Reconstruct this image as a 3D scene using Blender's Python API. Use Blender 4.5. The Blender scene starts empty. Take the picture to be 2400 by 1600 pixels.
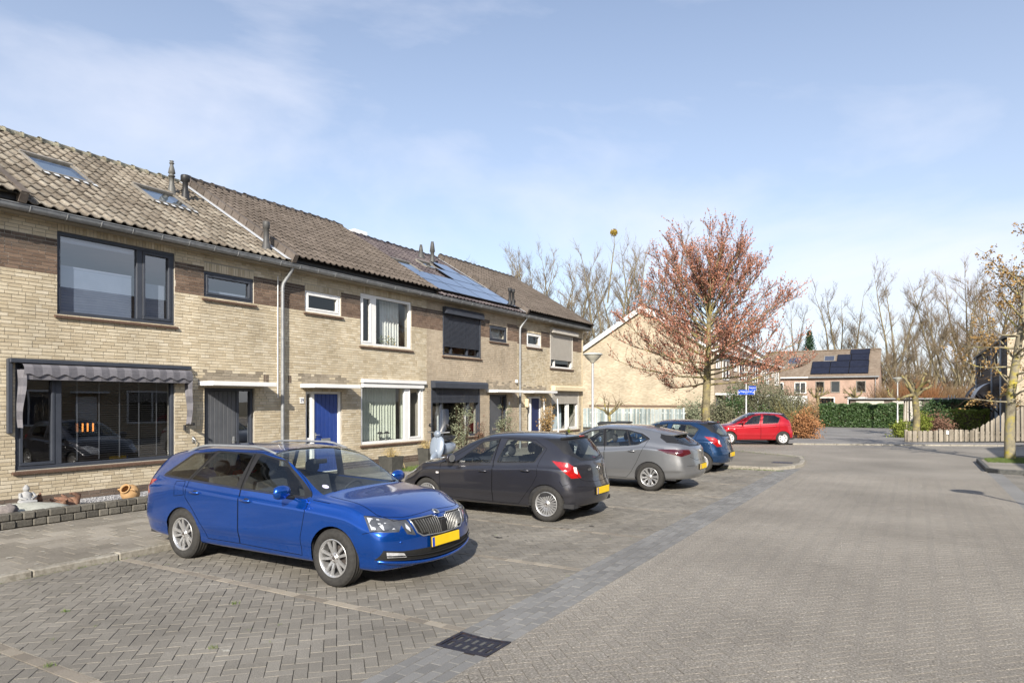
import bpy, bmesh, math, random
import numpy as np
from mathutils import Vector, Matrix, Euler
from mathutils.bvhtree import BVHTree
R = math.radians
PI = math.pi
scene = bpy.context.scene
COL = scene.collection
random.seed(7)

# ---------------------------------------------------------------- camera
CAM_H = 2.05
YAW = R(30.6)
cam_d = bpy.data.cameras.new('camera')
cam_d.sensor_width = 36.0
cam_d.lens = 24.0
cam_d.shift_y = 0.0571
cam_d.clip_start = 0.1
cam_d.clip_end = 3000
cam = bpy.data.objects.new('camera', cam_d)
COL.objects.link(cam)
cam.location = (0, 0, CAM_H)
cam.rotation_euler = (R(90), 0, YAW)
scene.camera = cam

# ---------------------------------------------------------------- world + sun
SUN_EL = R(28)
SUN_TO = Vector((0.455, -0.89, 0)).normalized()          # horizontal direction towards the sun
sun_vec = Vector((SUN_TO.x * math.cos(SUN_EL), SUN_TO.y * math.cos(SUN_EL), math.sin(SUN_EL)))
world = bpy.data.worlds.new('World')
scene.world = world
world.use_nodes = True
wn = world.node_tree.nodes
wl = world.node_tree.links
wn.clear()
w_out = wn.new('ShaderNodeOutputWorld')
w_bg = wn.new('ShaderNodeBackground')
w_sky = wn.new('ShaderNodeTexSky')
w_sky.sky_type = 'NISHITA'
w_sky.sun_disc = False
w_sky.sun_elevation = SUN_EL
w_sky.sun_rotation = math.atan2(SUN_TO.x, SUN_TO.y)
w_sky.altitude = 0
w_sky.air_density = 1.0
w_sky.dust_density = 1.0
w_sky.ozone_density = 2.5
w_tc = wn.new('ShaderNodeTexCoord')
w_map = wn.new('ShaderNodeMapping')
w_map.inputs['Scale'].default_value = (1.0, 1.0, 2.6)
w_map.inputs['Location'].default_value = (8.0, 3.0, 6.0)
w_map.inputs['Rotation'].default_value = (0.25, 0.15, 0.6)
w_n1 = wn.new('ShaderNodeTexNoise')
w_n1.inputs['Scale'].default_value = 1.7
w_n1.inputs['Detail'].default_value = 7
w_n1.inputs['Roughness'].default_value = 0.55
w_n1.inputs['Distortion'].default_value = 0.35
w_r1 = wn.new('ShaderNodeValToRGB')
w_r1.color_ramp.elements[0].position = 0.48
w_r1.color_ramp.elements[0].color = (0, 0, 0, 1)
w_r1.color_ramp.elements[1].position = 0.8
w_r1.color_ramp.elements[1].color = (1, 1, 1, 1)
w_sep = wn.new('ShaderNodeSeparateXYZ')
w_hz = wn.new('ShaderNodeMapRange')                       # thicker veil of cloud towards the horizon
w_hz.inputs['From Min'].default_value = 0.0
w_hz.inputs['From Max'].default_value = 0.62
w_hz.inputs['To Min'].default_value = 0.5
w_hz.inputs['To Max'].default_value = 0.1
w_add = wn.new('ShaderNodeMath')
w_add.operation = 'ADD'
w_add.use_clamp = True
w_mul = wn.new('ShaderNodeMath')
w_mul.operation = 'MULTIPLY'
w_mul.inputs[1].default_value = 0.62
w_mix = wn.new('ShaderNodeMix')
w_mix.data_type = 'RGBA'
w_mix.inputs['B'].default_value = (5.75, 5.85, 6.5, 1)
wl.new(w_tc.outputs['Generated'], w_map.inputs['Vector'])
wl.new(w_map.outputs['Vector'], w_n1.inputs['Vector'])
wl.new(w_n1.outputs['Fac'], w_r1.inputs['Fac'])
wl.new(w_tc.outputs['Generated'], w_sep.inputs['Vector'])
wl.new(w_sep.outputs['Z'], w_hz.inputs['Value'])
wl.new(w_r1.outputs['Color'], w_mul.inputs[0])
wl.new(w_mul.outputs['Value'], w_add.inputs[0])
wl.new(w_hz.outputs['Result'], w_add.inputs[1])
wl.new(w_add.outputs['Value'], w_mix.inputs['Factor'])
wl.new(w_sky.outputs['Color'], w_mix.inputs['A'])
wl.new(w_mix.outputs['Result'], w_bg.inputs['Color'])
w_bg.inputs['Strength'].default_value = 0.11
wl.new(w_bg.outputs['Background'], w_out.inputs['Surface'])

sun_d = bpy.data.lights.new('sun', 'SUN')
sun_d.energy = 4.6
sun_d.angle = R(0.55)
sun_d.color = (1.0, 0.93, 0.82)
sun = bpy.data.objects.new('sun', sun_d)
COL.objects.link(sun)
sun.rotation_euler = (-sun_vec).to_track_quat('-Z', 'Y').to_euler()
sun.location = (20, -40, 30)

vs = scene.view_settings
vs.view_transform = 'Standard'
vs.look = 'None'
vs.exposure = 0.7
vs.gamma = 1.0
vs.use_curve_mapping = False
scene.cycles.max_bounces = 7
scene.cycles.transparent_max_bounces = 24
scene.cycles.caustics_reflective = False
scene.cycles.caustics_refractive = False

# ---------------------------------------------------------------- materials
def pmat(name, cols, nscale=4.0, rough=0.8, spec=0.3, bump=0.0, bscale=80.0, randw=0.0, var=0.12,
         vscale=0.6, metallic=0.0, coat=0.0, detail=4.0, pos=None, streak=0.0):
    m = bpy.data.materials.new(name)
    m.use_nodes = True
    nt = m.node_tree
    n, l = nt.nodes, nt.links
    b = n['Principled BSDF']
    b.inputs['Roughness'].default_value = rough
    b.inputs['Specular IOR Level'].default_value = spec
    b.inputs['Metallic'].default_value = metallic
    b.inputs['Coat Weight'].default_value = coat
    b.inputs['Coat Roughness'].default_value = 0.04
    if not isinstance(cols[0], (tuple, list)):
        cols = [cols]
    geo = n.new('ShaderNodeNewGeometry')
    no = n.new('ShaderNodeTexNoise')
    no.inputs['Scale'].default_value = nscale
    no.inputs['Detail'].default_value = detail
    no.inputs['Roughness'].default_value = 0.65
    l.new(geo.outputs['Position'], no.inputs['Vector'])
    fac = no.outputs['Fac']
    if randw > 0:
        oi = n.new('ShaderNodeObjectInfo')
        ad = n.new('ShaderNodeMath'); ad.operation = 'ADD'
        l.new(geo.outputs['Random Per Island'], ad.inputs[0])
        l.new(oi.outputs['Random'], ad.inputs[1])
        fr = n.new('ShaderNodeMath'); fr.operation = 'FRACT'
        l.new(ad.outputs[0], fr.inputs[0])
        mx = n.new('ShaderNodeMix')
        mx.inputs['Factor'].default_value = randw
        l.new(fac, mx.inputs['A'])
        l.new(fr.outputs[0], mx.inputs['B'])
        fac = mx.outputs['Result']
    ramp = n.new('ShaderNodeValToRGB')
    els = ramp.color_ramp.elements
    lo, hi = (0.08, 0.92) if randw > 0.5 else (0.32, 0.68)
    k = len(cols)
    while len(els) < max(2, k):
        els.new(0.5)
    for i in range(len(els)):
        c = cols[min(i, k - 1)]
        els[i].position = lo + (hi - lo) * i / (len(els) - 1) if pos is None else pos[i]
        els[i].color = (c[0], c[1], c[2], 1)
    l.new(fac, ramp.inputs['Fac'])
    out = ramp.outputs['Color']
    if var > 0:
        n2 = n.new('ShaderNodeTexNoise')
        n2.inputs['Scale'].default_value = vscale
        n2.inputs['Detail'].default_value = 5
        l.new(geo.outputs['Position'], n2.inputs['Vector'])
        mr = n.new('ShaderNodeMapRange')
        mr.inputs['From Min'].default_value = 0.3
        mr.inputs['From Max'].default_value = 0.7
        mr.inputs['To Min'].default_value = 1 - var
        mr.inputs['To Max'].default_value = 1 + var
        l.new(n2.outputs['Fac'], mr.inputs['Value'])
        hm = n.new('ShaderNodeMix'); hm.data_type = 'RGBA'; hm.blend_type = 'MULTIPLY'
        hm.inputs['Factor'].default_value = 1
        l.new(out, hm.inputs['A'])
        l.new(mr.outputs['Result'], hm.inputs['B'])
        out = hm.outputs['Result']
    if streak > 0:
        mp = n.new('ShaderNodeMapping'); mp.inputs['Scale'].default_value = (2.4, 2.4, 0.3)
        l.new(geo.outputs['Position'], mp.inputs['Vector'])
        n4 = n.new('ShaderNodeTexNoise'); n4.inputs['Scale'].default_value = 1.0; n4.inputs['Detail'].default_value = 6
        l.new(mp.outputs['Vector'], n4.inputs['Vector'])
        m4 = n.new('ShaderNodeMapRange')
        m4.inputs['From Min'].default_value = 0.36; m4.inputs['From Max'].default_value = 0.6
        m4.inputs['To Min'].default_value = 1 - streak; m4.inputs['To Max'].default_value = 1 + streak * .35
        l.new(n4.outputs['Fac'], m4.inputs['Value'])
        h4 = n.new('ShaderNodeMix'); h4.data_type = 'RGBA'; h4.blend_type = 'MULTIPLY'; h4.inputs['Factor'].default_value = 1
        l.new(out, h4.inputs['A']); l.new(m4.outputs['Result'], h4.inputs['B'])
        out = h4.outputs['Result']
    l.new(out, b.inputs['Base Color'])
    if bump > 0:
        n3 = n.new('ShaderNodeTexNoise')
        n3.inputs['Scale'].default_value = bscale
        n3.inputs['Detail'].default_value = 3
        l.new(geo.outputs['Position'], n3.inputs['Vector'])
        bp = n.new('ShaderNodeBump')
        bp.inputs['Strength'].default_value = min(1, bump)
        bp.inputs['Distance'].default_value = 0.01
        l.new(n3.outputs['Fac'], bp.inputs['Height'])
        l.new(bp.outputs['Normal'], b.inputs['Normal'])
    return m

def glass(name, tint=(0.75, 0.8, 0.82), gloss=1.0, rough=0.0, ior=1.5, wobble=0.0):
    m = bpy.data.materials.new(name)
    m.use_nodes = True
    nt = m.node_tree
    n, l = nt.nodes, nt.links
    n.clear()
    o = n.new('ShaderNodeOutputMaterial')
    mx = n.new('ShaderNodeMixShader')
    f0 = ((ior - 1) / (ior + 1)) ** 2
    lw = n.new('ShaderNodeLayerWeight')
    lw.inputs['Blend'].default_value = 0.5
    pw = n.new('ShaderNodeMath'); pw.operation = 'POWER'; pw.inputs[1].default_value = 5
    l.new(lw.outputs['Facing'], pw.inputs[0])
    fr = n.new('ShaderNodeMath'); fr.operation = 'MULTIPLY_ADD'
    fr.inputs[1].default_value = 1 - f0; fr.inputs[2].default_value = f0
    l.new(pw.outputs[0], fr.inputs[0])
    tr = n.new('ShaderNodeBsdfTransparent')
    tr.inputs['Color'].default_value = (*tint, 1)
    gl = n.new('ShaderNodeBsdfGlossy')
    gl.inputs['Roughness'].default_value = rough
    gl.inputs['Color'].default_value = (gloss, gloss, gloss, 1)
    if wobble > 0:
        geo = n.new('ShaderNodeNewGeometry')
        no = n.new('ShaderNodeTexNoise')
        no.inputs['Scale'].default_value = 1.3
        no.inputs['Detail'].default_value = 1
        l.new(geo.outputs['Position'], no.inputs['Vector'])
        bp = n.new('ShaderNodeBump')
        bp.inputs['Strength'].default_value = wobble
        bp.inputs['Distance'].default_value = 0.02
        l.new(no.outputs['Fac'], bp.inputs['Height'])
        l.new(bp.outputs['Normal'], gl.inputs['Normal'])
    l.new(fr.outputs[0], mx.inputs['Fac'])
    l.new(tr.outputs[0], mx.inputs[1])
    l.new(gl.outputs[0], mx.inputs[2])
    l.new(mx.outputs[0], o.inputs['Surface'])
    return m

def emis(name, col, strength):
    m = bpy.data.materials.new(name)
    m.use_nodes = True
    b = m.node_tree.nodes['Principled BSDF']
    b.inputs['Base Color'].default_value = (*col, 1)
    b.inputs['Emission Color'].default_value = (*col, 1)
    b.inputs['Emission Strength'].default_value = strength
    return m

# ---------------------------------------------------------------- mesh helpers
class MB:
    """collects geometry for one mesh object"""
    def __init__(self):
        self.v = []; self.f = []; self.m = []; self.s = []
    def add(self, vs, fs, mi=0, smooth=False):
        o = len(self.v)
        self.v.extend(vs)
        for f in fs:
            self.f.append([i + o for i in f])
            self.m.append(mi); self.s.append(smooth)
    def box(self, x0, x1, y0, y1, z0, z1, mi=0, skip=''):
        vs = [(x0, y0, z0), (x1, y0, z0), (x1, y1, z0), (x0, y1, z0), (x0, y0, z1), (x1, y0, z1), (x1, y1, z1), (x0, y1, z1)]
        fs = {'b': (0, 3, 2, 1), 't': (4, 5, 6, 7), 'f': (0, 1, 5, 4), 'r': (1, 2, 6, 5), 'k': (2, 3, 7, 6), 'l': (3, 0, 4, 7)}
        self.add(vs, [fs[k] for k in fs if k not in skip], mi)
    def bbox(self, x0, x1, y0, y1, z0, z1, bv=0.01, mi=0):
        """box with chamfered edges"""
        b = min(bv, (x1 - x0) * .45, (y1 - y0) * .45, (z1 - z0) * .45)
        vs = []; idx = {}
        for ix, X in enumerate((x0, x1)):
            for iy, Y in enumerate((y0, y1)):
                for iz, Z in enumerate((z0, z1)):
                    sx, sy, sz = (1 - 2 * ix), (1 - 2 * iy), (1 - 2 * iz)
                    idx[(ix, iy, iz, 0)] = len(vs); vs.append((X, Y + sy * b, Z + sz * b))
                    idx[(ix, iy, iz, 1)] = len(vs); vs.append((X + sx * b, Y, Z + sz * b))
                    idx[(ix, iy, iz, 2)] = len(vs); vs.append((X + sx * b, Y + sy * b, Z))
        g = lambda a, bb, c, k: idx[(a, bb, c, k)]
        fs = []
        for a in (0, 1):
            q = [g(a, 0, 0, 0), g(a, 1, 0, 0), g(a, 1, 1, 0), g(a, 0, 1, 0)]; fs.append(q if a else q[::-1])
            q = [g(0, a, 0, 1), g(1, a, 0, 1), g(1, a, 1, 1), g(0, a, 1, 1)]; fs.append(q[::-1] if a else q)
            q = [g(0, 0, a, 2), g(1, 0, a, 2), g(1, 1, a, 2), g(0, 1, a, 2)]; fs.append(q if a else q[::-1])
        for a in (0, 1):
            for c in (0, 1):
                q = [g(a, c, 0, 0), g(a, c, 1, 0), g(a, c, 1, 1), g(a, c, 0, 1)]; fs.append(q if a == c else q[::-1])
                q = [g(a, 0, c, 0), g(a, 1, c, 0), g(a, 1, c, 2), g(a, 0, c, 2)]; fs.append(q[::-1] if a == c else q)
                q = [g(0, a, c, 1), g(1, a, c, 1), g(1, a, c, 2), g(0, a, c, 2)]; fs.append(q if a == c else q[::-1])
        for a in (0, 1):
            for c in (0, 1):
                for d in (0, 1):
                    q = [g(a, c, d, 0), g(a, c, d, 1), g(a, c, d, 2)]
                    fs.append(q if (a + c + d) % 2 else q[::-1])
        self.add(vs, fs, mi)
    def tube(self, pts, rad, n=8, mi=0, cap=True, smooth=True, flat=1.0):
        pts = [Vector(p) for p in pts]
        if not isinstance(rad, (list, tuple)):
            rad = [rad] * len(pts)
        vs = []; fs = []
        prev = None
        for i, p in enumerate(pts):
            if i == 0: d = pts[1] - pts[0]
            elif i == len(pts) - 1: d = pts[-1] - pts[-2]
            else: d = (pts[i + 1] - pts[i]).normalized() + (pts[i] - pts[i - 1]).normalized()
            if d.length < 1e-9: d = Vector((0, 0, 1))
            d.normalize()
            if prev is None:
                a = Vector((0, 0, 1)) if abs(d.z) < .9 else Vector((1, 0, 0))
                u = d.cross(a).normalized()
            else:
                u = (prev - d * prev.dot(d))
                if u.length < 1e-6: u = d.orthogonal()
                u.normalize()
            prev = u
            w = d.cross(u)
            for k in range(n):
                t = 2 * PI * k / n
                q = p + (u * math.cos(t) + w * math.sin(t) * flat) * rad[i]
                vs.append((q.x, q.y, q.z))
        for i in range(len(pts) - 1):
            for k in range(n):
                k2 = (k + 1) % n
                fs.append((i * n + k, i * n + k2, (i + 1) * n + k2, (i + 1) * n + k))
        self.add(vs, fs, mi, smooth)
        if cap:
            self.add(vs[:n], [tuple(range(n))[::-1]], mi)
            self.add(vs[-n:], [tuple(range(n))], mi)
    def lathe(self, prof, n=16, c=(0, 0, 0), axis='z', mi=0, smooth=True, a0=0.0, a1=2 * PI):
        vs = []; fs = []
        full = abs(a1 - a0 - 2 * PI) < 1e-6
        cnt = n if full else n + 1
        for (r, h) in prof:
            for k in range(cnt):
                t = a0 + (a1 - a0) * k / n
                ca, sa = math.cos(t) * r, math.sin(t) * r
                if axis == 'z': vs.append((c[0] + ca, c[1] + sa, c[2] + h))
                elif axis == 'y': vs.append((c[0] + ca, c[1] + h, c[2] + sa))
                else: vs.append((c[0] + h, c[1] + ca, c[2] + sa))
        for i in range(len(prof) - 1):
            for k in range(n):
                k2 = (k + 1) % cnt
                q = (i * cnt + k, i * cnt + k2, (i + 1) * cnt + k2, (i + 1) * cnt + k)
                fs.append(q if axis != 'y' else q[::-1])
        self.add(vs, fs, mi, smooth)
    def prism(self, poly, a, b, axis='y', mi=0):
        """poly in the plane across `axis`, extruded a..b"""
        n = len(poly)
        def P(p, h):
            return (p[0], h, p[1]) if axis == 'y' else ((h, p[0], p[1]) if axis == 'x' else (p[0], p[1], h))
        vs = [P(p, a) for p in poly] + [P(p, b) for p in poly]
        fs = [tuple(range(n)), tuple(range(n, 2 * n))[::-1]]
        for i in range(n):
            j = (i + 1) % n
            fs.append((i, i + n, j + n, j))
        self.add(vs, fs, mi)
    def quad(self, a, b, c, d, mi=0):
        self.add([a, b, c, d], [(0, 1, 2, 3)], mi)
    def mesh(self, name, mats):
        me = bpy.data.meshes.new(name)
        me.from_pydata(self.v, [], self.f)
        mats = mats if isinstance(mats, (list, tuple)) else [mats]
        for m in mats:
            me.materials.append(m)
        if len(mats) > 1:
            me.polygons.foreach_set('material_index', self.m)
        if any(self.s):
            me.polygons.foreach_set('use_smooth', self.s)
        me.update()
        return me
    def build(self, name, mats, parent=None, fix=False):
        me = self.mesh(name, mats)
        if fix:
            bm = bmesh.new(); bm.from_mesh(me)
            bmesh.ops.recalc_face_normals(bm, faces=bm.faces)
            bm.to_mesh(me); bm.free()
        return link(name, me, parent)

def link(name, me, parent=None, loc=None):
    o = bpy.data.objects.new(name, me)
    COL.objects.link(o)
    if loc is not None:
        o.location = loc
    if parent is not None:
        o.parent = parent
        if parent.get('_w') is not None:        # parts modelled in world space under a placed Empty
            o.matrix_parent_inverse = Matrix.Translation(-Vector(parent.location))
    return o

def tag(o, label=None, cat=None, group=None, kind=None):
    if label: o['label'] = label
    if cat: o['category'] = cat
    if group: o['group'] = group
    if kind: o['kind'] = kind
    return o

def thing(name, label, cat, loc=(0, 0, 0), rotz=0.0, group=None, worldparts=True):
    o = bpy.data.objects.new(name, None)
    o.empty_display_size = 0.2
    COL.objects.link(o)
    o.location = loc
    o.rotation_euler = (0, 0, rotz)
    if worldparts and rotz == 0:
        o['_w'] = 1
    return tag(o, label, cat, group)

def struct(name, mb, mats, parent=None):
    o = mb.build(name, mats, parent)
    if parent is None:
        o['kind'] = 'structure'
    return o

def depth_of(x, y):
    return -math.sin(YAW) * x + math.cos(YAW) * y
def screen(x, y, z):
    zc = depth_of(x, y)
    xc = math.cos(YAW) * x + math.sin(YAW) * y
    if zc < 0.1: return (1e9, 1e9, zc)
    return (1200 + 1600 * xc / zc, 937 - 1600 * (z - CAM_H) / zc, zc)
def in_view(x, y, z, m=0):
    s = screen(x, y, z)
    return -m <= s[0] <= 2400 + m and -m <= s[1] <= 1600 + m and s[2] > 0

# ================================================================ GROUND
M_joint = pmat('joint_sand', [(0.08, 0.07, 0.055), (0.15, 0.13, 0.1), (0.1, 0.105, 0.055)], nscale=3, rough=0.95, bump=0.5)
M_bay = pmat('grey_paver', [(0.115, 0.104, 0.086), (0.19, 0.175, 0.149), (0.23, 0.212, 0.182), (0.35, 0.325, 0.28)], nscale=130, randw=0.1, rough=0.85, bump=0.5, bscale=220, var=0.2, vscale=0.9)
M_gut = pmat('blue_grey_paver', [(0.155, 0.151, 0.143), (0.198, 0.194, 0.186), (0.25, 0.245, 0.234)], nscale=110, randw=0.2, rough=0.82, bump=0.4, bscale=220, var=0.15)
M_road = pmat('beige_paver', [(0.075, 0.067, 0.056), (0.212, 0.192, 0.163), (0.282, 0.257, 0.22), (0.57, 0.535, 0.475)], nscale=55, randw=0.02, rough=0.85, bump=0.6, bscale=160, var=0.2, vscale=0.35, detail=6)
M_mark = pmat('tan_paver', [(0.2, 0.175, 0.142), (0.26, 0.228, 0.185), (0.34, 0.3, 0.24)], nscale=60, randw=0.5, rough=0.85, bump=0.5, var=0.2)
M_tile = pmat('pavement_tile', [(0.19, 0.172, 0.142), (0.245, 0.222, 0.185), (0.29, 0.265, 0.225)], nscale=30, randw=0.35, rough=0.9, bump=0.4, var=0.22, vscale=0.8)
M_kerb = pmat('kerb_concrete', [(0.2, 0.185, 0.15), (0.3, 0.275, 0.23), (0.37, 0.35, 0.3)], nscale=18, rough=0.9, bump=0.4, var=0.2)
M_kerb_dark = pmat('dark_kerb', [(0.07, 0.07, 0.07), (0.13, 0.13, 0.12)], nscale=14, rough=0.85, bump=0.3)
M_earth = pmat('earth', [(0.1, 0.085, 0.06), (0.16, 0.135, 0.095), (0.09, 0.1, 0.05)], nscale=0.8, rough=0.95, bump=0.5, var=0.3)
M_grass = pmat('grass_blades', [(0.07, 0.12, 0.025), (0.12, 0.18, 0.04), (0.16, 0.19, 0.06)], nscale=9, randw=0.5, rough=0.8)
M_iron = pmat('cast_iron', [(0.028, 0.028, 0.04), (0.05, 0.045, 0.055), (0.13, 0.07, 0.04)], nscale=22, rough=0.45, spec=0.5, metallic=0.5, bump=0.4, pos=[0.35, 0.58, 0.72])
M_drive = pmat('driveway_paver', [(0.16, 0.15, 0.14), (0.22, 0.21, 0.2), (0.27, 0.255, 0.235)], nscale=40, rough=0.9, bump=0.5, var=0.2)
M_spot = pmat('lichen_spot', [(0.42, 0.4, 0.34), (0.5, 0.48, 0.42)], nscale=40, rough=0.95, var=0.1)

g = MB(); g.box(-500, 500, -300, 700, -0.4, -0.05)
struct('ground', g, M_earth)

def clip(poly, a, b, c):
    """keep a*x+b*y<=c"""
    out = []
    n = len(poly)
    for i in range(n):
        p, q = poly[i], poly[(i + 1) % n]
        dp, dq = a * p[0] + b * p[1] - c, a * q[0] + b * q[1] - c
        if dp <= 0: out.append(p)
        if (dp < 0 < dq) or (dq < 0 < dp):
            t = dp / (dp - dq)
            out.append((p[0] + t * (q[0] - p[0]), p[1] + t * (q[1] - p[1])))
    return out
def cliprect(poly, r):
    for a, b, c in ((-1, 0, -r[0]), (1, 0, r[1]), (0, -1, -r[2]), (0, 1, r[3])):
        poly = clip(poly, a, b, c)
        if len(poly) < 3: return []
    return poly
def area(p):
    return 0.5 * sum(p[i][0] * p[(i + 1) % len(p)][1] - p[(i + 1) % len(p)][0] * p[i][1] for i in range(len(p)))
def inset(poly, d):
    cx = sum(p[0] for p in poly) / len(poly); cy = sum(p[1] for p in poly) / len(poly)
    n = len(poly); out = []
    for i in range(n):
        a, p, b = poly[i - 1], poly[i], poly[(i + 1) % n]
        e1 = (p[0] - a[0], p[1] - a[1]); e2 = (b[0] - p[0], b[1] - p[1])
        l1 = math.hypot(*e1) or 1e-9; l2 = math.hypot(*e2) or 1e-9
        n1 = (-e1[1] / l1, e1[0] / l1); n2 = (-e2[1] / l2, e2[0] / l2)
        k = 1 + n1[0] * n2[0] + n1[1] * n2[1]
        k = max(k, 0.5)
        out.append((p[0] + d * (n1[0] + n2[0]) / k, p[1] + d * (n1[1] + n2[1]) / k))
    return out
def paver_geo(mb, poly, h=0.0, tilt=(0, 0), joint=0.003, bev=0.0018, dep=0.013):
    if area(poly) < 0: poly = poly[::-1]
    o = inset(poly, joint); t = inset(poly, joint + bev)
    if area(t) <= 1e-4: return
    cx = sum(p[0] for p in poly) / len(poly); cy = sum(p[1] for p in poly) / len(poly)
    zf = lambda p: h + (p[0] - cx) * tilt[0] + (p[1] - cy) * tilt[1]
    n = len(poly)
    vs = [(p[0], p[1], zf(p) - dep) for p in o] + [(p[0], p[1], zf(p) - bev * .8) for p in o] + [(p[0], p[1], zf(p)) for p in t]
    fs = [tuple(range(2 * n, 3 * n))]
    for i in range(n):
        j = (i + 1) % n
        fs.append((i, j, j + n, i + n)); fs.append((i + n, j + n, j + 2 * n, i + 2 * n))
    mb.add(vs, fs)
def rnd_h(k=1.0):
    return random.gauss(0, 0.0014) * k, (random.gauss(0, 0.009) * k, random.gauss(0, 0.009) * k)
def herring(rects, W=0.105):
    """45 degree herringbone pavers clipped to each rect: list of (poly, whole, centre, angle)"""
    s = math.sqrt(.5)
    for r in rects:
        us = [s * (x + y) for x in r[:2] for y in r[2:]]; vv = [s * (y - x) for x in r[:2] for y in r[2:]]
        for a in range(int(min(us) / W) - 3, int(max(us) / W) + 3):
            for b in range(int(min(vv) / W) - 3, int(max(vv) / W) + 3):
                d = (a - b) % 4
                if d == 0: q = (a, b, a + 2, b + 1); ang = PI / 4
                elif d == 3: q = (a, b, a + 1, b + 2); ang = PI * .75
                else: continue
                cu, cv = (q[0] + q[2]) / 2 * W, (q[1] + q[3]) / 2 * W
                cx, cy = s * (cu - cv), s * (cu + cv)
                if cx < r[0] - .15 or cx > r[1] + .15 or cy < r[2] - .15 or cy > r[3] + .15: continue
                poly = [(s * (u - v), s * (u + v)) for u, v in ((q[0] * W, q[1] * W), (q[2] * W, q[1] * W), (q[2] * W, q[3] * W), (q[0] * W, q[3] * W))]
                inside = all(r[0] <= p[0] <= r[1] and r[2] <= p[1] <= r[3] for p in poly)
                if not inside:
                    poly = cliprect(poly, r)
                    if len(poly) < 3 or abs(area(poly)) < 2e-4: continue
                yield poly, inside, (cx, cy), ang
def pick_largest(cands, n=300):
    """indices of the n candidates that show largest (nearest the lens and inside the picture)"""
    sc = []
    for i, (cx, cy, cz) in enumerate(cands):
        if in_view(cx, cy, cz, -10):
            sc.append((depth_of(cx, cy), i))
    sc.sort()
    return set(i for _, i in sc[:n])
def lay(parent, plist, mat, name='paver', restname='pavers', size=(0.21, 0.105), n=300, z=0.0, k=1.0, joint=0.003):
    whole = [i for i, p in enumerate(plist) if p[1]]
    pk = pick_largest([(plist[i][2][0], plist[i][2][1], z) for i in whole], n)
    picked = set(whole[i] for i in pk)
    pm = MB(); L, W = size[0] / 2, size[1] / 2
    paver_geo(pm, [(-L, -W), (L, -W), (L, W), (-L, W)], joint=joint)
    me = pm.mesh(name, mat)
    rest = MB()
    for i, (poly, ins, c, ang) in enumerate(plist):
        h, t = rnd_h(k)
        if i in picked:
            o = link(name, me, parent, (c[0], c[1], z + h))
            o.rotation_euler = (t[1], -t[0], ang)
        else:
            paver_geo(rest, poly, z + h, t, joint=joint)
    ro = rest.build(restname, mat, parent)
    ro['kind'] = 'stuff'
    return ro

STRIPES = [0.35, 2.71, 5.03, 7.53, 9.77, 12.30, 14.62, 17.0, 19.1]
BX0, BX1 = -8.8, -3.48
GX1 = -2.95
RX1 = 1.75
YEND = 20.9
sb = MB(); sb.box(BX0 - .1, BX1, -2, YEND + .1, -0.06, -0.0115)
parking = struct('parking_area', sb, M_joint)
rects = []
ys = STRIPES + [YEND + .05]
for a, b in zip(ys[:-1], ys[1:]):
    rects.append((BX0, BX1, a + .055, b - .055))
lay(parking, list(herring(rects)), M_bay, k=.8, joint=.0026)
mk = []
for ys_ in STRIPES[1:]:
    x = BX1 - .0
    while x - .21 > BX0:
        mk.append((([(x - .21, ys_ - .0525), (x, ys_ - .0525), (x, ys_ + .0525), (x - .21, ys_ + .0525)]), True, (x - .105, ys_), 0.0))
        x -= .212
lay(parking, mk, M_mark, name='marking_paver', restname='marking_pavers', n=220, k=0.8)

sb = MB(); sb.box(BX1, GX1, -2, YEND + 1, -0.06, -0.0115)
gutter_strip = struct('gutter_strip', sb, M_joint)
DR = (-3.455, -2.945, 4.59, 4.965)                       # the drain
gl = []
for rrow in range(5):
    x0 = BX1 + .106 * rrow
    y = 0.5 + (rrow * .083) % .21
    while y < YEND + .9:
        if not (y + .21 > DR[2] and y < DR[3]):
            gl.append(([(x0, y), (x0 + .106, y), (x0 + .106, y + .21), (x0, y + .21)], True, (x0 + .053, y + .105), PI / 2))
        else:
            for (p, q) in ((y, min(y + .21, DR[2])), (max(y, DR[3]), y + .21)):
                if q - p > .03:
                    gl.append(([(x0, p), (x0 + .106, p), (x0 + .106, q), (x0, q)], False, (x0 + .053, (p + q) / 2), PI / 2))
        y += .212
lay(gutter_strip, gl, M_gut, k=0.8)

# road: near street in pavers, the crossing beyond as a sheet
M_jroad = pmat('road_joint', [(0.07, 0.06, 0.05), (0.13, 0.115, 0.09)], nscale=4, rough=0.95, bump=0.5)
sb = MB(); sb.box(GX1, RX1, -3, 21.0, -0.06, -0.0115)
road = struct('road', sb, M_jroad)
lay(road, list(herring([(GX1, RX1, 0.6, 21.0)])), M_road, k=0.25, joint=0.0026)
sm = MB()
cross = [(GX1, 21.0), (RX1, 21.0), (RX1, 23.6), (1.72, 27.0), (3.0, 29.6), (12, 33.5), (40, 46), (40, 52), (12, 41.2), (-0.5, 35.35), (-4.93, 33.5), (-5.6, 33.9), (-9.5, 36.2), (-30, 46), (-30, 37), (-14.5, 31.2), (-9.0, 29.3), (-6.3, 27.9), (-3.45, 25.75), (-3.1, 24.1), (-3.0, 22.8), (-3.25, 21.5)]
sm.add([(p[0], p[1], -0.002) for p in cross], [tuple(range(len(cross)))])
cs = struct('cross_street', sm, M_road)

# right hand bay beside the road
sb = MB(); sb.box(RX1, RX1 + .32, -3, 23.4, -0.06, -0.003)
struct('edge_strip', sb, M_gut)
sb = MB(); sb.box(RX1 + .32, 7.6, -3, 23.2, -0.06, -0.006)
struct('opposite_bay', sb, M_bay)

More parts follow.
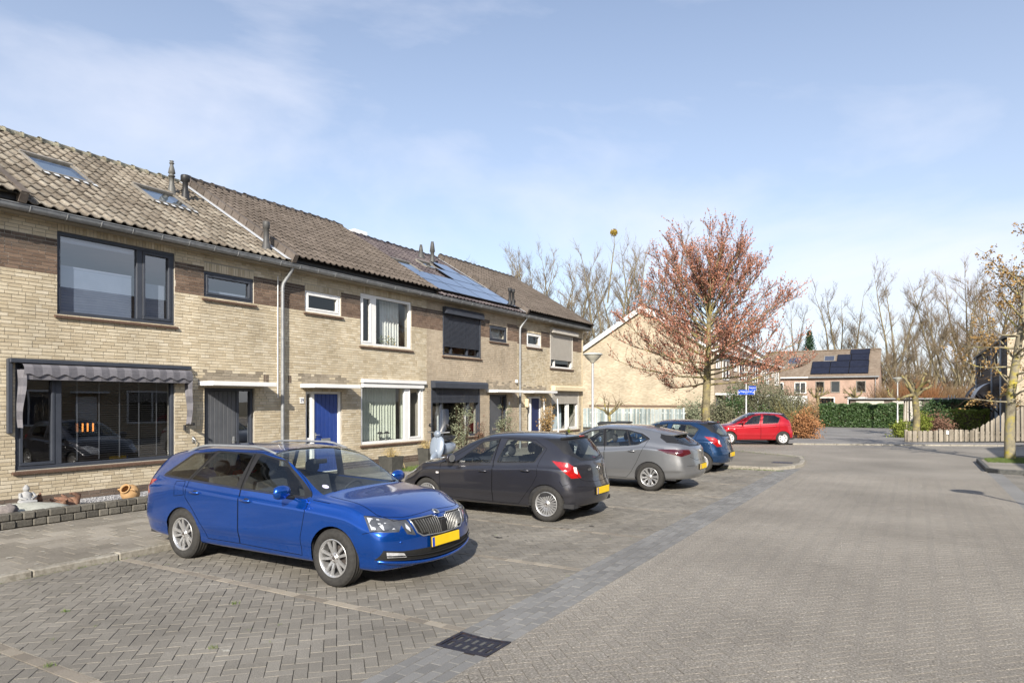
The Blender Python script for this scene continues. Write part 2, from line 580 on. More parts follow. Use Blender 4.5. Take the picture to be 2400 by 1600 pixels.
def kerb_run(pts, h, w, mat, parent, step=1.0, z0=-0.05, name='kerb_stone'):
    """kerb stones along a polyline; w is offset to the left of travel"""
    seg = []
    for a, b in zip(pts[:-1], pts[1:]):
        a = Vector((*a, 0)); b = Vector((*b, 0)); L = (b - a).length
        n = max(1, round(L / step))
        for i in range(n):
            seg.append((a.lerp(b, i / n), a.lerp(b, (i + 1) / n)))
    for a, b in seg:
        d = b - a; L = d.length
        mb = MB(); mb.bbox(0.004, L - .004, 0, w, z0, h + random.uniform(-.006, .004), 0.014)
        o = mb.build(name, mat, parent)
        o.location = a; o.rotation_euler = (0, 0, math.atan2(d.y, d.x))

# pavement in front of the houses
PZ = 0.08
sb = MB(); sb.box(-14.0, -8.96, -2, 31.2, -0.06, PZ - .0115)
pavement = struct('pavement', sb, M_joint)
tl = []
for i in range(12):
    for j in range(-2, 70):
        x0 = -8.965 - .302 * (i + 1); y0 = j * .302 + (.15 if i % 2 else 0)
        if y0 > 20.6: continue
        tl.append(([(x0, y0), (x0 + .3, y0), (x0 + .3, y0 + .3), (x0, y0 + .3)], True, (x0 + .15, y0 + .15), 0.0))
lay(pavement, tl, M_tile, name='paving_slab', restname='paving_slabs', size=(0.3, 0.3), z=PZ, joint=0.0025)
kerb_run([(-8.80, 0), (-8.80, 20.9)], 0.085, 0.15, M_kerb, pavement)
lich = MB()
for i in range(420):
    x = random.uniform(-12.0, -8.9); y = random.uniform(3.4, 14)
    r0 = random.uniform(.006, .028) * random.uniform(.5, 1.2); n = 7
    vs = [(x + r0 * random.uniform(.6, 1.2) * math.cos(2 * PI * k / n), y + 1.5 * r0 * random.uniform(.6, 1.2) * math.sin(2 * PI * k / n), PZ + .0065) for k in range(n)]
    lich.add(vs, [tuple(range(n))])
lo = lich.build('lichen_spots', M_spot, pavement); lo['kind'] = 'stuff'

# corner island at the crossing
isl = [(-14, 20.9), (-3.95, 20.9), (-3.45, 21.15), (-3.12, 21.9), (-3.0, 22.8), (-3.1, 24.1), (-3.42, 25.7), (-6.3, 27.85), (-9.0, 29.25), (-14, 31.1)]
mb = MB()
mb.add([(p[0], p[1], PZ + .004) for p in isl], [tuple(range(len(isl)))])
island = struct('corner_pavement', mb, M_tile)
kerb_run([(-8.8, 20.9), (-3.95, 20.9), (-3.45, 21.15), (-3.12, 21.9), (-3.0, 22.8), (-3.1, 24.1), (-3.42, 25.7), (-6.3, 27.85), (-9.0, 29.25)], 0.095, 0.14, M_kerb, island, step=.9)
mb = MB(); mb.bbox(-3.9, -3.3, 22.55, 22.95, .07, .096, .008)
mb.build('inspection_cover', M_iron, island)

# right island with the oak
isr = [(1.75, 23.7), (2.0, 23.3), (2.6, 23.15), (9, 23.15), (9, 31.5), (3.2, 29.4), (1.95, 27.9), (1.72, 27.2)]
mb = MB(); mb.add([(p[0], p[1], .085) for p in isr], [tuple(range(len(isr)))])
island2 = struct('verge', mb, M_tile)
kerb_run([(9, 31.5), (3.2, 29.4), (1.95, 27.9), (1.72, 27.2), (1.72, 23.75), (2.0, 23.3), (2.6, 23.15), (9, 23.15)], 0.12, 0.12, M_kerb_dark, island2)

# far side of the crossing
far = [(-5.9, 33.9), (-4.93, 33.9), (-0.5, 35.7), (12, 41.5), (40, 52.5), (40, 56), (13, 44.5), (-.2, 38.0), (-0.7, 56.3), (-6.4, 56.3), (-6.2, 42), (-5.4, 38)]
mb = MB(); mb.add([(p[0], p[1], .03) for p in far], [tuple(range(len(far)))])
driveway = struct('driveway', mb, M_drive)
kerb_run([(40, 52.35), (12, 41.4), (-0.5, 35.6), (-4.93, 33.8)], 0.06, 0.14, M_kerb, driveway, step=1.0)
fp = [(-8.5, 35.8), (-5.9, 34.4), (-5.4, 38), (-6.2, 42), (-6.4, 56), (-13.9, 56), (-13.9, 37)]
mb = MB(); mb.add([(p[0], p[1], .02) for p in fp], [tuple(range(len(fp)))])
struct('front_garden_soil', mb, M_earth)

# the street drain
dr = thing('street_drain', 'rusty cast iron street drain grate set in the grey paver strip', 'drain', ((DR[0] + DR[1]) / 2, (DR[2] + DR[3]) / 2, 0))
mb = MB()
def sag(x):
    t = (x - DR[0]) / (DR[1] - DR[0])
    return 0.005 - 0.013 * math.sin(PI * t)
# frame
for a in (DR[2], DR[3] - .02):
    for i in range(8):
        xa = DR[0] + (DR[1] - DR[0]) * i / 8; xb = DR[0] + (DR[1] - DR[0]) * (i + 1) / 8
        mb.add([(xa, a, sag(xa) + .006), (xb, a, sag(xb) + .006), (xb, a + .02, sag(xb) + .006), (xa, a + .02, sag(xa) + .006), (xa, a, -.06), (xb, a, -.06), (xb, a + .02, -.06), (xa, a + .02, -.06)],
               [(0, 1, 2, 3), (0, 4, 5, 1), (2, 6, 7, 3)])
mb.box(DR[0], DR[0] + .03, DR[2] + .02, DR[3] - .02, -.06, .01)
mb.box(DR[1] - .012, DR[1], DR[2] + .02, DR[3] - .02, -.06, .008)
mb.build('frame', M_iron, dr)
mb = MB()
X0, X1, Y0, Y1 = DR[0] + .031, DR[1] - .013, DR[2] + .021, DR[3] - .021
nc = 6; sw = .034
cw = (X1 - X0) / nc
rows = [(Y0 + .05, Y0 + .145), (Y1 - .145, Y1 - .05)]
def pl(xa, xb, ya, yb):
    za, zb = sag(xa), sag(xb)
    vs = [(xa, ya, za), (xb, ya, zb), (xb, yb, zb), (xa, yb, za)]
    mb.add(vs + [(v[0], v[1], v[2] - .013) for v in vs], [(0, 1, 2, 3), (0, 4, 5, 1), (1, 5, 6, 2), (2, 6, 7, 3), (3, 7, 4, 0)])
for i in range(nc):
    xa = X0 + cw * i; xb = xa + cw
    pl(xa, xa + (cw - sw) / 2, Y0, Y1); pl(xb - (cw - sw) / 2, xb, Y0, Y1)
    xs, xe = xa + (cw - sw) / 2, xb - (cw - sw) / 2
    yy = [Y0, rows[0][0], rows[0][1], rows[1][0], rows[1][1], Y1]
    for k in (0, 2, 4): pl(xs, xe, yy[k], yy[k + 1])
mb.build('grate', M_iron, dr)
mb = MB(); mb.quad((DR[0] + .01, DR[2] + .01, -.0095), (DR[1] - .005, DR[2] + .01, -.0095), (DR[1] - .005, DR[3] - .01, -.0095), (DR[0] + .01, DR[3] - .01, -.0095)); mb.build('slot_shade_sheet', M_kerb_dark, dr)  # flat dark sheet; its colour gives the grate slots their shaded depth

# weeds in the joints
def blades(mb, x, y, z, n, h, spread):
    for _ in range(n):
        a = random.uniform(0, 2 * PI); rr = random.uniform(0, spread)
        bx, by = x + rr * math.cos(a), y + rr * math.sin(a)
        a2 = random.uniform(0, 2 * PI); hh = h * random.uniform(.5, 1.2); w = .0025 + .04 * hh * .2
        dx, dy = math.cos(a2), math.sin(a2); lean = random.uniform(.1, .7) * hh
        mb.add([(bx - dy * w, by + dx * w, z), (bx + dy * w, by - dx * w, z), (bx + dx * lean, by + dy * lean, z + hh)], [(0, 1, 2)])
wd = MB()
for i in range(46):
    x = random.uniform(-8.5, -3.5); y = random.uniform(2.0, 12)
    blades(wd, x, y, -.004, random.randint(3, 12), .018, .03)
for x, y in ((-7.1, 3.5), (-5.75, 2.72), (-5.0, 3.6), (-5.9, 4.5)):
    blades(wd, x, y, -.004, 34, .035, .045)
for i in range(260):                                      # along kerbs
    t = random.random()
    blades(wd, -8.79 + random.gauss(0, .008), random.uniform(2, 9), -.004, 4, .02, .02)
    blades(wd, random.uniform(-6, -3.3), 20.88 + random.gauss(0, .02), -.004, 6, .04, .04)
wo = wd.build('weeds', M_grass); tag(wo, 'small green weeds growing in the paving joints', 'weeds', kind='stuff')
gv = MB()
for i in range(3800):
    x = random.uniform(1.95, 3.6); y = random.uniform(26.2, 28.6)
    if x < 1.95 + max(0, (y - 27.6)) * .9: continue
    blades(gv, x, y, .085, 3, .06, .03)
for i in range(1500):
    x = random.uniform(-8, -3.3); y = random.uniform(24.5, 28.6)
    lim = 25.75 + (-3.45 - x) * .72
    if y > lim - .05 or y < lim - .9: continue
    blades(gv, x, y, PZ, 3, .035, .03)
go = gv.build('verge_grass', M_grass); tag(go, 'short grass on the kerbed verges at the crossing', 'grass', kind='stuff')

# oil drips and worn patches on the bays
M_oil = pmat('oil_stain', [(0.035, 0.033, 0.03), (0.07, 0.065, 0.058)], nscale=40, rough=0.7, var=0.1)
ol = MB()
for (cx, cy, k) in ((-4.75, 9.9, 1.0), (-4.6, 10.15, .7), (-4.95, 9.3, .8), (-5.3, 8.7, .9), (-4.9, 8.75, .6)):
    for q in range(int(4 * k) + 1):
        x, y = cx + random.gauss(0, .12 * k), cy + random.gauss(0, .1 * k); r0 = abs(random.gauss(.012, .014)) + .004; n = 8
        ol.add([(x + r0 * random.uniform(.6, 1.3) * math.cos(2 * PI * t / n) * 1.6, y + r0 * random.uniform(.6, 1.3) * math.sin(2 * PI * t / n), .0055) for t in range(n)], [tuple(range(n))])
oo = ol.build('oil_stains', M_oil, parking); oo['kind'] = 'stuff'
wh = MB()
for (x, y) in ((-4.85, 3.62), (-8.2, 4.8), (-7.9, 5.2)):
    for q in range(4):
        r0 = random.uniform(.008, .022); n = 7; ax, ay = x + random.gauss(0, .02), y + random.gauss(0, .02)
        wh.add([(ax + r0 * random.uniform(.6, 1.2) * math.cos(2 * PI * t / n), ay + r0 * random.uniform(.6, 1.2) * math.sin(2 * PI * t / n), .006) for t in range(n)], [tuple(range(n))])
oo = wh.build('droppings', M_spot, parking); oo['kind'] = 'stuff'

# ================================================================ ROW OF HOUSES
M_mortar = pmat('mortar', [(0.32, 0.295, 0.25), (0.4, 0.37, 0.315)], nscale=25, rough=0.95, bump=0.3)
M_mortarl = pmat('pale_mortar', [(0.46, 0.42, 0.35), (0.54, 0.5, 0.43)], nscale=25, rough=0.95, bump=0.3)
YEL = [(0.43, 0.355, 0.24), (0.525, 0.445, 0.315), (0.585, 0.508, 0.372), (0.65, 0.58, 0.455)]
M_by1 = pmat('yellow_brick', YEL, nscale=9, randw=0.6, rough=0.9, bump=0.5, bscale=90, var=0.14, vscale=0.7, streak=.1)
M_by3 = pmat('buff_brick', [(0.39, 0.32, 0.235), (0.45, 0.375, 0.28), (0.51, 0.43, 0.325)], nscale=9, randw=0.55, rough=0.9, bump=0.4, bscale=90, var=0.14, vscale=0.7, streak=.08)
M_bgrime = pmat('grimy_brick', [(0.2, 0.17, 0.125), (0.27, 0.23, 0.175), (0.33, 0.285, 0.22)], nscale=9, randw=0.6, rough=0.92, bump=0.5, bscale=90, var=0.2)
M_bb = pmat('brown_brick', [(0.12, 0.08, 0.058), (0.17, 0.118, 0.086), (0.235, 0.165, 0.12)], nscale=12, randw=0.6, rough=0.9, bump=0.4, var=0.15)
M_bd = pmat('dark_brown_brick', [(0.085, 0.065, 0.052), (0.12, 0.09, 0.07), (0.15, 0.115, 0.09)], nscale=12, randw=0.6, rough=0.9, bump=0.4, var=0.15)
M_t1 = pmat('weathered_tile', [(0.125, 0.105, 0.083), (0.168, 0.144, 0.115), (0.205, 0.18, 0.147), (0.25, 0.225, 0.185)], nscale=14, randw=0.3, rough=0.92, bump=0.5, bscale=60, var=0.25, vscale=1.2)
M_t2 = pmat('brown_tile', [(0.085, 0.07, 0.058), (0.112, 0.093, 0.079), (0.145, 0.122, 0.105)], nscale=12, randw=0.25, rough=0.9, bump=0.4, var=0.15)
M_t3 = pmat('purple_tile', [(0.075, 0.062, 0.068), (0.1, 0.085, 0.09), (0.13, 0.11, 0.11)], nscale=12, randw=0.4, rough=0.85, bump=0.4, var=0.15)
M_lichen = pmat('mossy_ridge', [(0.16, 0.13, 0.09), (0.3, 0.27, 0.19), (0.42, 0.4, 0.3), (0.46, 0.3, 0.05)], nscale=7, rough=0.95, bump=0.8, bscale=40, var=0.3, pos=[0.35, 0.5, 0.62, 0.8])
M_anth = pmat('anthracite_frame', [(0.038, 0.044, 0.058), (0.05, 0.057, 0.073)], nscale=3, rough=0.45, spec=0.4, var=0.06)
M_white = pmat('white_paint', [(0.74, 0.74, 0.73), (0.8, 0.8, 0.79)], nscale=3, rough=0.45, spec=0.4, var=0.05)
M_cream = pmat('cream_paint', [(0.66, 0.55, 0.36), (0.7, 0.6, 0.42)], nscale=3, rough=0.5, var=0.05)
M_shgrey = pmat('light_shutter', [(0.48, 0.45, 0.4), (0.53, 0.5, 0.45)], nscale=3, rough=0.5, var=0.05)
M_zinc = pmat('zinc', [(0.2, 0.21, 0.22), (0.26, 0.27, 0.28), (0.32, 0.33, 0.34)], nscale=6, rough=0.5, spec=0.5, metallic=0.35, var=0.12)
M_lead = pmat('flashing', [(0.5, 0.52, 0.54), (0.6, 0.62, 0.64)], nscale=5, rough=0.6, var=0.1)
M_black = pmat('black_plastic', [(0.02, 0.02, 0.021), (0.03, 0.03, 0.031)], nscale=8, rough=0.5, spec=0.4, var=0.05)
M_pipe = pmat('dark_flue', [(0.055, 0.055, 0.055), (0.09, 0.088, 0.085)], nscale=8, rough=0.55, spec=0.4)
M_pipe2 = pmat('grey_flue', [(0.09, 0.09, 0.085), (0.16, 0.16, 0.15)], nscale=8, rough=0.5, spec=0.4)
M_sill = pmat('sill_tile', [(0.085, 0.05, 0.035), (0.13, 0.08, 0.055)], nscale=18, rough=0.55, spec=0.4, bump=0.2)
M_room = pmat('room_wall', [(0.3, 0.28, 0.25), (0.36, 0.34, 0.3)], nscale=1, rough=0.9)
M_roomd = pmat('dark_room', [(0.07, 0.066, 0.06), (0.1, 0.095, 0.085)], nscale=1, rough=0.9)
M_wood = pmat('dark_wood', [(0.05, 0.03, 0.02), (0.09, 0.06, 0.04)], nscale=5, rough=0.6)
M_glass = glass('window_glass', (0.86, 0.88, 0.88), 1.0, ior=1.7, wobble=0.03)
M_glassd = glass('sun_glass', (0.55, 0.6, 0.7), 1.0, ior=2.7, wobble=0.03)
M_velux = glass('skylight_glass', (0.5, 0.55, 0.6), 1.0, ior=3.6)
M_curt = pmat('sheer_curtain', [(0.52, 0.56, 0.47), (0.6, 0.64, 0.55)], nscale=6, rough=0.9, var=0.06)
M_curtw = pmat('white_curtain', [(0.62, 0.63, 0.6), (0.7, 0.7, 0.67)], nscale=6, rough=0.9, var=0.06)
M_blind = pmat('pleated_blind', [(0.6, 0.64, 0.66), (0.68, 0.71, 0.72)], nscale=4, rough=0.9, var=0.05)
M_slat = pmat('blind_slat', [(0.06, 0.06, 0.062), (0.08, 0.08, 0.08)], nscale=4, rough=0.5)
M_tape = pmat('blind_tape', [(0.14, 0.14, 0.145)], rough=0.8)
M_aw1 = pmat('awning_light', [(0.155, 0.15, 0.167), (0.185, 0.18, 0.197)], nscale=14, rough=0.9, var=0.1)
M_aw2 = pmat('awning_dark', [(0.1, 0.098, 0.112), (0.13, 0.127, 0.142)], nscale=14, rough=0.9, var=0.1)
M_grdoor = pmat('grey_door', [(0.075, 0.08, 0.09), (0.095, 0.1, 0.11)], nscale=3, rough=0.5, spec=0.35, var=0.06)
M_bldoor = pmat('blue_door', [(0.014, 0.04, 0.2), (0.02, 0.055, 0.25)], nscale=3, rough=0.4, spec=0.4, var=0.08)
M_chrome = pmat('brushed_metal', [(0.55, 0.55, 0.54), (0.65, 0.65, 0.64)], nscale=8, rough=0.3, metallic=0.9, var=0.05)
M_lampo = emis('warm_bulb', (1.0, 0.32, 0.06), 1.6)
M_pv = pmat('solar_cell', [(0.012, 0.016, 0.035), (0.018, 0.024, 0.05)], nscale=2, rough=0.1, spec=1.0, coat=1.0, var=0.1)
_p = M_pv.node_tree.nodes['Principled BSDF']; _p.inputs['IOR'].default_value = 2.0; _p.inputs['Coat IOR'].default_value = 2.2
M_pvf = pmat('solar_frame', [(0.02, 0.02, 0.022)], rough=0.4, metallic=0.5)
M_soffit = pmat('soffit', [(0.3, 0.27, 0.22)], rough=0.8)

WX = -14.0
BH, BL, JT = 0.067, 0.222, 0.011
brick_me = {}
def brick_mesh(mat, L, h):
    k = (mat.name, round(L, 3), round(h, 3))
    if k not in brick_me:
        b = MB(); b.box(-.0105, 0, -L / 2, L / 2, -h / 2, h / 2, skip='l')
        brick_me[k] = b.mesh('brick', mat)
    return brick_me[k]

def brick_wall(house, y0, y1, z0, z1, holes, zone, nobj=300, soldiers=(), rng=1, dirty=()):
    """wall of single bricks on the plane x = WX; zone(z) -> material"""
    rg = random.Random(rng)
    mb = MB()
    ysp = sorted(set([y0, y1] + [v for h in holes for v in h[:2]])); zsp = sorted(set([z0, z1, .268, 4.39, 4.84, 5.06] + [v for h in holes for v in h[2:]]))
    for a, b in zip(ysp[:-1], ysp[1:]):
        for c, d in zip(zsp[:-1], zsp[1:]):
            cy, cz = (a + b) / 2, (c + d) / 2
            if any(h[0] < cy < h[1] and h[2] < cz < h[3] for h in holes): continue
            mb.box(WX - .28, WX - .0095, a, b, c, d, 1 if zone(cz) in (M_bb, M_bd) else 0)
    wall = mb.build('wall', [M_mortar, M_mortarl], house)
    items = []                                           # (yc, zc, L, h, mat, whole)
    nrow = int((z1 - z0) / BH + .5)
    for r in range(nrow):
        za = z0 + r * BH; zc = za + BH / 2
        if zc > z1: break
        cut = [(h[0], h[1]) for h in list(holes) + list(soldiers) if h[2] < zc < h[3]]
        y = y0 - rg.choice((0, .055, .11, .165))
        while y < y1:
            L = BL if rg.random() > .2 else BL / 2
            segs = [(max(y, y0), min(y + L, y1))]
            for c in cut:
                ns = []
                for s in segs:
                    if s[1] <= c[0] or s[0] >= c[1]: ns.append(s)
                    else:
                        if s[0] < c[0]: ns.append((s[0], c[0]))
                        if s[1] > c[1]: ns.append((c[1], s[1]))
                segs = ns
            for s in segs:
                if s[1] - s[0] > .03:
                    items.append(((s[0] + s[1]) / 2, zc, s[1] - s[0] - JT, BH - JT, zone(zc), abs(s[1] - s[0] - BL) < 1e-6))
            y += L
    for s in soldiers:
        n = max(1, round((s[1] - s[0]) / .066)); w = (s[1] - s[0]) / n
        for i in range(n):
            items.append((s[0] + w * (i + .5), (s[2] + s[3]) / 2, w - JT, s[3] - s[2] - JT, s[4] if len(s) > 4 else zone(s[2] - 9), False))
    for i, t in enumerate(items):                        # grimy bricks above the door canopies
        for d in dirty:
            if d[0] < t[0] < d[1] and d[2] < t[1] < d[3] and rg.random() < 1.15 - .75 * (t[1] - d[2]) / (d[3] - d[2]):
                items[i] = t[:4] + (M_bgrime,) + t[5:]
    whole = [i for i, t in enumerate(items) if t[5]]
    pk = set()
    if nobj:
        p = pick_largest([(WX, items[i][0], items[i][1]) for i in whole], nobj)
        pk = set(whole[i] for i in p)
    mats = []; rest = MB()
    for i, (yc, zc, L, h, mt, wh) in enumerate(items):
        dx = rg.uniform(-.003, .0035)
        if i in pk:
            o = link('brick', brick_mesh(mt, L, h), wall, (WX + dx, yc, zc))
            o.rotation_euler = (0, 0, rg.gauss(0, .006))
        else:
            if mt not in mats: mats.append(mt)
            dy = rg.uniform(-.0015, .0015)
            rest.box(WX - .0105, WX + dx, yc - L / 2 + dy, yc + L / 2 + dy, zc - h / 2, zc + h / 2, mats.index(mt), skip='l')
    ro = rest.build('bricks', mats, wall); ro['kind'] = 'stuff'
    return wall

def frame_ring(mb, y0, y1, z0, z1, w, xa, xb, mi=0):
    mb.bbox(xa, xb, y0, y1, z0, z0 + w, .006, mi); mb.bbox(xa, xb, y0, y1, z1 - w, z1, .006, mi)
    mb.bbox(xa, xb, y0, y0 + w, z0 + w, z1 - w, .006, mi); mb.bbox(xa, xb, y1 - w, y1, z0 + w, z1 - w, .006, mi)

def window(house, y0, y1, z0, z1, mat, lights, gl=None, w=0.07, rec=0.05, sill=True, sash=()):
    """lights: list of (ya, yb) pane bays; bays in `sash` get an opening sash frame"""
    gl = gl or M_glass
    xa, xb = WX - rec - .09, WX - rec
    mb = MB(); frame_ring(mb, y0, y1, z0, z1, w, xa, xb)
    for (a, b), (c, d) in zip(lights[:-1], lights[1:]):
        mb.bbox(xa, xb, b, c, z0 + w, z1 - w, .006)
    wo = mb.build('window', mat, house)
    for i, (a, b) in enumerate(lights):
        za, zb = z0 + w, z1 - w
        if i in sash:
            m2 = MB(); frame_ring(m2, a + .004, b - .004, za + .004, zb - .004, .055, xa + .02, xb + .012)
            m2.build('sash', mat, wo)
            a, b, za, zb = a + .055, b - .055, za + .055, zb - .055
        m3 = MB(); xg = xa + .04; m3.quad((xg, a - .004, za - .004), (xg, b + .004, za - .004), (xg, b + .004, zb + .004), (xg, a - .004, zb + .004))
        m3.build('pane', gl, wo)
    if sill:
        n = max(2, round((y1 - y0 + .1) / .11)); st = (y1 - y0 + .12) / n
        m4 = MB()
        for k in range(n):
            a = y0 - .06 + st * k
            m4.prism([(WX - rec - .02, z0 - .005), (WX + .055, z0 - .035), (WX + .055, z0 - .075), (WX - rec - .02, z0 - .06)], a + .002, a + st - .002, 'y')
        m4.build('sill', M_sill, wo, fix=True)
    return wo

def curtain(house, x, y0, y1, z0, z1, mat, pitch=.16, amp=.03, name='curtain'):
    n = int((y1 - y0) / pitch * 8); mb = MB()
    rg = random.Random(int(y0 * 100))
    ph = 0; vs = []
    for i in range(n + 1):
        y = y0 + (y1 - y0) * i / n
        ph += 2 * PI / 8 * rg.uniform(.75, 1.25)
        dx = amp * math.sin(ph) + .3 * amp * math.sin(2.3 * ph)
        vs += [(x + dx * .8, y, z1), (x + dx * 1.1, y, z0)]
    mb.add(vs, [(2 * i, 2 * i + 2, 2 * i + 3, 2 * i + 1) for i in range(n)], smooth=True)
    return mb.build(name, mat, house)

def room(house, y0, y1, z0, z1, mat, depth=4.0):
    mb = MB(); xa, xb = WX - .285 - depth, WX - .285
    vs = [(xa, y0, z0), (xb, y0, z0), (xb, y1, z0), (xa, y1, z0), (xa, y0, z1), (xb, y0, z1), (xb, y1, z1), (xa, y1, z1)]
    mb.add(vs, [(0, 1, 2, 3), (4, 7, 6, 5), (0, 4, 5, 1), (2, 6, 7, 3), (3, 7, 4, 0)])
    return mb.build('room', mat, house)

# ---- roof
EX, EZ, RXX, RZ = -13.62, 5.56, -18.0, 8.2
RL = math.hypot(RXX - EX, RZ - EZ)
UX, UZ = (RXX - EX) / RL, (RZ - EZ) / RL
NX, NZ = UZ, -UX                                          # outward normal (x, z)
SLOPE = math.atan2(RZ - EZ, EX - RXX)
def rp(y, s, o=0.0):
    return Vector((EX + UX * s + NX * o, y, EZ + UZ * s + NZ * o))
PROF = [(0, .010), (.07, .032), (.17, .046), (.3, .041), (.43, .02), (.56, .006), (.72, 0), (.88, .003), (1.0, .011)]
def tile_mesh(mat, p, e):
    mb = MB(); n = len(PROF)
    ln = e * 1.1
    rows = [(0, .026 - .018), (0, .026), (ln, 0)]
    vs = []
    for (v, o) in rows:
        for (u, h) in PROF:
            vs.append((u * p * 1.03, v, h + o))
    fs = [(r * n + i, r * n + i + 1, (r + 1) * n + i + 1, (r + 1) * n + i) for r in (0, 1) for i in range(n - 1)]
    o = len(vs)
    # roll side edge
    vs += [(0, 0, .012), (0, ln, -.01)]
    fs.append((n, 2 * n, o + 1, o))
    mb.add(vs, fs[:n - 1]); mb.f = []; mb.m = []; mb.s = []; mb.v = []
    mb.add(vs, fs, 0, True)
    for i in range(n - 1): mb.s[i] = False
    return mb.mesh('roof_tile', mat)
ROT_TILE = Matrix(((0, UX, NX), (1, 0, 0), (0, UZ, NZ))).to_euler()   # local x->world y, y->up slope, z->normal
def roof(house, y0, y1, mat, raise_=0.0, cols=28, rows=16, ridge=None, start=-0.06, holes=(), nobj=0):
    ln = RL - start
    e = ln / rows; p = (y1 - y0) / cols
    mb = MB()
    a, b = rp(y0, start + .02, raise_ - .02), rp(y1, start + .02, raise_ - .02); c, d = rp(y1, RL, raise_ - .02), rp(y0, RL, raise_ - .02)
    bk = Vector((-22.4 - .05, 0, 5.5))
    mb.add([tuple(a), tuple(b), tuple(c), tuple(d), (bk.x, y1, bk.z), (bk.x, y0, bk.z)], [(0, 1, 2, 3), (3, 2, 4, 5)])
    mb.add([tuple(a), tuple(d), (bk.x, y0, bk.z), (bk.x, y0, EZ - .14), (EX, y0, EZ - .14)], [(0, 1, 2, 3, 4)])
    mb.add([tuple(b), tuple(c), (bk.x, y1, bk.z), (bk.x, y1, EZ - .14), (EX, y1, EZ - .14)], [(4, 3, 2, 1, 0)])
    rf = mb.build('roof', mat, house)
    me = tile_mesh(mat, p, e)
    spots = []
    for r in range(rows):
        for k in range(cols):
            yc, sc = y0 + (k + .5) * p, start + (r + .5) * e
            if any(h[0] < yc < h[1] and h[2] < sc < h[3] for h in holes): continue
            spots.append((k, r, rp(yc, sc, raise_)))
    pk = pick_largest([tuple(s[2]) for s in spots], nobj) if nobj else set()
    lv = [v.co.copy() for v in me.vertices]; lf = [list(f.vertices) for f in me.polygons]; ls = [f.use_smooth for f in me.polygons]
    rest = MB()
    for i, (k, r, _) in enumerate(spots):
        q = rp(y0 + k * p, start + r * e, raise_ + random.gauss(0, .003))
        eu = (ROT_TILE.x + random.gauss(0, .006), ROT_TILE.y + random.gauss(0, .006), ROT_TILE.z + random.gauss(0, .008))
        if i in pk:
            o = link('roof_tile', me, rf, q); o.rotation_euler = eu
        else:
            mt = Matrix.Translation(q) @ Euler(eu).to_matrix().to_4x4()
            b0 = len(rest.v); rest.v.extend(tuple(mt @ v) for v in lv)
            rest.f.extend([j + b0 for j in f] for f in lf); rest.m.extend([0] * len(lf)); rest.s.extend(ls)
    if rest.v:
        ro = rest.build('roof_tiles', mat, rf); ro['kind'] = 'stuff'
    # ridge caps
    n = int(round((y1 - y0) / .38)); w = (y1 - y0) / n
    rm = MB()
    for q in ((0, .13), (w + .05, .105)):
        pass
    prof = [(.135, 0), (.135, w * .12), (.118, w * .13), (.105, w + .04)]
    rm.lathe(prof, 10, axis='y', a0=-.15, a1=PI + .15)
    rme = rm.mesh('ridge_tile', ridge or mat)
    top = rp(0, RL, raise_)
    for i in range(n):
        o = link('ridge_tile', rme, rf, (top.x, y0 + i * w, top.z - .02 + random.gauss(0, .006)))
        o.rotation_euler = (random.gauss(0, .012), random.gauss(0, .02), random.gauss(0, .012))
    return rf

def verge(rf, y, mat, raise_, side, n=15, start=-0.06):
    """stepped verge tiles on the side of a raised roof (side -1: face towards smaller y)"""
    e = (RL - start) / n
    mb = MB()
    w = .11 * -side
    ya, yb = (y - .03, y + .1) if side < 0 else (y - .1, y + .03)
    mb.box(ya, yb, 0, e * 1.12, -.16, .055)
    me = mb.mesh('verge_tile', mat)
    for i in range(n):
        q = rp(0, start + e * i, raise_)
        o = link('verge_tile', me, rf, q)
        rm = ROT_TILE.to_matrix()
        o.rotation_euler = (rm @ Matrix.Rotation(.03, 3, 'X')).to_euler()

def skylight(rf, y0, y1, s0, s1, o=.09, raise_=0):
    mb = MB()
    def bx(a, b, c, d, h0, h1):
        vs = [rp(a, c, h0), rp(b, c, h0), rp(b, d, h0), rp(a, d, h0), rp(a, c, h1), rp(b, c, h1), rp(b, d, h1), rp(a, d, h1)]
        mb.add([tuple(v) for v in vs], [(0, 3, 2, 1), (4, 5, 6, 7), (0, 1, 5, 4), (1, 2, 6, 5), (2, 3, 7, 6), (3, 0, 4, 7)])
    w = .055
    h0, h1 = raise_ - .02, raise_ + o
    bx(y0, y1, s0, s0 + w, h0, h1); bx(y0, y1, s1 - w * 1.5, s1, h0, h1 + .025)
    bx(y0, y0 + w, s0 + w, s1 - w * 1.5, h0, h1); bx(y1 - w, y1, s0 + w, s1 - w * 1.5, h0, h1)
    so = mb.build('skylight', M_velf, rf, fix=True)
    return so, (y0 + w, y1 - w, s0 + w, s1 - w * 1.5, raise_ + o - .02)
M_velf = pmat('skylight_frame', [(0.2, 0.185, 0.16), (0.26, 0.24, 0.21)], nscale=5, rough=0.5, spec=0.4)
def sky_pane(house, g, rf):
    mb = MB(); mb.quad(*[tuple(rp(a, s, g[4])) for a, s in ((g[0], g[2]), (g[1], g[2]), (g[1], g[3]), (g[0], g[3]))])
    mb.build('skylight_pane', M_velux, rf)
    mb = MB(); mb.quad(*[tuple(rp(a, s, g[4] - .07)) for a, s in ((g[0], g[2]), (g[1], g[2]), (g[1], g[3]), (g[0], g[3]))])
    mb.build('skylight_sheen_sheet', M_blind, rf)  # pale sheet added below the glass to stand in for reflected sky
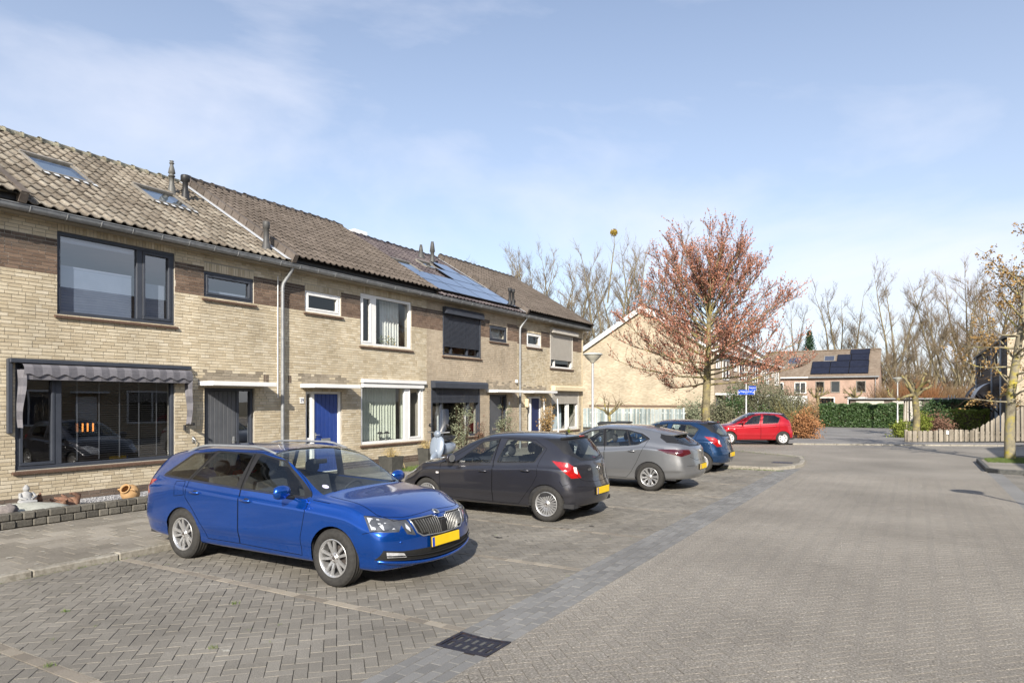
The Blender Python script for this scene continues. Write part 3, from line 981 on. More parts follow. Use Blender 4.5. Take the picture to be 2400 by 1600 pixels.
def apron(rf, y0, y1, s0, p, n=6):
    mb = MB()
    for i in range(n):
        a = y0 + (y1 - y0) * (i + .15) / n
        c = [rp(a, s0 - .1, .075), rp(a + p, s0 - .1, .07), rp(a + p, s0, .078), rp(a, s0, .075)]
        mb.add([tuple(v) for v in c], [(0, 1, 2, 3)])
    mb.build('apron_flashing', M_lead, rf)

def gutter(house, y0, y1):
    mb = MB()
    n = 10; cx, cz, r0 = -13.645, 5.50, .085
    out = []
    for i in range(n + 1):
        t = PI + PI * i / n
        out.append((cx + r0 * math.cos(t) * .95, cz + r0 * 1.15 * math.sin(t)))
    inn = [(cx + (p[0] - cx) * .9, cz + (p[1] - cz) * .9 + .002) for p in out]
    prof = out + inn[::-1]
    k = len(prof)
    vs = [(p[0], y0, p[1]) for p in prof] + [(p[0], y1, p[1]) for p in prof]
    mb.add(vs, [(i, (i + 1) % k, (i + 1) % k + k, i + k) for i in range(k)] + [tuple(range(k)), tuple(range(2 * k - 1, k - 1, -1))], smooth=False)
    mb.tube([(cx + r0, y0, cz + .004), (cx + r0, y1, cz + .004)], .012, 6)
    go = mb.build('gutter', M_zinc, house)
    bm_ = MB()
    nb = int((y1 - y0) / .62)
    for i in range(nb + 1):
        y = y0 + .2 + i * .62
        if y > y1: break
        q = [(cx + r0 * 1.06 * math.cos(PI + PI * t / 8) * .97, y, cz + r0 * 1.21 * math.sin(PI + PI * t / 8)) for t in range(9)]
        bm_.tube(q, .009, 4)
    bm_.build('gutter_bracket', M_zinc, go)
    sf = MB(); sf.box(WX - .02, -13.74, y0, y1, 5.40, 5.425)
    sf.build('soffit', M_soffit, house)

def canopy(house, y0, y1, zt=2.475, p=.52):
    mb = MB(); mb.bbox(WX - .01, WX + p, y0, y1, zt - .1, zt, .008)
    c = mb.build('canopy', M_white, house)
    return c

def planks(door, x, y0, y1, z0, z1, n, mat):
    w = (y1 - y0) / n
    m = MB(); m.bbox(-.012, 0.012, .003, w - .003, z0, z1, .006)
    me = m.mesh('plank', mat)
    for i in range(n):
        link('plank', me, door, (x, y0 + i * w, 0))

def zone_std(zc, ye, br, da):
    if zc < 0.27: return da
    if 4.84 < zc < 5.06: return da
    if 4.39 < zc <= 4.84: return br
    return ye

# ------------------------------------------------------------ house 1 (anthracite frames, awning)
def H_(label, y0, y1):
    h = thing('terraced_house', label, 'house', (WX, (y0 + y1) / 2, 0), group='terraced houses along the parking bays')
    return h
h1 = H_('weathered-roofed terraced house with striped awning and anthracite frames', 6.0, 12.06)
Z1 = 5.42
holes1 = [(6.05, 9.13, .77, 2.72), (6.75, 9.13, 3.68, 5.26), (9.85, 11.21, 4.40, 5.01), (9.86, 11.23, 0, 2.33)]
brick_wall(h1, 5.6, 12.06, 0, Z1, holes1, lambda z: zone_std(z, M_by1, M_bb, M_bd), 300,
           [(6.75, 9.13, 5.26, 5.42, M_by1), (9.85, 11.21, 5.01, 5.2, M_by1)], rng=1, dirty=[(9.8, 11.4, 2.47, 2.78)])
# the lower window
M_glassr = glass('reflective_glass', (0.72, 0.75, 0.78), 1.0, ior=2.2, wobble=0.03)
w_ = window(h1, 6.05, 9.13, .77, 2.72, M_anth, [(6.12, 6.72), (6.84, 9.06)], M_glassr, rec=.03, sash=(0,))
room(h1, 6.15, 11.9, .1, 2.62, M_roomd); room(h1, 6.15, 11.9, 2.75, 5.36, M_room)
mb = MB()
for i in range(38):
    z = .86 + i * .045
    mb.add([(WX - .2, 6.86, z), (WX - .2, 9.04, z), (WX - .228, 9.04, z + .006), (WX - .228, 6.86, z + .006)], [(0, 1, 2, 3)])
bl = mb.build('blind', M_slat, h1)
mb = MB()
for y in (7.2, 7.62, 8.03, 8.44, 8.83):
    mb.box(WX - .195, WX - .193, y - .012, y + .012, .86, 2.6)
mb.build('blind_tape', M_tape, bl)
mb = MB(); mb.box(WX - .26, WX - .19, 6.86, 9.04, 2.55, 2.62)
mb.build('head_rail', M_soffit, bl)
for y in (8.32, 8.44, 8.55, 8.67):
    mb = MB(); mb.tube([(-16.4, y, 1.33), (-16.4, y, 1.52)], .018, 6); mb.build('pendant_lamp', M_lampo, h1)
mb = MB(); mb.tube([(-15.3, 6.44, 2.0), (-15.3, 6.44, 2.06)], .03, 8); mb.build('wall_lamp', M_lampo, h1)
# the table, chairs inside read as dark shapes
mb = MB(); mb.box(-16.6, -15.6, 7.3, 8.9, .72, .76)
for a in (-16.5, -15.7):
    for b in (7.4, 8.8): mb.box(a - .03, a + .03, b - .03, b + .03, .1, .72)
mb.build('table', M_wood, h1)
window(h1, 6.75, 9.13, 3.68, 5.26, M_anth, [(6.82, 8.3), (8.42, 9.06)], M_glassd, rec=.03, sash=(1,))
mb = MB(); mb.box(WX - .215, WX - .2, 6.9, 8.28, 3.76, 4.62)
for i in range(22):
    mb.box(WX - .2, WX - .196, 6.9, 8.28, 3.77 + i * .039, 3.77 + i * .039 + .02)
b2 = mb.build('blind', M_blind, h1)
mb = MB(); mb.box(WX - .22, WX - .19, 6.85, 8.28, 4.62, 4.65); mb.box(WX - .22, WX - .17, 6.82, 8.3, 5.1, 5.16); mb.build('head_rail', M_white, b2)
mb = MB(); mb.box(WX - .24, WX - .235, 8.45, 9.03, 3.76, 4.55); mb.build('curtain', M_curtw, h1)
window(h1, 9.85, 11.21, 4.40, 5.01, M_anth, [(9.92, 11.14)], M_glassd, rec=.03, sash=(0,))
mb = MB(); mb.box(WX - .26, WX - .25, 9.9, 11.15, 4.42, 4.62); mb.build('curtain', M_curtw, h1)
# front door
d1 = MB(); frame_ring(d1, 9.86, 11.23, 0.0, 2.33, .07, WX - .15, WX - .06); d1.bbox(WX - .15, WX - .06, 10.76, 10.83, .07, 2.26, .005)
d1.bbox(WX - .15, WX - .065, 10.83, 11.16, .9, .96, .005)
do = d1.build('front_door', M_anth, h1)
planks(do, WX - .09, 9.935, 10.755, .07, 2.255, 7, M_grdoor)
mb = MB(); mb.quad((WX - .12, 10.83, .07), (WX - .12, 11.16, .07), (WX - .12, 11.16, .9), (WX - .12, 10.83, .9)); mb.quad((WX - .12, 10.83, .96), (WX - .12, 11.16, .96), (WX - .12, 11.16, 2.26), (WX - .12, 10.83, 2.26)); mb.build('pane', M_glassd, do)
mb = MB(); mb.bbox(WX - .078, WX - .064, 10.66, 10.72, .9, 1.18, .006); mb.tube([(WX - .06, 10.69, 1.08), (WX - .02, 10.69, 1.08), (WX - .02, 10.6, 1.08)], .011, 6); mb.build('handle', M_chrome, do)
mb = MB(); mb.bbox(WX - .06, WX - .045, 11.17, 11.22, 1.62, 1.74, .005); mb.build('door_bell', M_black, do)
canopy(h1, 9.7, 11.48)
mb = MB(); mb.bbox(WX, WX + .03, 9.53, 9.58, 1.1, 1.24, .005); mb.tube([(WX + .03, 9.55, 1.2), (WX + .08, 9.57, 1.16), (WX + .05, 9.6, 1.05)], .012, 6); mb.build('awning_crank', M_chrome, h1)
mb = MB()
for y in (11.52, 11.575, 11.63): mb.box(WX - .004, WX + .005, y - .02, y + .02, 2.5, 2.68)
mb.build('wall_vent', M_bd, h1)
gutter(h1, 5.9, 12.1)
sk = [(7.17, 8.23, 2.23, 3.37), (9.56, 10.64, 2.21, 3.27)]
rf1 = roof(h1, 6.0, 12.0, M_t1, 0.0, nobj=300, ridge=M_lichen, holes=[(a + .1, b - .1, c + .12, d - .12) for a, b, c, d in sk])
for s in sk:
    so, gg = skylight(rf1, *s); sky_pane(h1, gg, rf1); apron(rf1, s[0], s[1] + .1, s[2], .1)
mb = MB(); c = [rp(11.78, -.06, .075), rp(12.0, -.06, .06), rp(12.0, RL, .06), rp(11.78, RL, .075)]; mb.add([tuple(v) for v in c], [(0, 1, 2, 3)]); mb.build('lead_flashing', M_lead, rf1)
def flue(rf, y, s, prof, mat, name='flue', base=.09):
    q = rp(y, s, 0)
    mb = MB(); mb.lathe([(base * 1.9, -.12), (base * 1.5, .08), (base, .22)] + [(a, b) for a, b in prof], 14, tuple(q))
    o = mb.build(name, mat, rf)
    return o
flue(rf1, 10.88, 3.73, [(.062, .26), (.062, .42), (.085, .42), (.085, .45), (.062, .46), (.062, .49), (.09, .51), (.07, .62), (.048, .7), (.042, .72), (.042, .75), (.062, .76), (.062, .78), (.042, .78), (.042, .82), (.06, .83), (.0, .84)], M_pipe2, base=.065)
flue(rf1, 11.06, 3.37, [(.068, .26), (.068, .46), (.115, .49), (.115, .62), (.105, .64), (0, .64)], M_black, base=.07)
flue(rf1, 11.65, 0.54, [(.066, .3), (.066, .52), (.085, .53), (.085, .68), (.075, .7), (0, .7)], M_pipe, base=.07)
# downspout between the first two houses
mb = MB(); mb.tube([(-13.66, 12.12, 5.42), (-13.7, 12.12, 5.34), (-13.88, 12.02, 5.02), (-13.89, 12.0, 4.9), (-13.89, 12.0, .08)], .045, 10)
dsp = mb.build('downspout', M_zinc, h1)
mb = MB()
for z in (.9, 2.3, 3.6, 4.8): mb.tube([(-13.89, 12.0, z), (-13.89, 12.0, z + .03)], .055, 10)
mb.build('pipe_clamp', M_zinc, dsp)
mb = MB(); mb.tube([(-13.985, 11.93, 5.2), (-13.985, 11.93, 2.1)], .014, 6); mb.build('cable', M_white, h1)
# awning
aw = MB()
bxm = MB(); bxm.bbox(WX, WX + .12, 5.92, 9.46, 2.72, 2.8, .01); bxm.bbox(WX, WX + .07, 5.9, 5.98, 1.45, 2.79, .008)
awn = bxm.build('awning', M_anth, h1)
ya, yb, npan = 6.1, 9.42, 22
pw = (yb - ya) / npan
fab = MB()
for i in range(npan):
    sub = 4
    for k in range(sub):
        y_a = ya + pw * (i + k / sub); y_b = ya + pw * (i + (k + 1) / sub)
        def drop(y): return 2.50 + .03 * math.sin(2 * PI * (y - ya) / (2 * pw) * 1.0)
        ring = [(WX + .06, 2.71), (WX + .15, 2.70), (WX + .2, 2.65), (WX + .21, 2.58)]
        for (p0, p1) in zip(ring[:-1], ring[1:]):
            fab.add([(p0[0], y_a, p0[1]), (p0[0], y_b, p0[1]), (p1[0], y_b, p1[1]), (p1[0], y_a, p1[1])], [(0, 1, 2, 3)], i % 2, True)
        xw = WX + .214
        fab.add([(WX + .21, y_a, 2.58), (WX + .21, y_b, 2.58), (xw, y_b, drop(y_b)), (xw, y_a, drop(y_a))], [(0, 1, 2, 3)], i % 2)
        fab.add([(WX + .19, y_a, 2.55), (WX + .19, y_b, 2.55), (WX + .18, y_b, 2.42), (WX + .18, y_a, 2.42)], [(0, 1, 2, 3)], i % 2)
fab.build('awning_fabric', [M_aw1, M_aw2], awn)
for (yc, zb_) in ((6.09, 1.55), (9.4, 1.52)):
    fb = MB(); n = 14
    for k in range(n):
        za, zb2 = 2.6 - (2.6 - zb_) * k / n, 2.6 - (2.6 - zb_) * (k + 1) / n
        for j in range(6):
            t0, t1 = j / 6, (j + 1) / 6
            def P(t, z): return (WX + .03 + .18 * t, yc + .035 * math.sin(t * 9 + z * 2) + (.02 if yc < 7 else -.02) * math.sin(z * 6), z)
            fb.add([P(t0, za), P(t1, za), P(t1, zb2), P(t0, zb2)], [(0, 1, 2, 3)], (k // 2) % 2, True)
    fb.build('awning_side', [M_aw1, M_aw2], awn)
mb = MB(); mb.tube([(WX + .03, 9.4, 1.5), (WX + .28, 9.4, 1.52)], .03, 8); mb.tube([(WX + .05, 9.33, 1.5), (WX + .05, 9.33, 1.38)], .03, 6); mb.build('awning_arm', M_black, awn)

# ------------------------------------------------------------ house 2 (white frames, blue door)
h2 = H_('brown-roofed terraced house with white frames and blue front door', 12.06, 18.1)
holes2 = [(12.87, 14.2, 0, 2.3), (12.85, 14.17, 4.41, 4.98), (14.96, 17.3, 3.66, 5.19), (14.98, 17.95, .73, 2.6)]
brick_wall(h2, 12.06, 18.1, 0, Z1, holes2, lambda z: zone_std(z, M_by1, M_bb, M_bd), 300, [(12.85, 14.17, 4.98, 5.15, M_by1), (14.96, 17.3, 5.19, 5.4, M_by1)], rng=2, dirty=[(12.7, 14.4, 2.47, 2.78)])
window(h2, 12.85, 14.17, 4.41, 4.98, M_white, [(12.93, 14.09)], M_glass, w=.06, rec=.03, sash=(0,))
window(h2, 14.96, 17.3, 3.66, 5.19, M_white, [(15.03, 15.45), (15.66, 17.16)], M_glass, rec=.03, w=.08, sash=(0,))
wl2 = window(h2, 14.98, 17.95, .73, 2.6, M_white, [(15.05, 17.0), (17.2, 17.82)], M_glass, rec=.03, w=.08, sash=(1,))
mb = MB(); mb.bbox(WX, WX + .1, 14.96, 17.98, 2.56, 2.67, .01); mb.bbox(WX - .02, WX + .06, 15.0, 17.9, 2.42, 2.55, .01); mb.build('screen_box', M_white, h2)
room(h2, 12.2, 17.98, .1, 2.62, M_room, 3.0); room(h2, 12.2, 17.98, 2.75, 5.36, M_room, 3.0)
curtain(h2, WX - .42, 15.0, 17.0, .8, 2.55, M_curt, .13, .035)
curtain(h2, WX - .42, 17.2, 17.55, .8, 2.55, M_curt, .1, .03)
curtain(h2, WX - .4, 16.2, 17.1, 3.7, 5.15, M_curtw, .13, .03)
curtain(h2, WX - .4, 15.0, 15.4, 3.7, 5.15, M_curtw, .13, .03)
for y in (16.03, 16.33):
    mb = MB(); mb.lathe([(.05, 0), (.05, .01), (.012, .02), (.012, .2), (.11, .21), (.05, .27), (0, .28)], 10, (WX - .2, y, .8)); mb.build('candle_holder', M_black, h2)
mb = MB(); mb.box(WX - .3, WX - .14, 15.0, 17.0, .77, .8); mb.build('window_board', M_white, h2)
M_leafg = pmat('pot_leaves', [(0.05, 0.09, 0.03), (0.1, 0.14, 0.05), (0.2, 0.16, 0.04)], nscale=30, randw=0.6, rough=0.7)
M_yellowf = pmat('yellow_flower', [(0.6, 0.35, 0.03), (0.7, 0.45, 0.05)], nscale=30, rough=0.7)
mb = MB()
for y in (15.85, 16.1, 16.4, 16.65):
    for k in range(46):
        a = random.uniform(0, 6.28); rr = random.uniform(.02, .13); hh = random.uniform(.02, .28)
        c = Vector((WX - .22 + rr * math.cos(a) * .5, y + rr * math.sin(a), 3.76 + hh)); d = Vector((random.gauss(0, 1), random.gauss(0, 1), random.gauss(0, 1))).normalized() * .03; e2 = d.orthogonal().normalized() * .012
        mb.add([tuple(c - d), tuple(c + e2), tuple(c + d), tuple(c - e2)], [(0, 1, 2, 3)], 1 if random.random() < .12 and y > 16.3 else 0)
mb.build('potted_flowers', [M_leafg, M_yellowf], h2)
d2 = MB(); frame_ring(d2, 12.87, 14.2, 0, 2.3, .08, WX - .15, WX - .05); d2.bbox(WX - .15, WX - .05, 13.12, 13.22, .08, 2.22, .005); d2.bbox(WX - .15, WX - .055, 12.95, 13.12, .95, 1.03, .005)
do = d2.build('front_door', M_white, h2)
planks(do, WX - .1, 13.225, 14.115, .08, 2.215, 6, M_bldoor)
mb = MB(); mb.quad((WX - .11, 12.95, .08), (WX - .11, 13.12, .08), (WX - .11, 13.12, .95), (WX - .11, 12.95, .95)); mb.quad((WX - .11, 12.95, 1.03), (WX - .11, 13.12, 1.03), (WX - .11, 13.12, 2.22), (WX - .11, 12.95, 2.22)); mb.build('pane', M_glass, do)
mb = MB(); mb.bbox(WX - .088, WX - .076, 13.5, 13.84, .9, .99, .004); mb.build('letterbox', M_chrome, do)
mb = MB(); mb.bbox(WX - .088, WX - .076, 13.26, 13.31, 1.0, 1.16, .004); mb.tube([(WX - .08, 13.28, 1.1), (WX - .03, 13.28, 1.1), (WX - .03, 13.4, 1.1)], .011, 6); mb.build('handle', M_chrome, do)
canopy(h2, 12.68, 14.42)
def text(parent, body, loc, rot, size, mat, name='lettering', ext=.001, al='CENTER'):
    cu = bpy.data.curves.new(name, 'FONT'); cu.body = body; cu.size = size; cu.extrude = ext; cu.align_x = al; cu.align_y = 'CENTER'
    ob = bpy.data.objects.new(name, cu); COL.objects.link(ob)
    dg = bpy.context.evaluated_depsgraph_get(); me = bpy.data.meshes.new_from_object(ob.evaluated_get(dg))
    bpy.data.objects.remove(ob); me.materials.clear(); me.materials.append(mat)
    o = link(name, me, parent, loc); o.rotation_euler = rot
    return o
M_ink = pmat('blue_ink', [(0.02, 0.03, 0.1)], rough=0.5)
mb = MB(); mb.bbox(WX + .004, WX + .014, 12.66, 12.8, 1.96, 2.12, .003); pl_ = mb.build('house_number', M_white, h2)
text(pl_, '29', (WX + .0165, 12.73, 2.04), (PI / 2, 0, PI / 2), .12, M_ink)
mb = MB()
for y in (12.3, 12.355): mb.box(WX - .004, WX + .005, y - .02, y + .02, 2.5, 2.68)
mb.build('wall_vent', M_bd, h2)
gutter(h2, 12.1, 18.12)
RA = .17
rf2 = roof(h2, 12.08, 18.1, M_t2, RA, start=-.1, nobj=300)
verge(rf2, 12.02, M_t2, RA, -1, start=-.1)
mb = MB(); mb.box(EX - .02, EX + .012, 12.02, 18.1, 5.55, 5.66); mb.build('fascia', M_black, h2)
mb = MB(); mb.prism([(EX - .01, EZ - .05), (rp(0, 0, RA).x, rp(0, 0, RA).z - .02), (rp(0, RL, RA).x, rp(0, RL, RA).z - .02), (rp(0, RL, 0).x, rp(0, RL, 0).z - .1)], 12.0, 12.03, 'y'); mb.build('verge_board', M_lead, h2, fix=True)

# ------------------------------------------------------------ house 3 (roller shutters, solar panels)
h3 = H_('terraced house with dark roller shutters and solar panels on its roof', 18.1, 24.1)
holes3 = [(19.0, 21.36, 3.6, 5.22), (18.34, 21.31, .74, 2.62), (22.0, 23.3, 4.32, 4.93), (22.0, 23.3, 0, 2.26)]
brick_wall(h3, 18.1, 24.1, 0, Z1, holes3, lambda z: zone_std(z, M_by3, M_bb, M_bd), 0, [(22.0, 23.3, 4.93, 5.1, M_by3)], rng=3, dirty=[(21.8, 23.6, 2.44, 2.8)])
def shutter(house, y0, y1, zt, zb, mat, boxmat, bz, by1=None, bx=.17):
    mb = MB(); n = int((zt - zb) / .042)
    for i in range(n):
        a = zb + (zt - zb) * i / n; b = zb + (zt - zb) * (i + 1) / n
        mb.prism([(WX - .03, a + .002), (WX - .006, a + .006), (WX - .006, b - .008), (WX - .03, b - .002)], y0 + .04, y1 - .04, 'y')
    so = mb.build('roller_shutter', mat, house, fix=True)
    for ya_ in (y0, y1 - .06):
        g = MB(); g.bbox(WX - .04, WX + .012, ya_, ya_ + .06, zb - 1.2 if zt - zb < 1 else zb - .3, zt, .005)
        g.build('guide_rail', mat, so)
    b = MB(); b.prism([(WX - .01, bz[0]), (WX + bx, bz[0]), (WX + bx, bz[1] - .07), (WX + bx - .05, bz[1]), (WX - .01, bz[1])], y0 - .02, (by1 or y1) + .02, 'y')
    b.build('shutter_box', boxmat, so, fix=True)
window(h3, 19.0, 21.36, 3.6, 5.22, M_anth, [(19.07, 19.55), (19.63, 20.55), (20.63, 21.29)], M_glass, rec=.06)
shutter(h3, 19.0, 21.36, 5.1, 3.9, M_anth, M_anth, (5.03, 5.26))
window(h3, 18.34, 21.31, .74, 2.62, M_anth, [(18.41, 18.95), (19.05, 20.6), (20.72, 21.24)], M_glass, rec=.06)
shutter(h3, 18.34, 21.31, 2.55, 1.95, M_anth, M_anth, (2.46, 2.7), 21.58, .2)
window(h3, 22.0, 23.3, 4.32, 4.93, M_anth, [(22.07, 23.23)], M_glass, rec=.03, sash=(0,))
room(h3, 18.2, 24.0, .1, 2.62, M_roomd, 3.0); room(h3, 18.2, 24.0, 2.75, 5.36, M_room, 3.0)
curtain(h3, WX - .4, 19.1, 19.6, .8, 2.5, M_curtw, .13, .03); curtain(h3, WX - .4, 20.8, 21.2, .8, 2.5, M_curtw, .13, .03)
mb = MB(); mb.box(WX - .3, WX - .28, 22.05, 23.25, 4.36, 4.9); mb.build('curtain', M_curtw, h3)
d3 = MB(); frame_ring(d3, 22.0, 23.3, 0, 2.26, .07, WX - .15, WX - .06); d3.bbox(WX - .15, WX - .06, 22.9, 22.97, .07, 2.19, .005)
do = d3.build('front_door', M_anth, h3)
mb = MB(); mb.bbox(WX - .11, WX - .085, 22.07, 22.9, .07, 2.19, .005); mb.build('door_leaf', M_grdoor, do)
mb = MB(); mb.quad((WX - .11, 22.97, .07), (WX - .11, 23.23, .07), (WX - .11, 23.23, 2.19), (WX - .11, 22.97, 2.19)); mb.build('pane', M_glassd, do)
mb = MB(); mb.bbox(WX - .084, WX - .07, 22.3, 22.7, .88, .97, .004); mb.build('letterbox', M_chrome, do)
canopy(h3, 21.75, 23.72, 2.44)
mb = MB(); mb.bbox(WX + .002, WX + .012, 23.4, 23.5, 1.85, 1.98, .003); mb.build('house_number', M_white, h3)
gutter(h3, 18.12, 24.12)
pv = []
for r_ in range(2):
    for c_ in range(4): pv.append((18.2 + 1.4 * c_, 19.59 + 1.4 * c_, .16 + .83 * r_, .98 + .83 * r_))
pv += [(21.25, 22.62, 1.83, 2.87), (22.64, 23.3, 1.83, 2.87), (21.95, 23.0, 2.89, 3.75)]
sk3 = [(18.3, 19.62, 1.95, 2.82), (20.85, 21.75, 2.95, 3.62)]
rf3 = roof(h3, 18.1, 24.1, M_t3, 0.0, holes=[(a + .1, b - .1, c + .12, d - .12) for a, b, c, d in sk3])
for s in sk3:
    so, gg = skylight(rf3, *s); sky_pane(h3, gg, rf3)
for (a, b, c, d) in pv:
    mb = MB()
    vs = [rp(y, s, o) for o in (.1, .14) for y, s in ((a, c), (b, c), (b, d), (a, d))]
    mb.add([tuple(v) for v in vs], [(0, 3, 2, 1), (4, 5, 6, 7), (0, 1, 5, 4), (1, 2, 6, 5), (2, 3, 7, 6), (3, 0, 4, 7)])
    p_ = mb.build('solar_panel', M_pvf, h3)
    mb = MB(); mb.add([tuple(rp(y, s, .1425)) for y, s in ((a + .02, c + .02), (b - .02, c + .02), (b - .02, d - .02), (a + .02, d - .02))], [(0, 1, 2, 3)]); mb.build('cells', M_pv, p_)
flue(rf3, 22.3, 3.9, [(.08, .3), (.08, .5), (.11, .52), (.07, .85), (.05, .9), (.06, .92), (0, .93)], M_pipe)
flue(rf3, 22.1, 4.4, [(.07, .25), (.09, .3), (.05, .55), (0, .56)], M_pipe)
flue(rf3, 23.3, .3, [(.05, .3), (.05, .62), (.07, .63), (.07, .78), (0, .79)], M_black, base=.06)
flue(rf3, 23.55, .3, [(.05, .3), (.05, .6), (.07, .61), (.07, .76), (0, .77)], M_black, base=.06)
mb = MB(); c = [rp(23.86, -.06, .075), rp(24.1, -.06, .06), rp(24.1, RL, .06), rp(23.86, RL, .075)]; mb.add([tuple(v) for v in c], [(0, 1, 2, 3)]); mb.build('lead_flashing', M_lead, rf3)
mb = MB(); mb.bbox(-18.75, -18.35, 19.3, 20.0, 7.9, 8.56, .02); mb.build('roof_box', M_white, h3)
mb = MB(); mb.tube([(-13.66, 24.3, 5.42), (-13.7, 24.3, 5.34), (-13.88, 24.15, 5.0), (-13.89, 24.13, 4.9), (-13.89, 24.13, .08)], .045, 10); mb.build('downspout', M_zinc, h3)
mb = MB(); mb.lathe([(.06, 0), (.07, .04), (.05, .12), (0, .13)], 10, (-13.95, 23.95, 2.75)); mb.build('outdoor_lamp', M_white, h3)

# ------------------------------------------------------------ house 4 (end of the row)
h4 = H_('end terraced house with cream shutters and a bare corner', 24.1, 30.35)
holes4 = [(24.9, 26.16, 4.30, 4.88), (27.0, 29.32, 3.5, 5.22), (27.15, 29.98, .66, 2.62), (24.95, 26.2, 0, 2.2)]
brick_wall(h4, 24.1, 30.35, 0, Z1, holes4, lambda z: zone_std(z + .03, M_by1, M_bb, M_bd), 0, [(24.9, 26.16, 4.88, 5.05, M_by1)], rng=4, dirty=[(24.6, 26.6, 2.44, 2.7)])
window(h4, 24.9, 26.16, 4.30, 4.88, M_white, [(24.97, 26.09)], M_glass, w=.06, rec=.03, sash=(0,))
window(h4, 27.0, 29.32, 3.5, 5.22, M_white, [(27.08, 27.5), (27.6, 29.24)], M_glass, rec=.06)
shutter(h4, 27.0, 29.32, 5.12, 3.86, M_shgrey, M_shgrey, (5.05, 5.26), 29.6)
window(h4, 27.15, 29.98, .66, 2.62, M_white, [(27.23, 28.75), (28.95, 29.9)], M_glass, rec=.06, sash=(1,))
shutter(h4, 27.15, 29.98, 2.55, 1.87, M_shgrey, M_cream, (2.47, 2.7), 30.28, .2)
room(h4, 24.25, 30.2, .1, 2.62, M_room, 3.0); room(h4, 24.25, 30.2, 2.75, 5.36, M_room, 3.0)
M_curtb = pmat('blue_curtain', [(0.42, 0.5, 0.55), (0.5, 0.57, 0.62)], nscale=6, rough=0.9)
curtain(h4, WX - .4, 27.2, 28.9, .7, 2.5, M_curtb, .13, .035)
d4 = MB(); frame_ring(d4, 24.95, 26.2, 0, 2.2, .08, WX - .15, WX - .05); d4.bbox(WX - .15, WX - .05, 25.28, 25.38, .08, 2.12, .005)
do = d4.build('front_door', M_white, h4)
mb = MB(); mb.bbox(WX - .11, WX - .085, 25.38, 26.12, .08, 2.12, .005); mb.build('door_leaf', M_ink, do)
mb = MB(); mb.quad((WX - .11, 25.03, .08), (WX - .11, 25.28, .08), (WX - .11, 25.28, 2.12), (WX - .11, 25.03, 2.12)); mb.build('pane', M_glass, do)
canopy(h4, 24.55, 26.7, 2.44)
mb = MB(); mb.bbox(WX, WX + .14, 24.72, 24.86, 1.75, 2.1, .02); mb.build('outdoor_lamp', M_cream, h4)
gutter(h4, 24.12, 30.62)
rf4 = roof(h4, 24.12, 30.5, M_t2, RA, cols=30, start=-.1)
verge(rf4, 24.06, M_t2, RA, -1, start=-.1); verge(rf4, 30.52, M_t2, RA, 1, start=-.1)
mb = MB(); mb.box(EX - .02, EX + .012, 24.06, 30.5, 5.55, 5.66); mb.build('fascia', M_black, h4)
# the gable end and the back of the row
mb = MB(); mb.prism([(WX - .0095, 0), (WX - .0095, 5.42), (-18, 8.05), (-22.3, 5.42), (-22.3, 0)], 30.33, 30.345, 'y'); mb.build('gable_wall', M_by1, h4)
bk = MB(); bk.box(-22.4, -22.3, 5.0, 30.345, 0, 5.5); bk.build('back_wall', M_by1, h4)
mb = MB(); mb.box(WX - .28, WX + .012, 30.35, 30.47, 0, 5.45); mb.build('corner_pier', M_cream, h4)

# ------------------------------------------------------------ house 0: the neighbour cut by the frame
h0 = H_('terraced house at the left edge, only its raised roof corner in view', 0.5, 5.9)
brick_wall(h0, -0.2, 5.6, 0, Z1, [(3.2, 5.2, .77, 2.6)], lambda z: zone_std(z, M_by1, M_bb, M_bd), 0, [], rng=5)
gutter(h0, -.2, 5.9)
mb = MB(); frame_ring(mb, 3.2, 5.2, .77, 2.6, .08, WX - .14, WX - .04); wz = mb.build('window', M_white, h0)
mb = MB(); mb.quad((WX - .09, 3.28, .85), (WX - .09, 5.12, .85), (WX - .09, 5.12, 2.52), (WX - .09, 3.28, 2.52)); mb.build('pane', M_glassd, wz)
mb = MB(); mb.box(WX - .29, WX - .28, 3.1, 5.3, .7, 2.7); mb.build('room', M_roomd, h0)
rf0 = roof(h0, -0.02, 5.98, M_t1, RA, start=-.1)
verge(rf0, 5.99, M_t2, RA, 1, start=-.1)
mb = MB(); mb.box(EX - .02, EX + .012, 0, 5.98, 5.55, 5.66); mb.build('fascia', M_black, h0)

# ================================================================ CARS
def paint(name, col, rough=0.28, metallic=0.5, flake=0.06):
    m = pmat(name, [tuple(c * .94 for c in col), tuple(min(1, c * 1.06) for c in col)], nscale=900, rough=rough, spec=0.5, metallic=metallic, coat=1.0, var=flake, vscale=1.5)
    return m
P_blue = paint('blue_metallic', (0.003, 0.07, 0.37), 0.23, 0.68)
P_dark = paint('graphite_metallic', (0.045, 0.045, 0.055), 0.28, 0.6)
P_silver = paint('silver_metallic', (0.27, 0.275, 0.285), 0.3, 0.7)
P_navy = paint('navy_metallic', (0.014, 0.05, 0.13), 0.26, 0.6)
P_red = paint('red_metallic', (0.42, 0.008, 0.018), 0.3, 0.35)
M_trim = pmat('black_trim', [(0.012, 0.012, 0.013), (0.018, 0.018, 0.019)], nscale=20, rough=0.4, spec=0.5, var=0.05)
M_grillem = pmat('grille_black', [(0.01, 0.01, 0.01), (0.02, 0.02, 0.02)], nscale=60, rough=0.6, var=0.1)
M_seam = pmat('panel_gap', [(0.006, 0.006, 0.007)], rough=0.9, spec=0.1)
M_tyre = pmat('tyre_rubber', [(0.028, 0.027, 0.026), (0.045, 0.043, 0.04)], nscale=25, rough=0.85, spec=0.25, bump=0.25, bscale=120, var=0.15)
M_rim = pmat('alloy', [(0.5, 0.5, 0.5), (0.6, 0.6, 0.6)], nscale=30, rough=0.32, metallic=0.75, var=0.06)
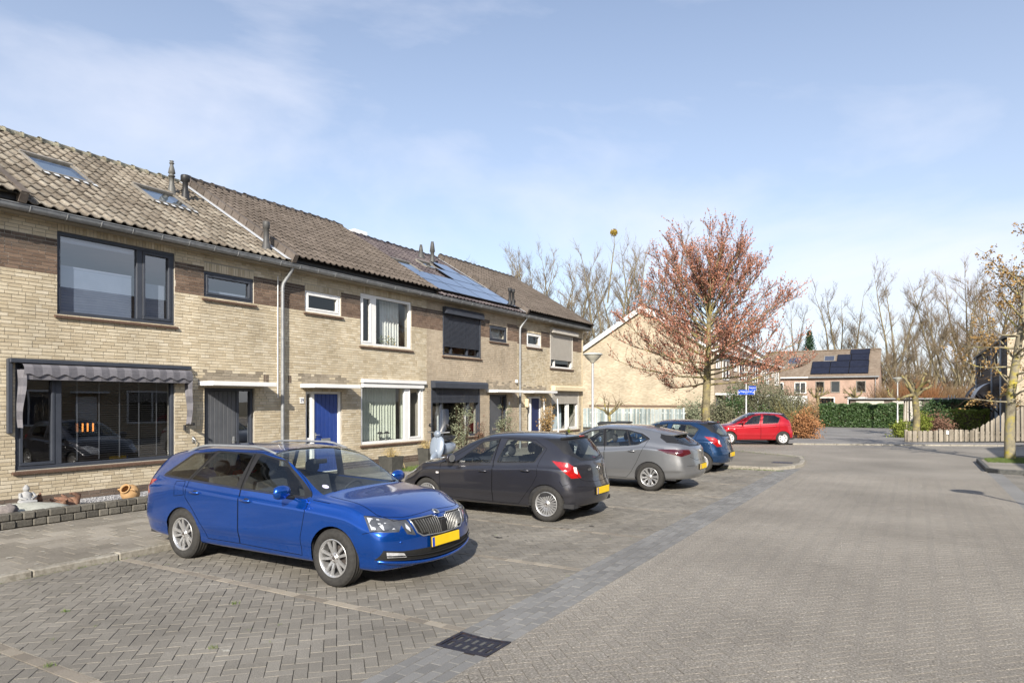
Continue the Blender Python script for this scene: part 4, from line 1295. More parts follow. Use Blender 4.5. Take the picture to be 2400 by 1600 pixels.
M_hub = pmat('hubcap', [(0.5, 0.5, 0.51), (0.57, 0.57, 0.58)], nscale=30, rough=0.4, metallic=0.4, var=0.06)
M_brake = pmat('brake_steel', [(0.12, 0.1, 0.09), (0.2, 0.18, 0.17)], nscale=30, rough=0.5, metallic=0.8)
M_cglass = glass('car_glass', (0.83, 0.88, 0.86), 1.0, ior=1.7)
M_cglassd = glass('privacy_glass', (0.42, 0.45, 0.46), 1.0, ior=1.75)
M_lens = glass('lamp_lens', (0.9, 0.92, 0.95), 1.0, ior=1.5)
M_lampin = pmat('lamp_reflector', [(0.45, 0.46, 0.48), (0.82, 0.83, 0.85)], nscale=30, rough=0.2, metallic=0.35, coat=1.0, var=0.1)
M_lampdk = pmat('lamp_housing', [(0.07, 0.074, 0.082), (0.16, 0.165, 0.175)], nscale=16, rough=0.2, metallic=0.5, coat=1.0, var=0.1)
M_tail = pmat('tail_lamp', [(0.22, 0.003, 0.004), (0.42, 0.008, 0.007)], nscale=22, rough=0.15, spec=0.7, coat=1.0, var=0.2, vscale=8)
M_taild = pmat('dark_tail_lamp', [(0.05, 0.004, 0.008), (0.08, 0.008, 0.012)], nscale=12, rough=0.12, spec=0.7, coat=1.0, var=0.2, vscale=8)
M_rev = pmat('reverse_lamp', [(0.7, 0.66, 0.64), (0.8, 0.76, 0.74)], nscale=20, rough=0.2, coat=1.0)
M_plate = pmat('yellow_plate', [(0.75, 0.5, 0.012), (0.8, 0.55, 0.02)], nscale=4, rough=0.5, var=0.04)
M_plateb = pmat('plate_band', [(0.02, 0.06, 0.4)], rough=0.5)
M_seat = pmat('seat_cloth', [(0.03, 0.03, 0.033), (0.055, 0.055, 0.06)], nscale=40, rough=0.9)
M_dash = pmat('dashboard', [(0.022, 0.022, 0.024), (0.035, 0.035, 0.037)], nscale=20, rough=0.7)
M_liner = pmat('headliner', [(0.32, 0.31, 0.29), (0.38, 0.37, 0.35)], nscale=20, rough=0.9)

def pchip(xs, ys):
    xs = np.asarray(xs, float); ys = np.asarray(ys, float)
    h = np.diff(xs); d = np.diff(ys) / h
    m = np.zeros_like(ys)
    for i in range(1, len(xs) - 1):
        if d[i - 1] * d[i] > 0:
            w1, w2 = 2 * h[i] + h[i - 1], h[i] + 2 * h[i - 1]
            m[i] = (w1 + w2) / (w1 / d[i - 1] + w2 / d[i])
    m[0], m[-1] = d[0], d[-1]
    def f(x):
        x = np.clip(np.asarray(x, float), xs[0], xs[-1])
        k = np.clip(np.searchsorted(xs, x, side='right') - 1, 0, len(h) - 1)
        t = (x - xs[k]) / h[k]
        return ((2 * t**3 - 3 * t**2 + 1) * ys[k] + (t**3 - 2 * t**2 + t) * h[k] * m[k] + (-2 * t**3 + 3 * t**2) * ys[k + 1] + (t**3 - t**2) * h[k] * m[k + 1])
    return f

def pip(p, poly):
    x, y = p; ins = False; n = len(poly); j = n - 1
    for i in range(n):
        xi, yi = poly[i]; xj, yj = poly[j]
        if (yi > y) != (yj > y) and x < (xj - xi) * (y - yi) / (yj - yi) + xi: ins = not ins
        j = i
    return ins

def rounded(poly, r, n=4):
    """round the corners of a 2d polygon"""
    out = []; N = len(poly)
    for i in range(N):
        a, p, b = Vector(poly[i - 1]), Vector(poly[i]), Vector(poly[(i + 1) % N])
        d1, d2 = (a - p), (b - p)
        k = min(r, d1.length * .45, d2.length * .45)
        q1, q2 = p + d1.normalized() * k, p + d2.normalized() * k
        for t in range(n + 1):
            u = t / n
            q = q1 * (1 - u)**2 + p * 2 * u * (1 - u) + q2 * u**2
            out.append((q.x, q.y))
    return out

SIDE = (Vector((1, 0, 0)), Vector((0, 0, 1)), Vector((0, 1, 0)))
FRONT = (Vector((0, 1, 0)), Vector((0, 0, 1)), Vector((1, 0, 0)))
REAR = (Vector((0, 1, 0)), Vector((0, 0, 1)), Vector((-1, 0, 0)))
s2 = math.sqrt(.5)
REARD = (Vector((s2, s2, 0)), Vector((0, 0, 1)), Vector((-s2, s2, 0)))
FRONTD = (Vector((s2, -s2, 0)), Vector((0, 0, 1)), Vector((s2, s2, 0)))

class CarShell:
    def __init__(self, sp):
        self.sp = sp
        T = sp['table']; xs = [r[0] for r in T]
        f = [pchip(xs, [r[i] for r in T]) for i in range(1, 8)]       # zb wmax zbelt wbelt zre wre zt
        xr, xf = xs[0], xs[-1]
        self.xr, self.xf = xr, xf
        st = list(np.arange(xr, xf + 1e-6, sp.get('step', .045)))
        st = [xr, xr + .01, xr + .03, xr + .06] + [x for x in st if xr + .08 < x < xf - .08] + [xf - .06, xf - .03, xf - .01, xf]
        st = sorted(set(st + list(sp.get('extra', []))))
        x = np.array(st)
        zb, wm, zl, wl_, ze, we, zt = [g(x) for g in f]
        sh = sp.get('shoulder', .012)
        Q = [(0 * x, zb), (wm - .12, zb), (wm - .045, zb + .035), (wm - .026, zb + .15), (wm, np.full_like(x, .5)), (wm - sh * .4, zl - .125), (wm - sh * 2.0, zl - .098),
             (wl_, zl), (wl_ + (we - wl_) * .5 + .018 * np.clip((ze - zl) / .35, 0, 1), zl + (ze - zl) * .5), (we, ze), (we * .72, ze + (zt - ze) * .62), (we * .36, ze + (zt - ze) * .92), (0 * x, zt)]
        cnt = [2, 3, 3, 6, 6, 2, 2, 5, 5, 3, 4, 4]
        py = [q[0] for q in Q]; pz = [q[1] for q in Q]
        pz = [np.minimum(a, zl - .001 * (7 - i)) if i < 7 else a for i, a in enumerate(pz)]
        js = []; self.jkey = []
        for i, c in enumerate(cnt):
            self.jkey.append(len(js))
            js += [i + k / c for k in range(c)]
        self.jkey.append(len(js)); js.append(len(Q) - 1)
        idx = np.arange(len(Q)); js = np.array(js)
        M = len(js)
        V = np.zeros((len(x), M, 3))
        for i in range(len(x)):
            yy = pchip(idx, [float(a[i]) for a in py])(js); zz = pchip(idx, [float(a[i]) for a in pz])(js)
            # corner rounding at both ends
            rc = sp.get('round', .10)
            for e, dist in ((0, x[i] - xr), (1, xf - x[i])):
                if dist < rc:
                    t = 1 - dist / rc
                    k = (1 - math.sqrt(max(0, 1 - t * t)))
                    yy = yy * (1 - k * .085)
                    top = zz.max(); zz = np.where(zz > top - .25, zz - k * .04 * np.clip((zz - (top - .25)) / .25, 0, 1), zz + k * .03 * np.clip((.45 - zz) / .25, 0, 1))
            V[i, :, 0] = x[i]; V[i, :, 1] = yy; V[i, :, 2] = zz
        self.x = x
        ns = 9
        caps = []
        for e in (0, len(x) - 1):
            rows = []
            for k in range(1, ns + 1):
                r = V[e].copy(); r[:, 1] *= (1 - k / ns); rows.append(r)
            caps.append(np.array(rows))
        dF = pchip([a for a, b in sp['dF']], [b for a, b in sp['dF']]); dR = pchip([a for a, b in sp['dR']], [b for a, b in sp['dR']])
        def deform(A):
            X, Y, Z = A[..., 0].copy(), A[..., 1], A[..., 2]
            tF = np.clip((X - (xf - sp['lenF'])) / sp['lenF'], 0, 1); wF = tF**2 * (3 - 2 * tF)
            tR = np.clip(((xr + sp['lenR']) - X) / sp['lenR'], 0, 1); wR = tR**2 * (3 - 2 * tR)
            cF = sp['cF'][0] * np.abs(Y / .9)**sp['cF'][1]; cR = sp['cR'][0] * np.abs(Y / .9)**sp['cR'][1]
            A[..., 0] = X - wF * (dF(Z) + cF) + wR * (dR(Z) + cR)
        deform(V); [deform(c) for c in caps]
        bm = bmesh.new()
        lay = bm.faces.layers.int.new('reg'); lj = bm.faces.layers.int.new('j'); li = bm.faces.layers.int.new('i')
        g = [[bm.verts.new(V[i, j]) for j in range(M)] for i in range(len(x))]
        def quad(vs, i, j):
            u = []
            for v in vs:
                if v not in u: u.append(v)
            if len(u) >= 3:
                try:
                    f_ = bm.faces.new(u); f_[li] = i; f_[lj] = j; f_.smooth = True
                except ValueError: pass
        for i in range(len(x) - 1):
            for j in range(M - 1):
                quad((g[i][j], g[i][j + 1], g[i + 1][j + 1], g[i + 1][j]), i, j)
        for e, (ci, row0) in enumerate(((0, g[0]), (1, g[-1]))):
            prev = row0
            for k in range(ns):
                cur = [bm.verts.new(caps[ci][k][j]) for j in range(M)]
                if k == ns - 1 or True:
                    cur[0] = row0[0]; cur[-1] = row0[-1]
                for j in range(M - 1):
                    vs = (prev[j], prev[j + 1], cur[j + 1], cur[j])
                    quad(vs if e == 1 else vs[::-1], -1 - e, j)
                prev = cur
        bmesh.ops.remove_doubles(bm, verts=bm.verts, dist=.0004)
        loose = [v for v in bm.verts if not v.link_faces]
        bmesh.ops.delete(bm, geom=loose, context='VERTS')
        bmesh.ops.recalc_face_normals(bm, faces=bm.faces)
        bm.normal_update()
        # make sure normals face out
        if sum(f.normal.y * f.calc_area() for f in bm.faces if f.calc_center_median().y > .5) < 0:
            bmesh.ops.reverse_faces(bm, faces=bm.faces)
        bm.normal_update()
        self.bm = bm; self.lay = lay; self.lj = lj; self.li = li
        self.bvh = BVHTree.FromBMesh(bm)
        self.names = {}
    def cut(self, poly, pr, thr=.15, xr=None):
        e1, e2, d = pr
        bm = self.bm
        n = len(poly)
        us = [p[0] for p in poly]; vs_ = [p[1] for p in poly]
        b0 = (min(us) - .08, max(us) + .08, min(vs_) - .08, max(vs_) + .08)
        for i in range(n):
            a, b = poly[i], poly[(i + 1) % n]
            A = e1 * a[0] + e2 * a[1]; B = e1 * b[0] + e2 * b[1]
            ed = B - A
            if ed.length < 1e-5: continue
            no = ed.cross(d).normalized()
            L = ed.length; eu = ed / L
            geom = set()
            for f in bm.faces:
                if f.normal.dot(d) < thr: continue
                c = f.verts[0].co
                u, v = c.dot(e1), c.dot(e2)
                if not (b0[0] < u < b0[1] and b0[2] < v < b0[3]): continue
                ds = [(w.co - A).dot(no) for w in f.verts]
                if min(ds) > 1e-5 or max(ds) < -1e-5: continue
                ts = [(w.co - A).dot(eu) for w in f.verts]
                if max(ts) < -.004 or min(ts) > L + .004: continue
                geom.add(f)
            if not geom: continue
            gl_ = list(geom) + list({e for f in geom for e in f.edges}) + list({v for f in geom for v in f.verts})
            bmesh.ops.bisect_plane(bm, geom=gl_, dist=1e-5, plane_co=A, plane_no=no)
        bm.normal_update()
    def mark(self, poly, pr, reg, thr=.15, only=(0,)):
        e1, e2, d = pr
        for f in self.bm.faces:
            if f[self.lay] in only and f.normal.dot(d) > thr:
                c = f.calc_center_median()
                if pip((c.dot(e1), c.dot(e2)), poly): f[self.lay] = reg
    def hit(self, o, d):
        r = self.bvh.ray_cast(Vector(o), Vector(d))
        return (r[0], r[1]) if r[0] is not None else (None, None)
    def side(self, x, z):
        return self.hit((x, 2, z), (0, -1, 0))
    def front(self, y, z):
        return self.hit((4, abs(y) + 1e-4, z), (-1, 0, 0))
    def rear(self, y, z):
        return self.hit((-4, abs(y) + 1e-4, z), (1, 0, 0))

def ribbon(mb, pts, w=.006, off=.0015, mi=0):
    """thin strip on a surface along (point, normal) samples"""
    pts = [(p, n) for p, n in pts if p is not None]
    vs = []
    for i, (p, n) in enumerate(pts):
        d = (pts[min(i + 1, len(pts) - 1)][0] - pts[max(i - 1, 0)][0])
        if d.length < 1e-6: d = Vector((1, 0, 0))
        t = n.cross(d.normalized())
        if t.length < 1e-6: t = Vector((0, 0, 1))
        t.normalize()
        q = p + n * off
        vs += [tuple(q + t * w / 2), tuple(q - t * w / 2)]
    mb.add(vs, [(2 * i, 2 * i + 1, 2 * i + 3, 2 * i + 2) for i in range(len(pts) - 1)], mi)
def dens(poly, st=.025, closed=True):
    out = []
    n = len(poly)
    for i in range(n if closed else n - 1):
        a, b = Vector(poly[i]), Vector(poly[(i + 1) % n])
        k = max(1, int((b - a).length / st))
        out += [tuple(a.lerp(b, t / k)) for t in range(k)]
    if closed: out.append(poly[0])
    else: out.append(poly[-1])
    return out
def mirror_mb(mb):
    o = MB(); o.v = [(v[0], -v[1], v[2]) for v in mb.v]; o.f = [list(f)[::-1] for f in mb.f]; o.m = list(mb.m); o.s = list(mb.s)
    return o

def make_wheel(style, r=.316, rr=.208, w=.2):
    """axis y, outer side +y. returns (rim mesh, tyre mesh)"""
    h = w / 2
    t = MB()
    t.lathe([(rr, h * .8), (rr + .012, h * .96), (rr + .05, h * 1.04), (r - .03, h * .99), (r - .01, h * .86), (r, h * .6), (r, -h * .6), (r - .01, -h * .86), (r - .03, -h * .98), (rr, -h * .9)], 48, axis='y')
    for k in range(4):                                    # tread grooves as raised ribs
        c = (-.6 + .4 * k) * h
        t.lathe([(r - .004, c - .012), (r + .003, c - .008), (r + .003, c + .008), (r - .004, c + .012)], 48, axis='y')
    a = MB()
    a.lathe([(rr + .008, h * .86), (rr + .008, h * .93), (rr, h * .96), (rr - .012, h * .86), (rr - .02, h * .5), (rr - .025, -h * .7)], 48, axis='y')
    def spoke(a0, a1, w0, w1, r0=.03, r1=None, h0=.62, h1=.8, th=.02, mi=0):
        r1 = r1 or rr - .008
        p0 = Vector((math.cos(a0) * r0, 0, math.sin(a0) * r0)); p1 = Vector((math.cos(a1) * r1, 0, math.sin(a1) * r1))
        d = (p1 - p0).normalized(); n = Vector((-d.z, 0, d.x))
        vs = []
        for p, ww, hh in ((p0, w0, h0), (p0.lerp(p1, .5), (w0 + w1) / 2, (h0 + h1) / 2 + .05), (p1, w1, h1)):
            for s, dh in ((-1, -th), (-.75, 0), (.75, 0), (1, -th)):
                q = p + n * ww / 2 * s; vs.append((q.x, hh * h + dh, q.z))
        a.add(vs, [(i * 4 + k, i * 4 + k + 1, i * 4 + k + 5, i * 4 + k + 4)[::-1] for i in range(2) for k in range(3)], mi)
    if style == 'v10':
        for k in range(5):
            c = PI / 2 + 2 * PI * k / 5
            for s in (-1, 1): spoke(c + s * .3, c + s * .235, .034, .04, r0=.035)
    elif style == 'multi':
        for k in range(11):
            c = PI / 2 + 2 * PI * k / 11
            for s in (-1, 1): spoke(c + s * .2, c + s * .135, .022, .036, r0=.05)
    elif style == 'y5':
        for k in range(5):
            c = PI / 2 + 2 * PI * k / 5
            for s in (-1, 1): spoke(c + s * .4, c + s * .2, .036, .048, r0=.05); spoke(c + s * .3, c + s * .42, .02, .034, r0=.13)
    else:                                                 # plastic cover with holes
        n = 7
        for k in range(n):
            c = PI / 2 + 2 * PI * k / n
            spoke(c, c, .05, .125 if style == 'cap7' else .1, r0=.04, h0=.8, h1=.86)
        a.lathe([(rr - .045, h * .86), (rr, h * .9)], 40, axis='y')
        a.lathe([(.11, h * .8), (0, h * .86)], 28, axis='y')
    a.lathe([(.062, h * .45), (.06, h * .66), (.045, h * .7), (.032, h * .68), (.03, h * .74), (0, h * .76)], 20, axis='y')
    for k in range(5):
        c = PI / 2 + PI / 5 + 2 * PI * k / 5
        a.lathe([(.009, h * .6), (.009, h * .72), (0, h * .73)], 8, (math.cos(c) * .047, 0, math.sin(c) * .047), axis='y', mi=1)
    a.lathe([(.022, h * .77), (0, h * .78)], 12, axis='y', mi=1)
    b = MB()
    b.lathe([(rr - .03, -h * .1), (.0, -h * .1)], 32, axis='y', mi=0)
    b.lathe([(.13, h * .1), (.06, h * .14)], 28, axis='y', mi=1)
    cap = style.startswith('cap')
    return a.mesh('wheel', [M_hub if cap else M_rim, M_brake]), t.mesh('tyre', M_tyre), b.mesh('brake_disc', [M_grillem, M_brake])

def build_car(sp, name, label, paintm, loc, rotz, wheel, group='cars parked in the street'):
    root = thing(name, label, 'car', loc, rotz, group, worldparts=False)
    S = CarShell(sp)
    bm, lay = S.bm, S.lay
    ax = sp['axles']; ra = sp['arch']
    # --- windows
    for d in (sp['dlo'] if isinstance(sp['dlo'][0], list) else [sp['dlo']]):
        dlo = rounded(d, .03, 3)
        S.cut(dlo, SIDE); S.mark(dlo, SIDE, 2)
    wins = []
    for k, w in enumerate(sp['windows']):
        pw = rounded(w, .025, 3)
        S.cut(pw, SIDE); S.mark(pw, SIDE, 10 + k, only=(0, 2)); wins.append(pw)
    # windscreen by grid lines
    x0, x1 = sp['screen']
    for f in bm.faces:
        i, j = f[S.li], f[S.lj]
        if i >= 0 and j >= S.jkey[9] and f[lay] == 0:
            xm = (S.x[i] + S.x[i + 1]) / 2
            if x0 < xm < x1: f[lay] = 30
    for poly, pr, reg, thr in sp['regions']:
        pp = poly
        S.cut(pp, pr, thr); S.mark(pp, pr, reg, thr, only=(0, 2, 31) if reg in (31, 32, 33, 34, 35, 36, 37, 38, 39) else (0,))
    # wheel arches
    for xa in ax:
        circ = [(xa + ra * math.cos(t * PI / 16), sp.get('wz', .315) + ra * math.sin(t * PI / 16)) for t in range(-5, 22)]
        circ = [c for c in circ if c[1] > -.05]
        S.cut(circ, SIDE, .05)
        S.mark(circ, SIDE, 99, .05, only=(0,))
        for f in bm.faces:
            c = f.calc_center_median()
            if c.y > .45 and math.hypot(c.x - xa, c.z - sp.get('wz', .315)) < ra - .001 and abs(f.normal.x) < .95: f[lay] = 99
    # doors
    for k, d in enumerate(sp['doors']):
        S.mark(d, SIDE, 20 + k, .2, only=(0,))
    # hood / tailgate split by position
    nrm = {}
    bm.normal_update()
    for v in bm.verts:
        n = v.normal.copy()
        if abs(v.co.y) < 1e-4: n.y = 0; n.normalize()
        nrm[v] = n
    def part(reg, nm, mat, sides=(1, -1), parent=root, joined=False, off=0.0, flt=None):
        objs = []
        groups = [sides] if joined else [(s,) for s in sides]
        for gs in groups:
            vs = []; fs = []; ns = []
            for s in gs:
                mp = {}
                for f in bm.faces:
                    if f[lay] != reg if not isinstance(reg, tuple) else f[lay] not in reg: continue
                    if flt and not flt(f): continue
                    ids = []
                    for v in f.verts:
                        key = (v, 1 if (abs(v.co.y) < 1e-5) else s)
                        if joined and key[1] == 1 and s == -1 and abs(v.co.y) < 1e-5 and (v, 1) in gmap: ids.append(gmap[(v, 1)]); continue
                        if v not in mp:
                            mp[v] = len(vs); n = nrm[v]; p = v.co + n * off
                            vs.append((p.x, p.y * s, p.z)); ns.append((n.x, n.y * s, n.z))
                        ids.append(mp[v])
                    fs.append(ids if s == 1 else ids[::-1])
                gmap = {(v, 1): i for v, i in mp.items() if abs(v.co.y) < 1e-5}
            if not fs: continue
            me = bpy.data.meshes.new(nm); me.from_pydata(vs, [], fs); me.materials.append(mat)
            me.polygons.foreach_set('use_smooth', [True] * len(fs)); me.update()
            me.normals_split_custom_set_from_vertices(ns)
            objs.append(link(nm, me, parent))
        return objs
    part(0, 'body', paintm, joined=True)
    part(2, 'window_trim', M_trim)
    for k in range(len(sp['windows'])):
        part(10 + k, 'side_window', sp.get('wglass', [M_cglass] * 4)[k])
    part(30, 'windscreen', M_cglass, joined=True)
    doors = []
    for k in range(len(sp['doors'])):
        doors.append(part(20 + k, 'door', paintm))
    for reg, nm, mat, joined in sp['parts']:
        part(reg, nm, mat, joined=joined)
    # --- seams, handles
    for k, d in enumerate(sp['doors']):
        mb = MB(); ribbon(mb, [S.side(*p) for p in dens(d)], .007)
        for s, ob in zip((1, -1), doors[k]):
            (mb if s == 1 else mirror_mb(mb)).build('door_seam', M_seam, ob)
        hx, hz = sp['handles'][k]
        p, n = S.side(hx, hz)
        if p is not None:
            for s, ob in zip((1, -1), doors[k]):
                hb = MB(); q = p + n * .028
                hb.tube([(p.x - .085, p.y - .004, p.z + .004), (q.x - .07, q.y - .004, q.z), (q.x, q.y, q.z - .002), (q.x + .07, q.y - .004, q.z), (p.x + .085, p.y - .004, p.z - .002)], [.01, .015, .016, .015, .01], 8, flat=1.0)
                (hb if s == 1 else mirror_mb(hb)).build('door_handle', paintm, ob)
                hr = MB(); hr.lathe([(.045, -.002), (.04, .003), (0, .002)], 14, (0, 0, 0), axis='y')
                hr.v = [(v[0] * 1.3 + p.x, v[1] + p.y + .0005, v[2] * .62 + p.z) for v in hr.v]
                (hr if s == 1 else mirror_mb(hr)).build('handle_recess', M_trim, ob)
    for path, pr in sp['seams']:
        mb = MB()
        fn = {'side': S.side, 'front': S.front, 'rear': S.rear}[pr]
        if pr == 'top': pass
        ribbon(mb, [fn(*p) for p in dens(path, .02, False)], .006)
        mb.build('panel_seam', M_seam, root); mirror_mb(mb).build('panel_seam', M_seam, root)
    for path in sp.get('topseams', []):
        mb = MB(); ribbon(mb, [S.hit((p[0], p[1] + 1e-4, 3), (0, 0, -1)) for p in dens(path, .02, False)], .007)
        mb.build('panel_seam', M_seam, root); mirror_mb(mb).build('panel_seam', M_seam, root)
    # --- cabin
    zbelt = max(r[3] for r in sp['table'])
    c0, c1 = sp['cabin']
    part(tuple([0, 99] + [20 + k for k in range(4)]), 'cabin_lining', M_dash, joined=True, off=-.035,
         flt=lambda f: c0 < f.calc_center_median().x < c1 and .3 < f.calc_center_median().z < zbelt + .02 and f[S.li] >= 0)
    part(0, 'headliner', M_liner, joined=True, off=-.03, flt=lambda f: c0 < f.calc_center_median().x < c1 and f.calc_center_median().z > zbelt + .02 and f[S.li] >= 0)
    mb = MB(); mb.box(c0, c1, -.78, .78, .25, .32); mb.build('cabin_floor', M_dash, root)
    fx, rxs = sp['seats']; hz = sp.get('seat_h', 0)
    def seat(x, y, wd, head=True):
        o = MB()
        o.bbox(x - .05, x + .48, y - wd / 2, y + wd / 2, .33, .52, .05)
        pr_ = [(x - .02, .48), (x + .08, .5), (x - .06, .78), (x - .13, 1.02 + hz), (x - .2, 1.03 + hz), (x - .22, .95), (x - .16, .6)]
        o.prism(pr_, y - wd / 2 + .02, y + wd / 2 - .02, 'y')
        so = o.build('seat', M_seat, root, fix=True)
        if head:
            hbx = MB(); hbx.lathe([(0, -.1), (.06, -.095), (.085, -.05), (.09, 0), (.085, .05), (.06, .09), (0, .1)], 14, (0, 0, 0))
            hbx.v = [(v[0] * .55 + x - .2, v[1] * 1.35 + y, v[2] * .95 + 1.15 + hz) for v in hbx.v]
            hbx.tube([(x - .19, y - .04, 1.0 + hz), (x - .2, y - .04, 1.1 + hz)], .007, 5); hbx.tube([(x - .19, y + .04, 1.0 + hz), (x - .2, y + .04, 1.1 + hz)], .007, 5)
            hbx.build('headrest', M_seat, so)
    for y in (-.37, .37): seat(fx, y, .5)
    for y in (-.42, 0, .42): seat(rxs, y, .42)
    dx = sp['dash']
    mb = MB(); mb.prism([(dx[0], .5), (dx[0] - .02, .72), (dx[0] + .04, .86), (dx[0] + .2, dx[2]), (dx[1], dx[2] - .02), (dx[1], .5)], -.68, .68, 'y'); mb.build('dashboard', M_dash, root, fix=True)
    sw = MB()
    for t in range(20):
        pass
    cx_, cy_, cz_ = dx[0] - .1, .36, .83 + hz
    ring = [(cx_ + .18 * math.cos(a) * .42, cy_ + .18 * math.sin(a), cz_ + .18 * math.cos(a) * .9) for a in [2 * PI * t / 20 for t in range(21)]]
    sw.tube(ring, .014, 6, cap=False)
    sw.tube([(cx_ + .02, cy_, cz_), (cx_ + .14, cy_, cz_ - .1)], .05, 8)
    sw.tube([(cx_, cy_ - .17, cz_), (cx_, cy_ + .17, cz_)], .012, 5); sw.tube([(cx_, cy_, cz_), (cx_ - .07, cy_, cz_ - .16)], .012, 5)
    sw.build('steering_wheel', M_dash, root)
    mx_ = sp['screen'][0] + .12
    mb = MB(); mb.bbox(mx_ + .02, mx_ + .06, -.11, .11, sp['mirz'] - .03, sp['mirz'] + .03, .012); mb.build('rear_view_mirror', M_trim, root)
    # --- mirrors
    mxx, mz = sp['mirror']
    p, n = S.side(mxx + .02, mz - .05)
    py = p.y if p is not None else .85
    mo = MB()
    mo.lathe([(0, -.12), (.05, -.115), (.085, -.08), (.1, -.02), (.095, .05), (.07, .1), (0, .115)], 16, (0, 0, 0), axis='y')
    vv = []
    for v in mo.v:
        x, y, z = v
        x = x * .62 if x > 0 else x * .3
        vv.append((x + mxx, y * 1.02 + py + .15, z * .82 + mz + .02))
    mo.v = vv
    mo2 = MB(); mo2.tube([(mxx + .02, py - .02, mz - .06), (mxx + .02, py + .08, mz - .045), (mxx + .01, py + .13, mz - .02)], [.04, .03, .035], 8, flat=.6)
    mg = MB(); mg.lathe([(.085, -.033), (0, -.034)], 16, (0, 0, 0), axis='x'); mg.v = [(v[0] + mxx, v[1] * 1.12 + py + .15, v[2] * .78 + mz + .02) for v in mg.v]
    for s in (1, -1):
        o = (mo if s == 1 else mirror_mb(mo)).build('wing_mirror', sp.get('mirmat') or paintm, root, fix=True)
        (mo2 if s == 1 else mirror_mb(mo2)).build('mirror_arm', M_trim, o)
        (mg if s == 1 else mirror_mb(mg)).build('mirror_glass', M_chrome, o)
    # --- wheels and wells
    wm, tm, bmesh_ = wheel
    for xa in ax:
        for s in (1, -1):
            yc = s * (sp['track'])
            wo = link('wheel', wm, root, (xa, yc, sp.get('wz', .315)))
            wo.rotation_euler = (0, random.uniform(0, 6.28), 0 if s == 1 else PI)
            link('tyre', tm, wo); link('brake_disc', bmesh_, wo)
            wl_ = MB(); r_ = ra + .004
            wl_.lathe([(r_, .0), (r_, -.34), (0, -.34)], 24, (xa, sp['track'] + .045, sp.get('wz', .315)), axis='y', a0=-.12, a1=PI + .12)
            (wl_ if s == 1 else mirror_mb(wl_)).build('wheel_well', M_seam, root)
    # --- extras
    if sp.get('extra_fn'): sp['extra_fn'](S, root, paintm, sp)
    bm.free()
    return root

def plate(root, x, z, facing, w=.52, h=.11, tilt=0.0):
    s = 1 if facing > 0 else -1
    mb = MB(); mb.bbox(-.006, .006, -w / 2, w / 2, -h / 2, h / 2, .003)
    o = mb.build('number_plate', M_plate, root); o.location = (x, 0, z); o.rotation_euler = (0, -tilt * s, 0)
    mb = MB(); yb = -w / 2 if s > 0 else w / 2 - .045
    mb.box(.0065 * s - .0005, .0065 * s + .0005, yb, yb + .045, -h / 2 + .004, h / 2 - .004)
    mb.build('plate_band', M_plateb, o)
    mb = MB(); mb.bbox(-.012 * s - .004, -.012 * s + .004, -w / 2 - .012, w / 2 + .012, -h / 2 - .012, h / 2 + .012, .003); mb.build('plate_holder', M_trim, o)

def wiper(root, a, b, name='wiper'):
    mb = MB(); mb.tube([a, b], .009, 5); mb.build(name, M_trim, root)

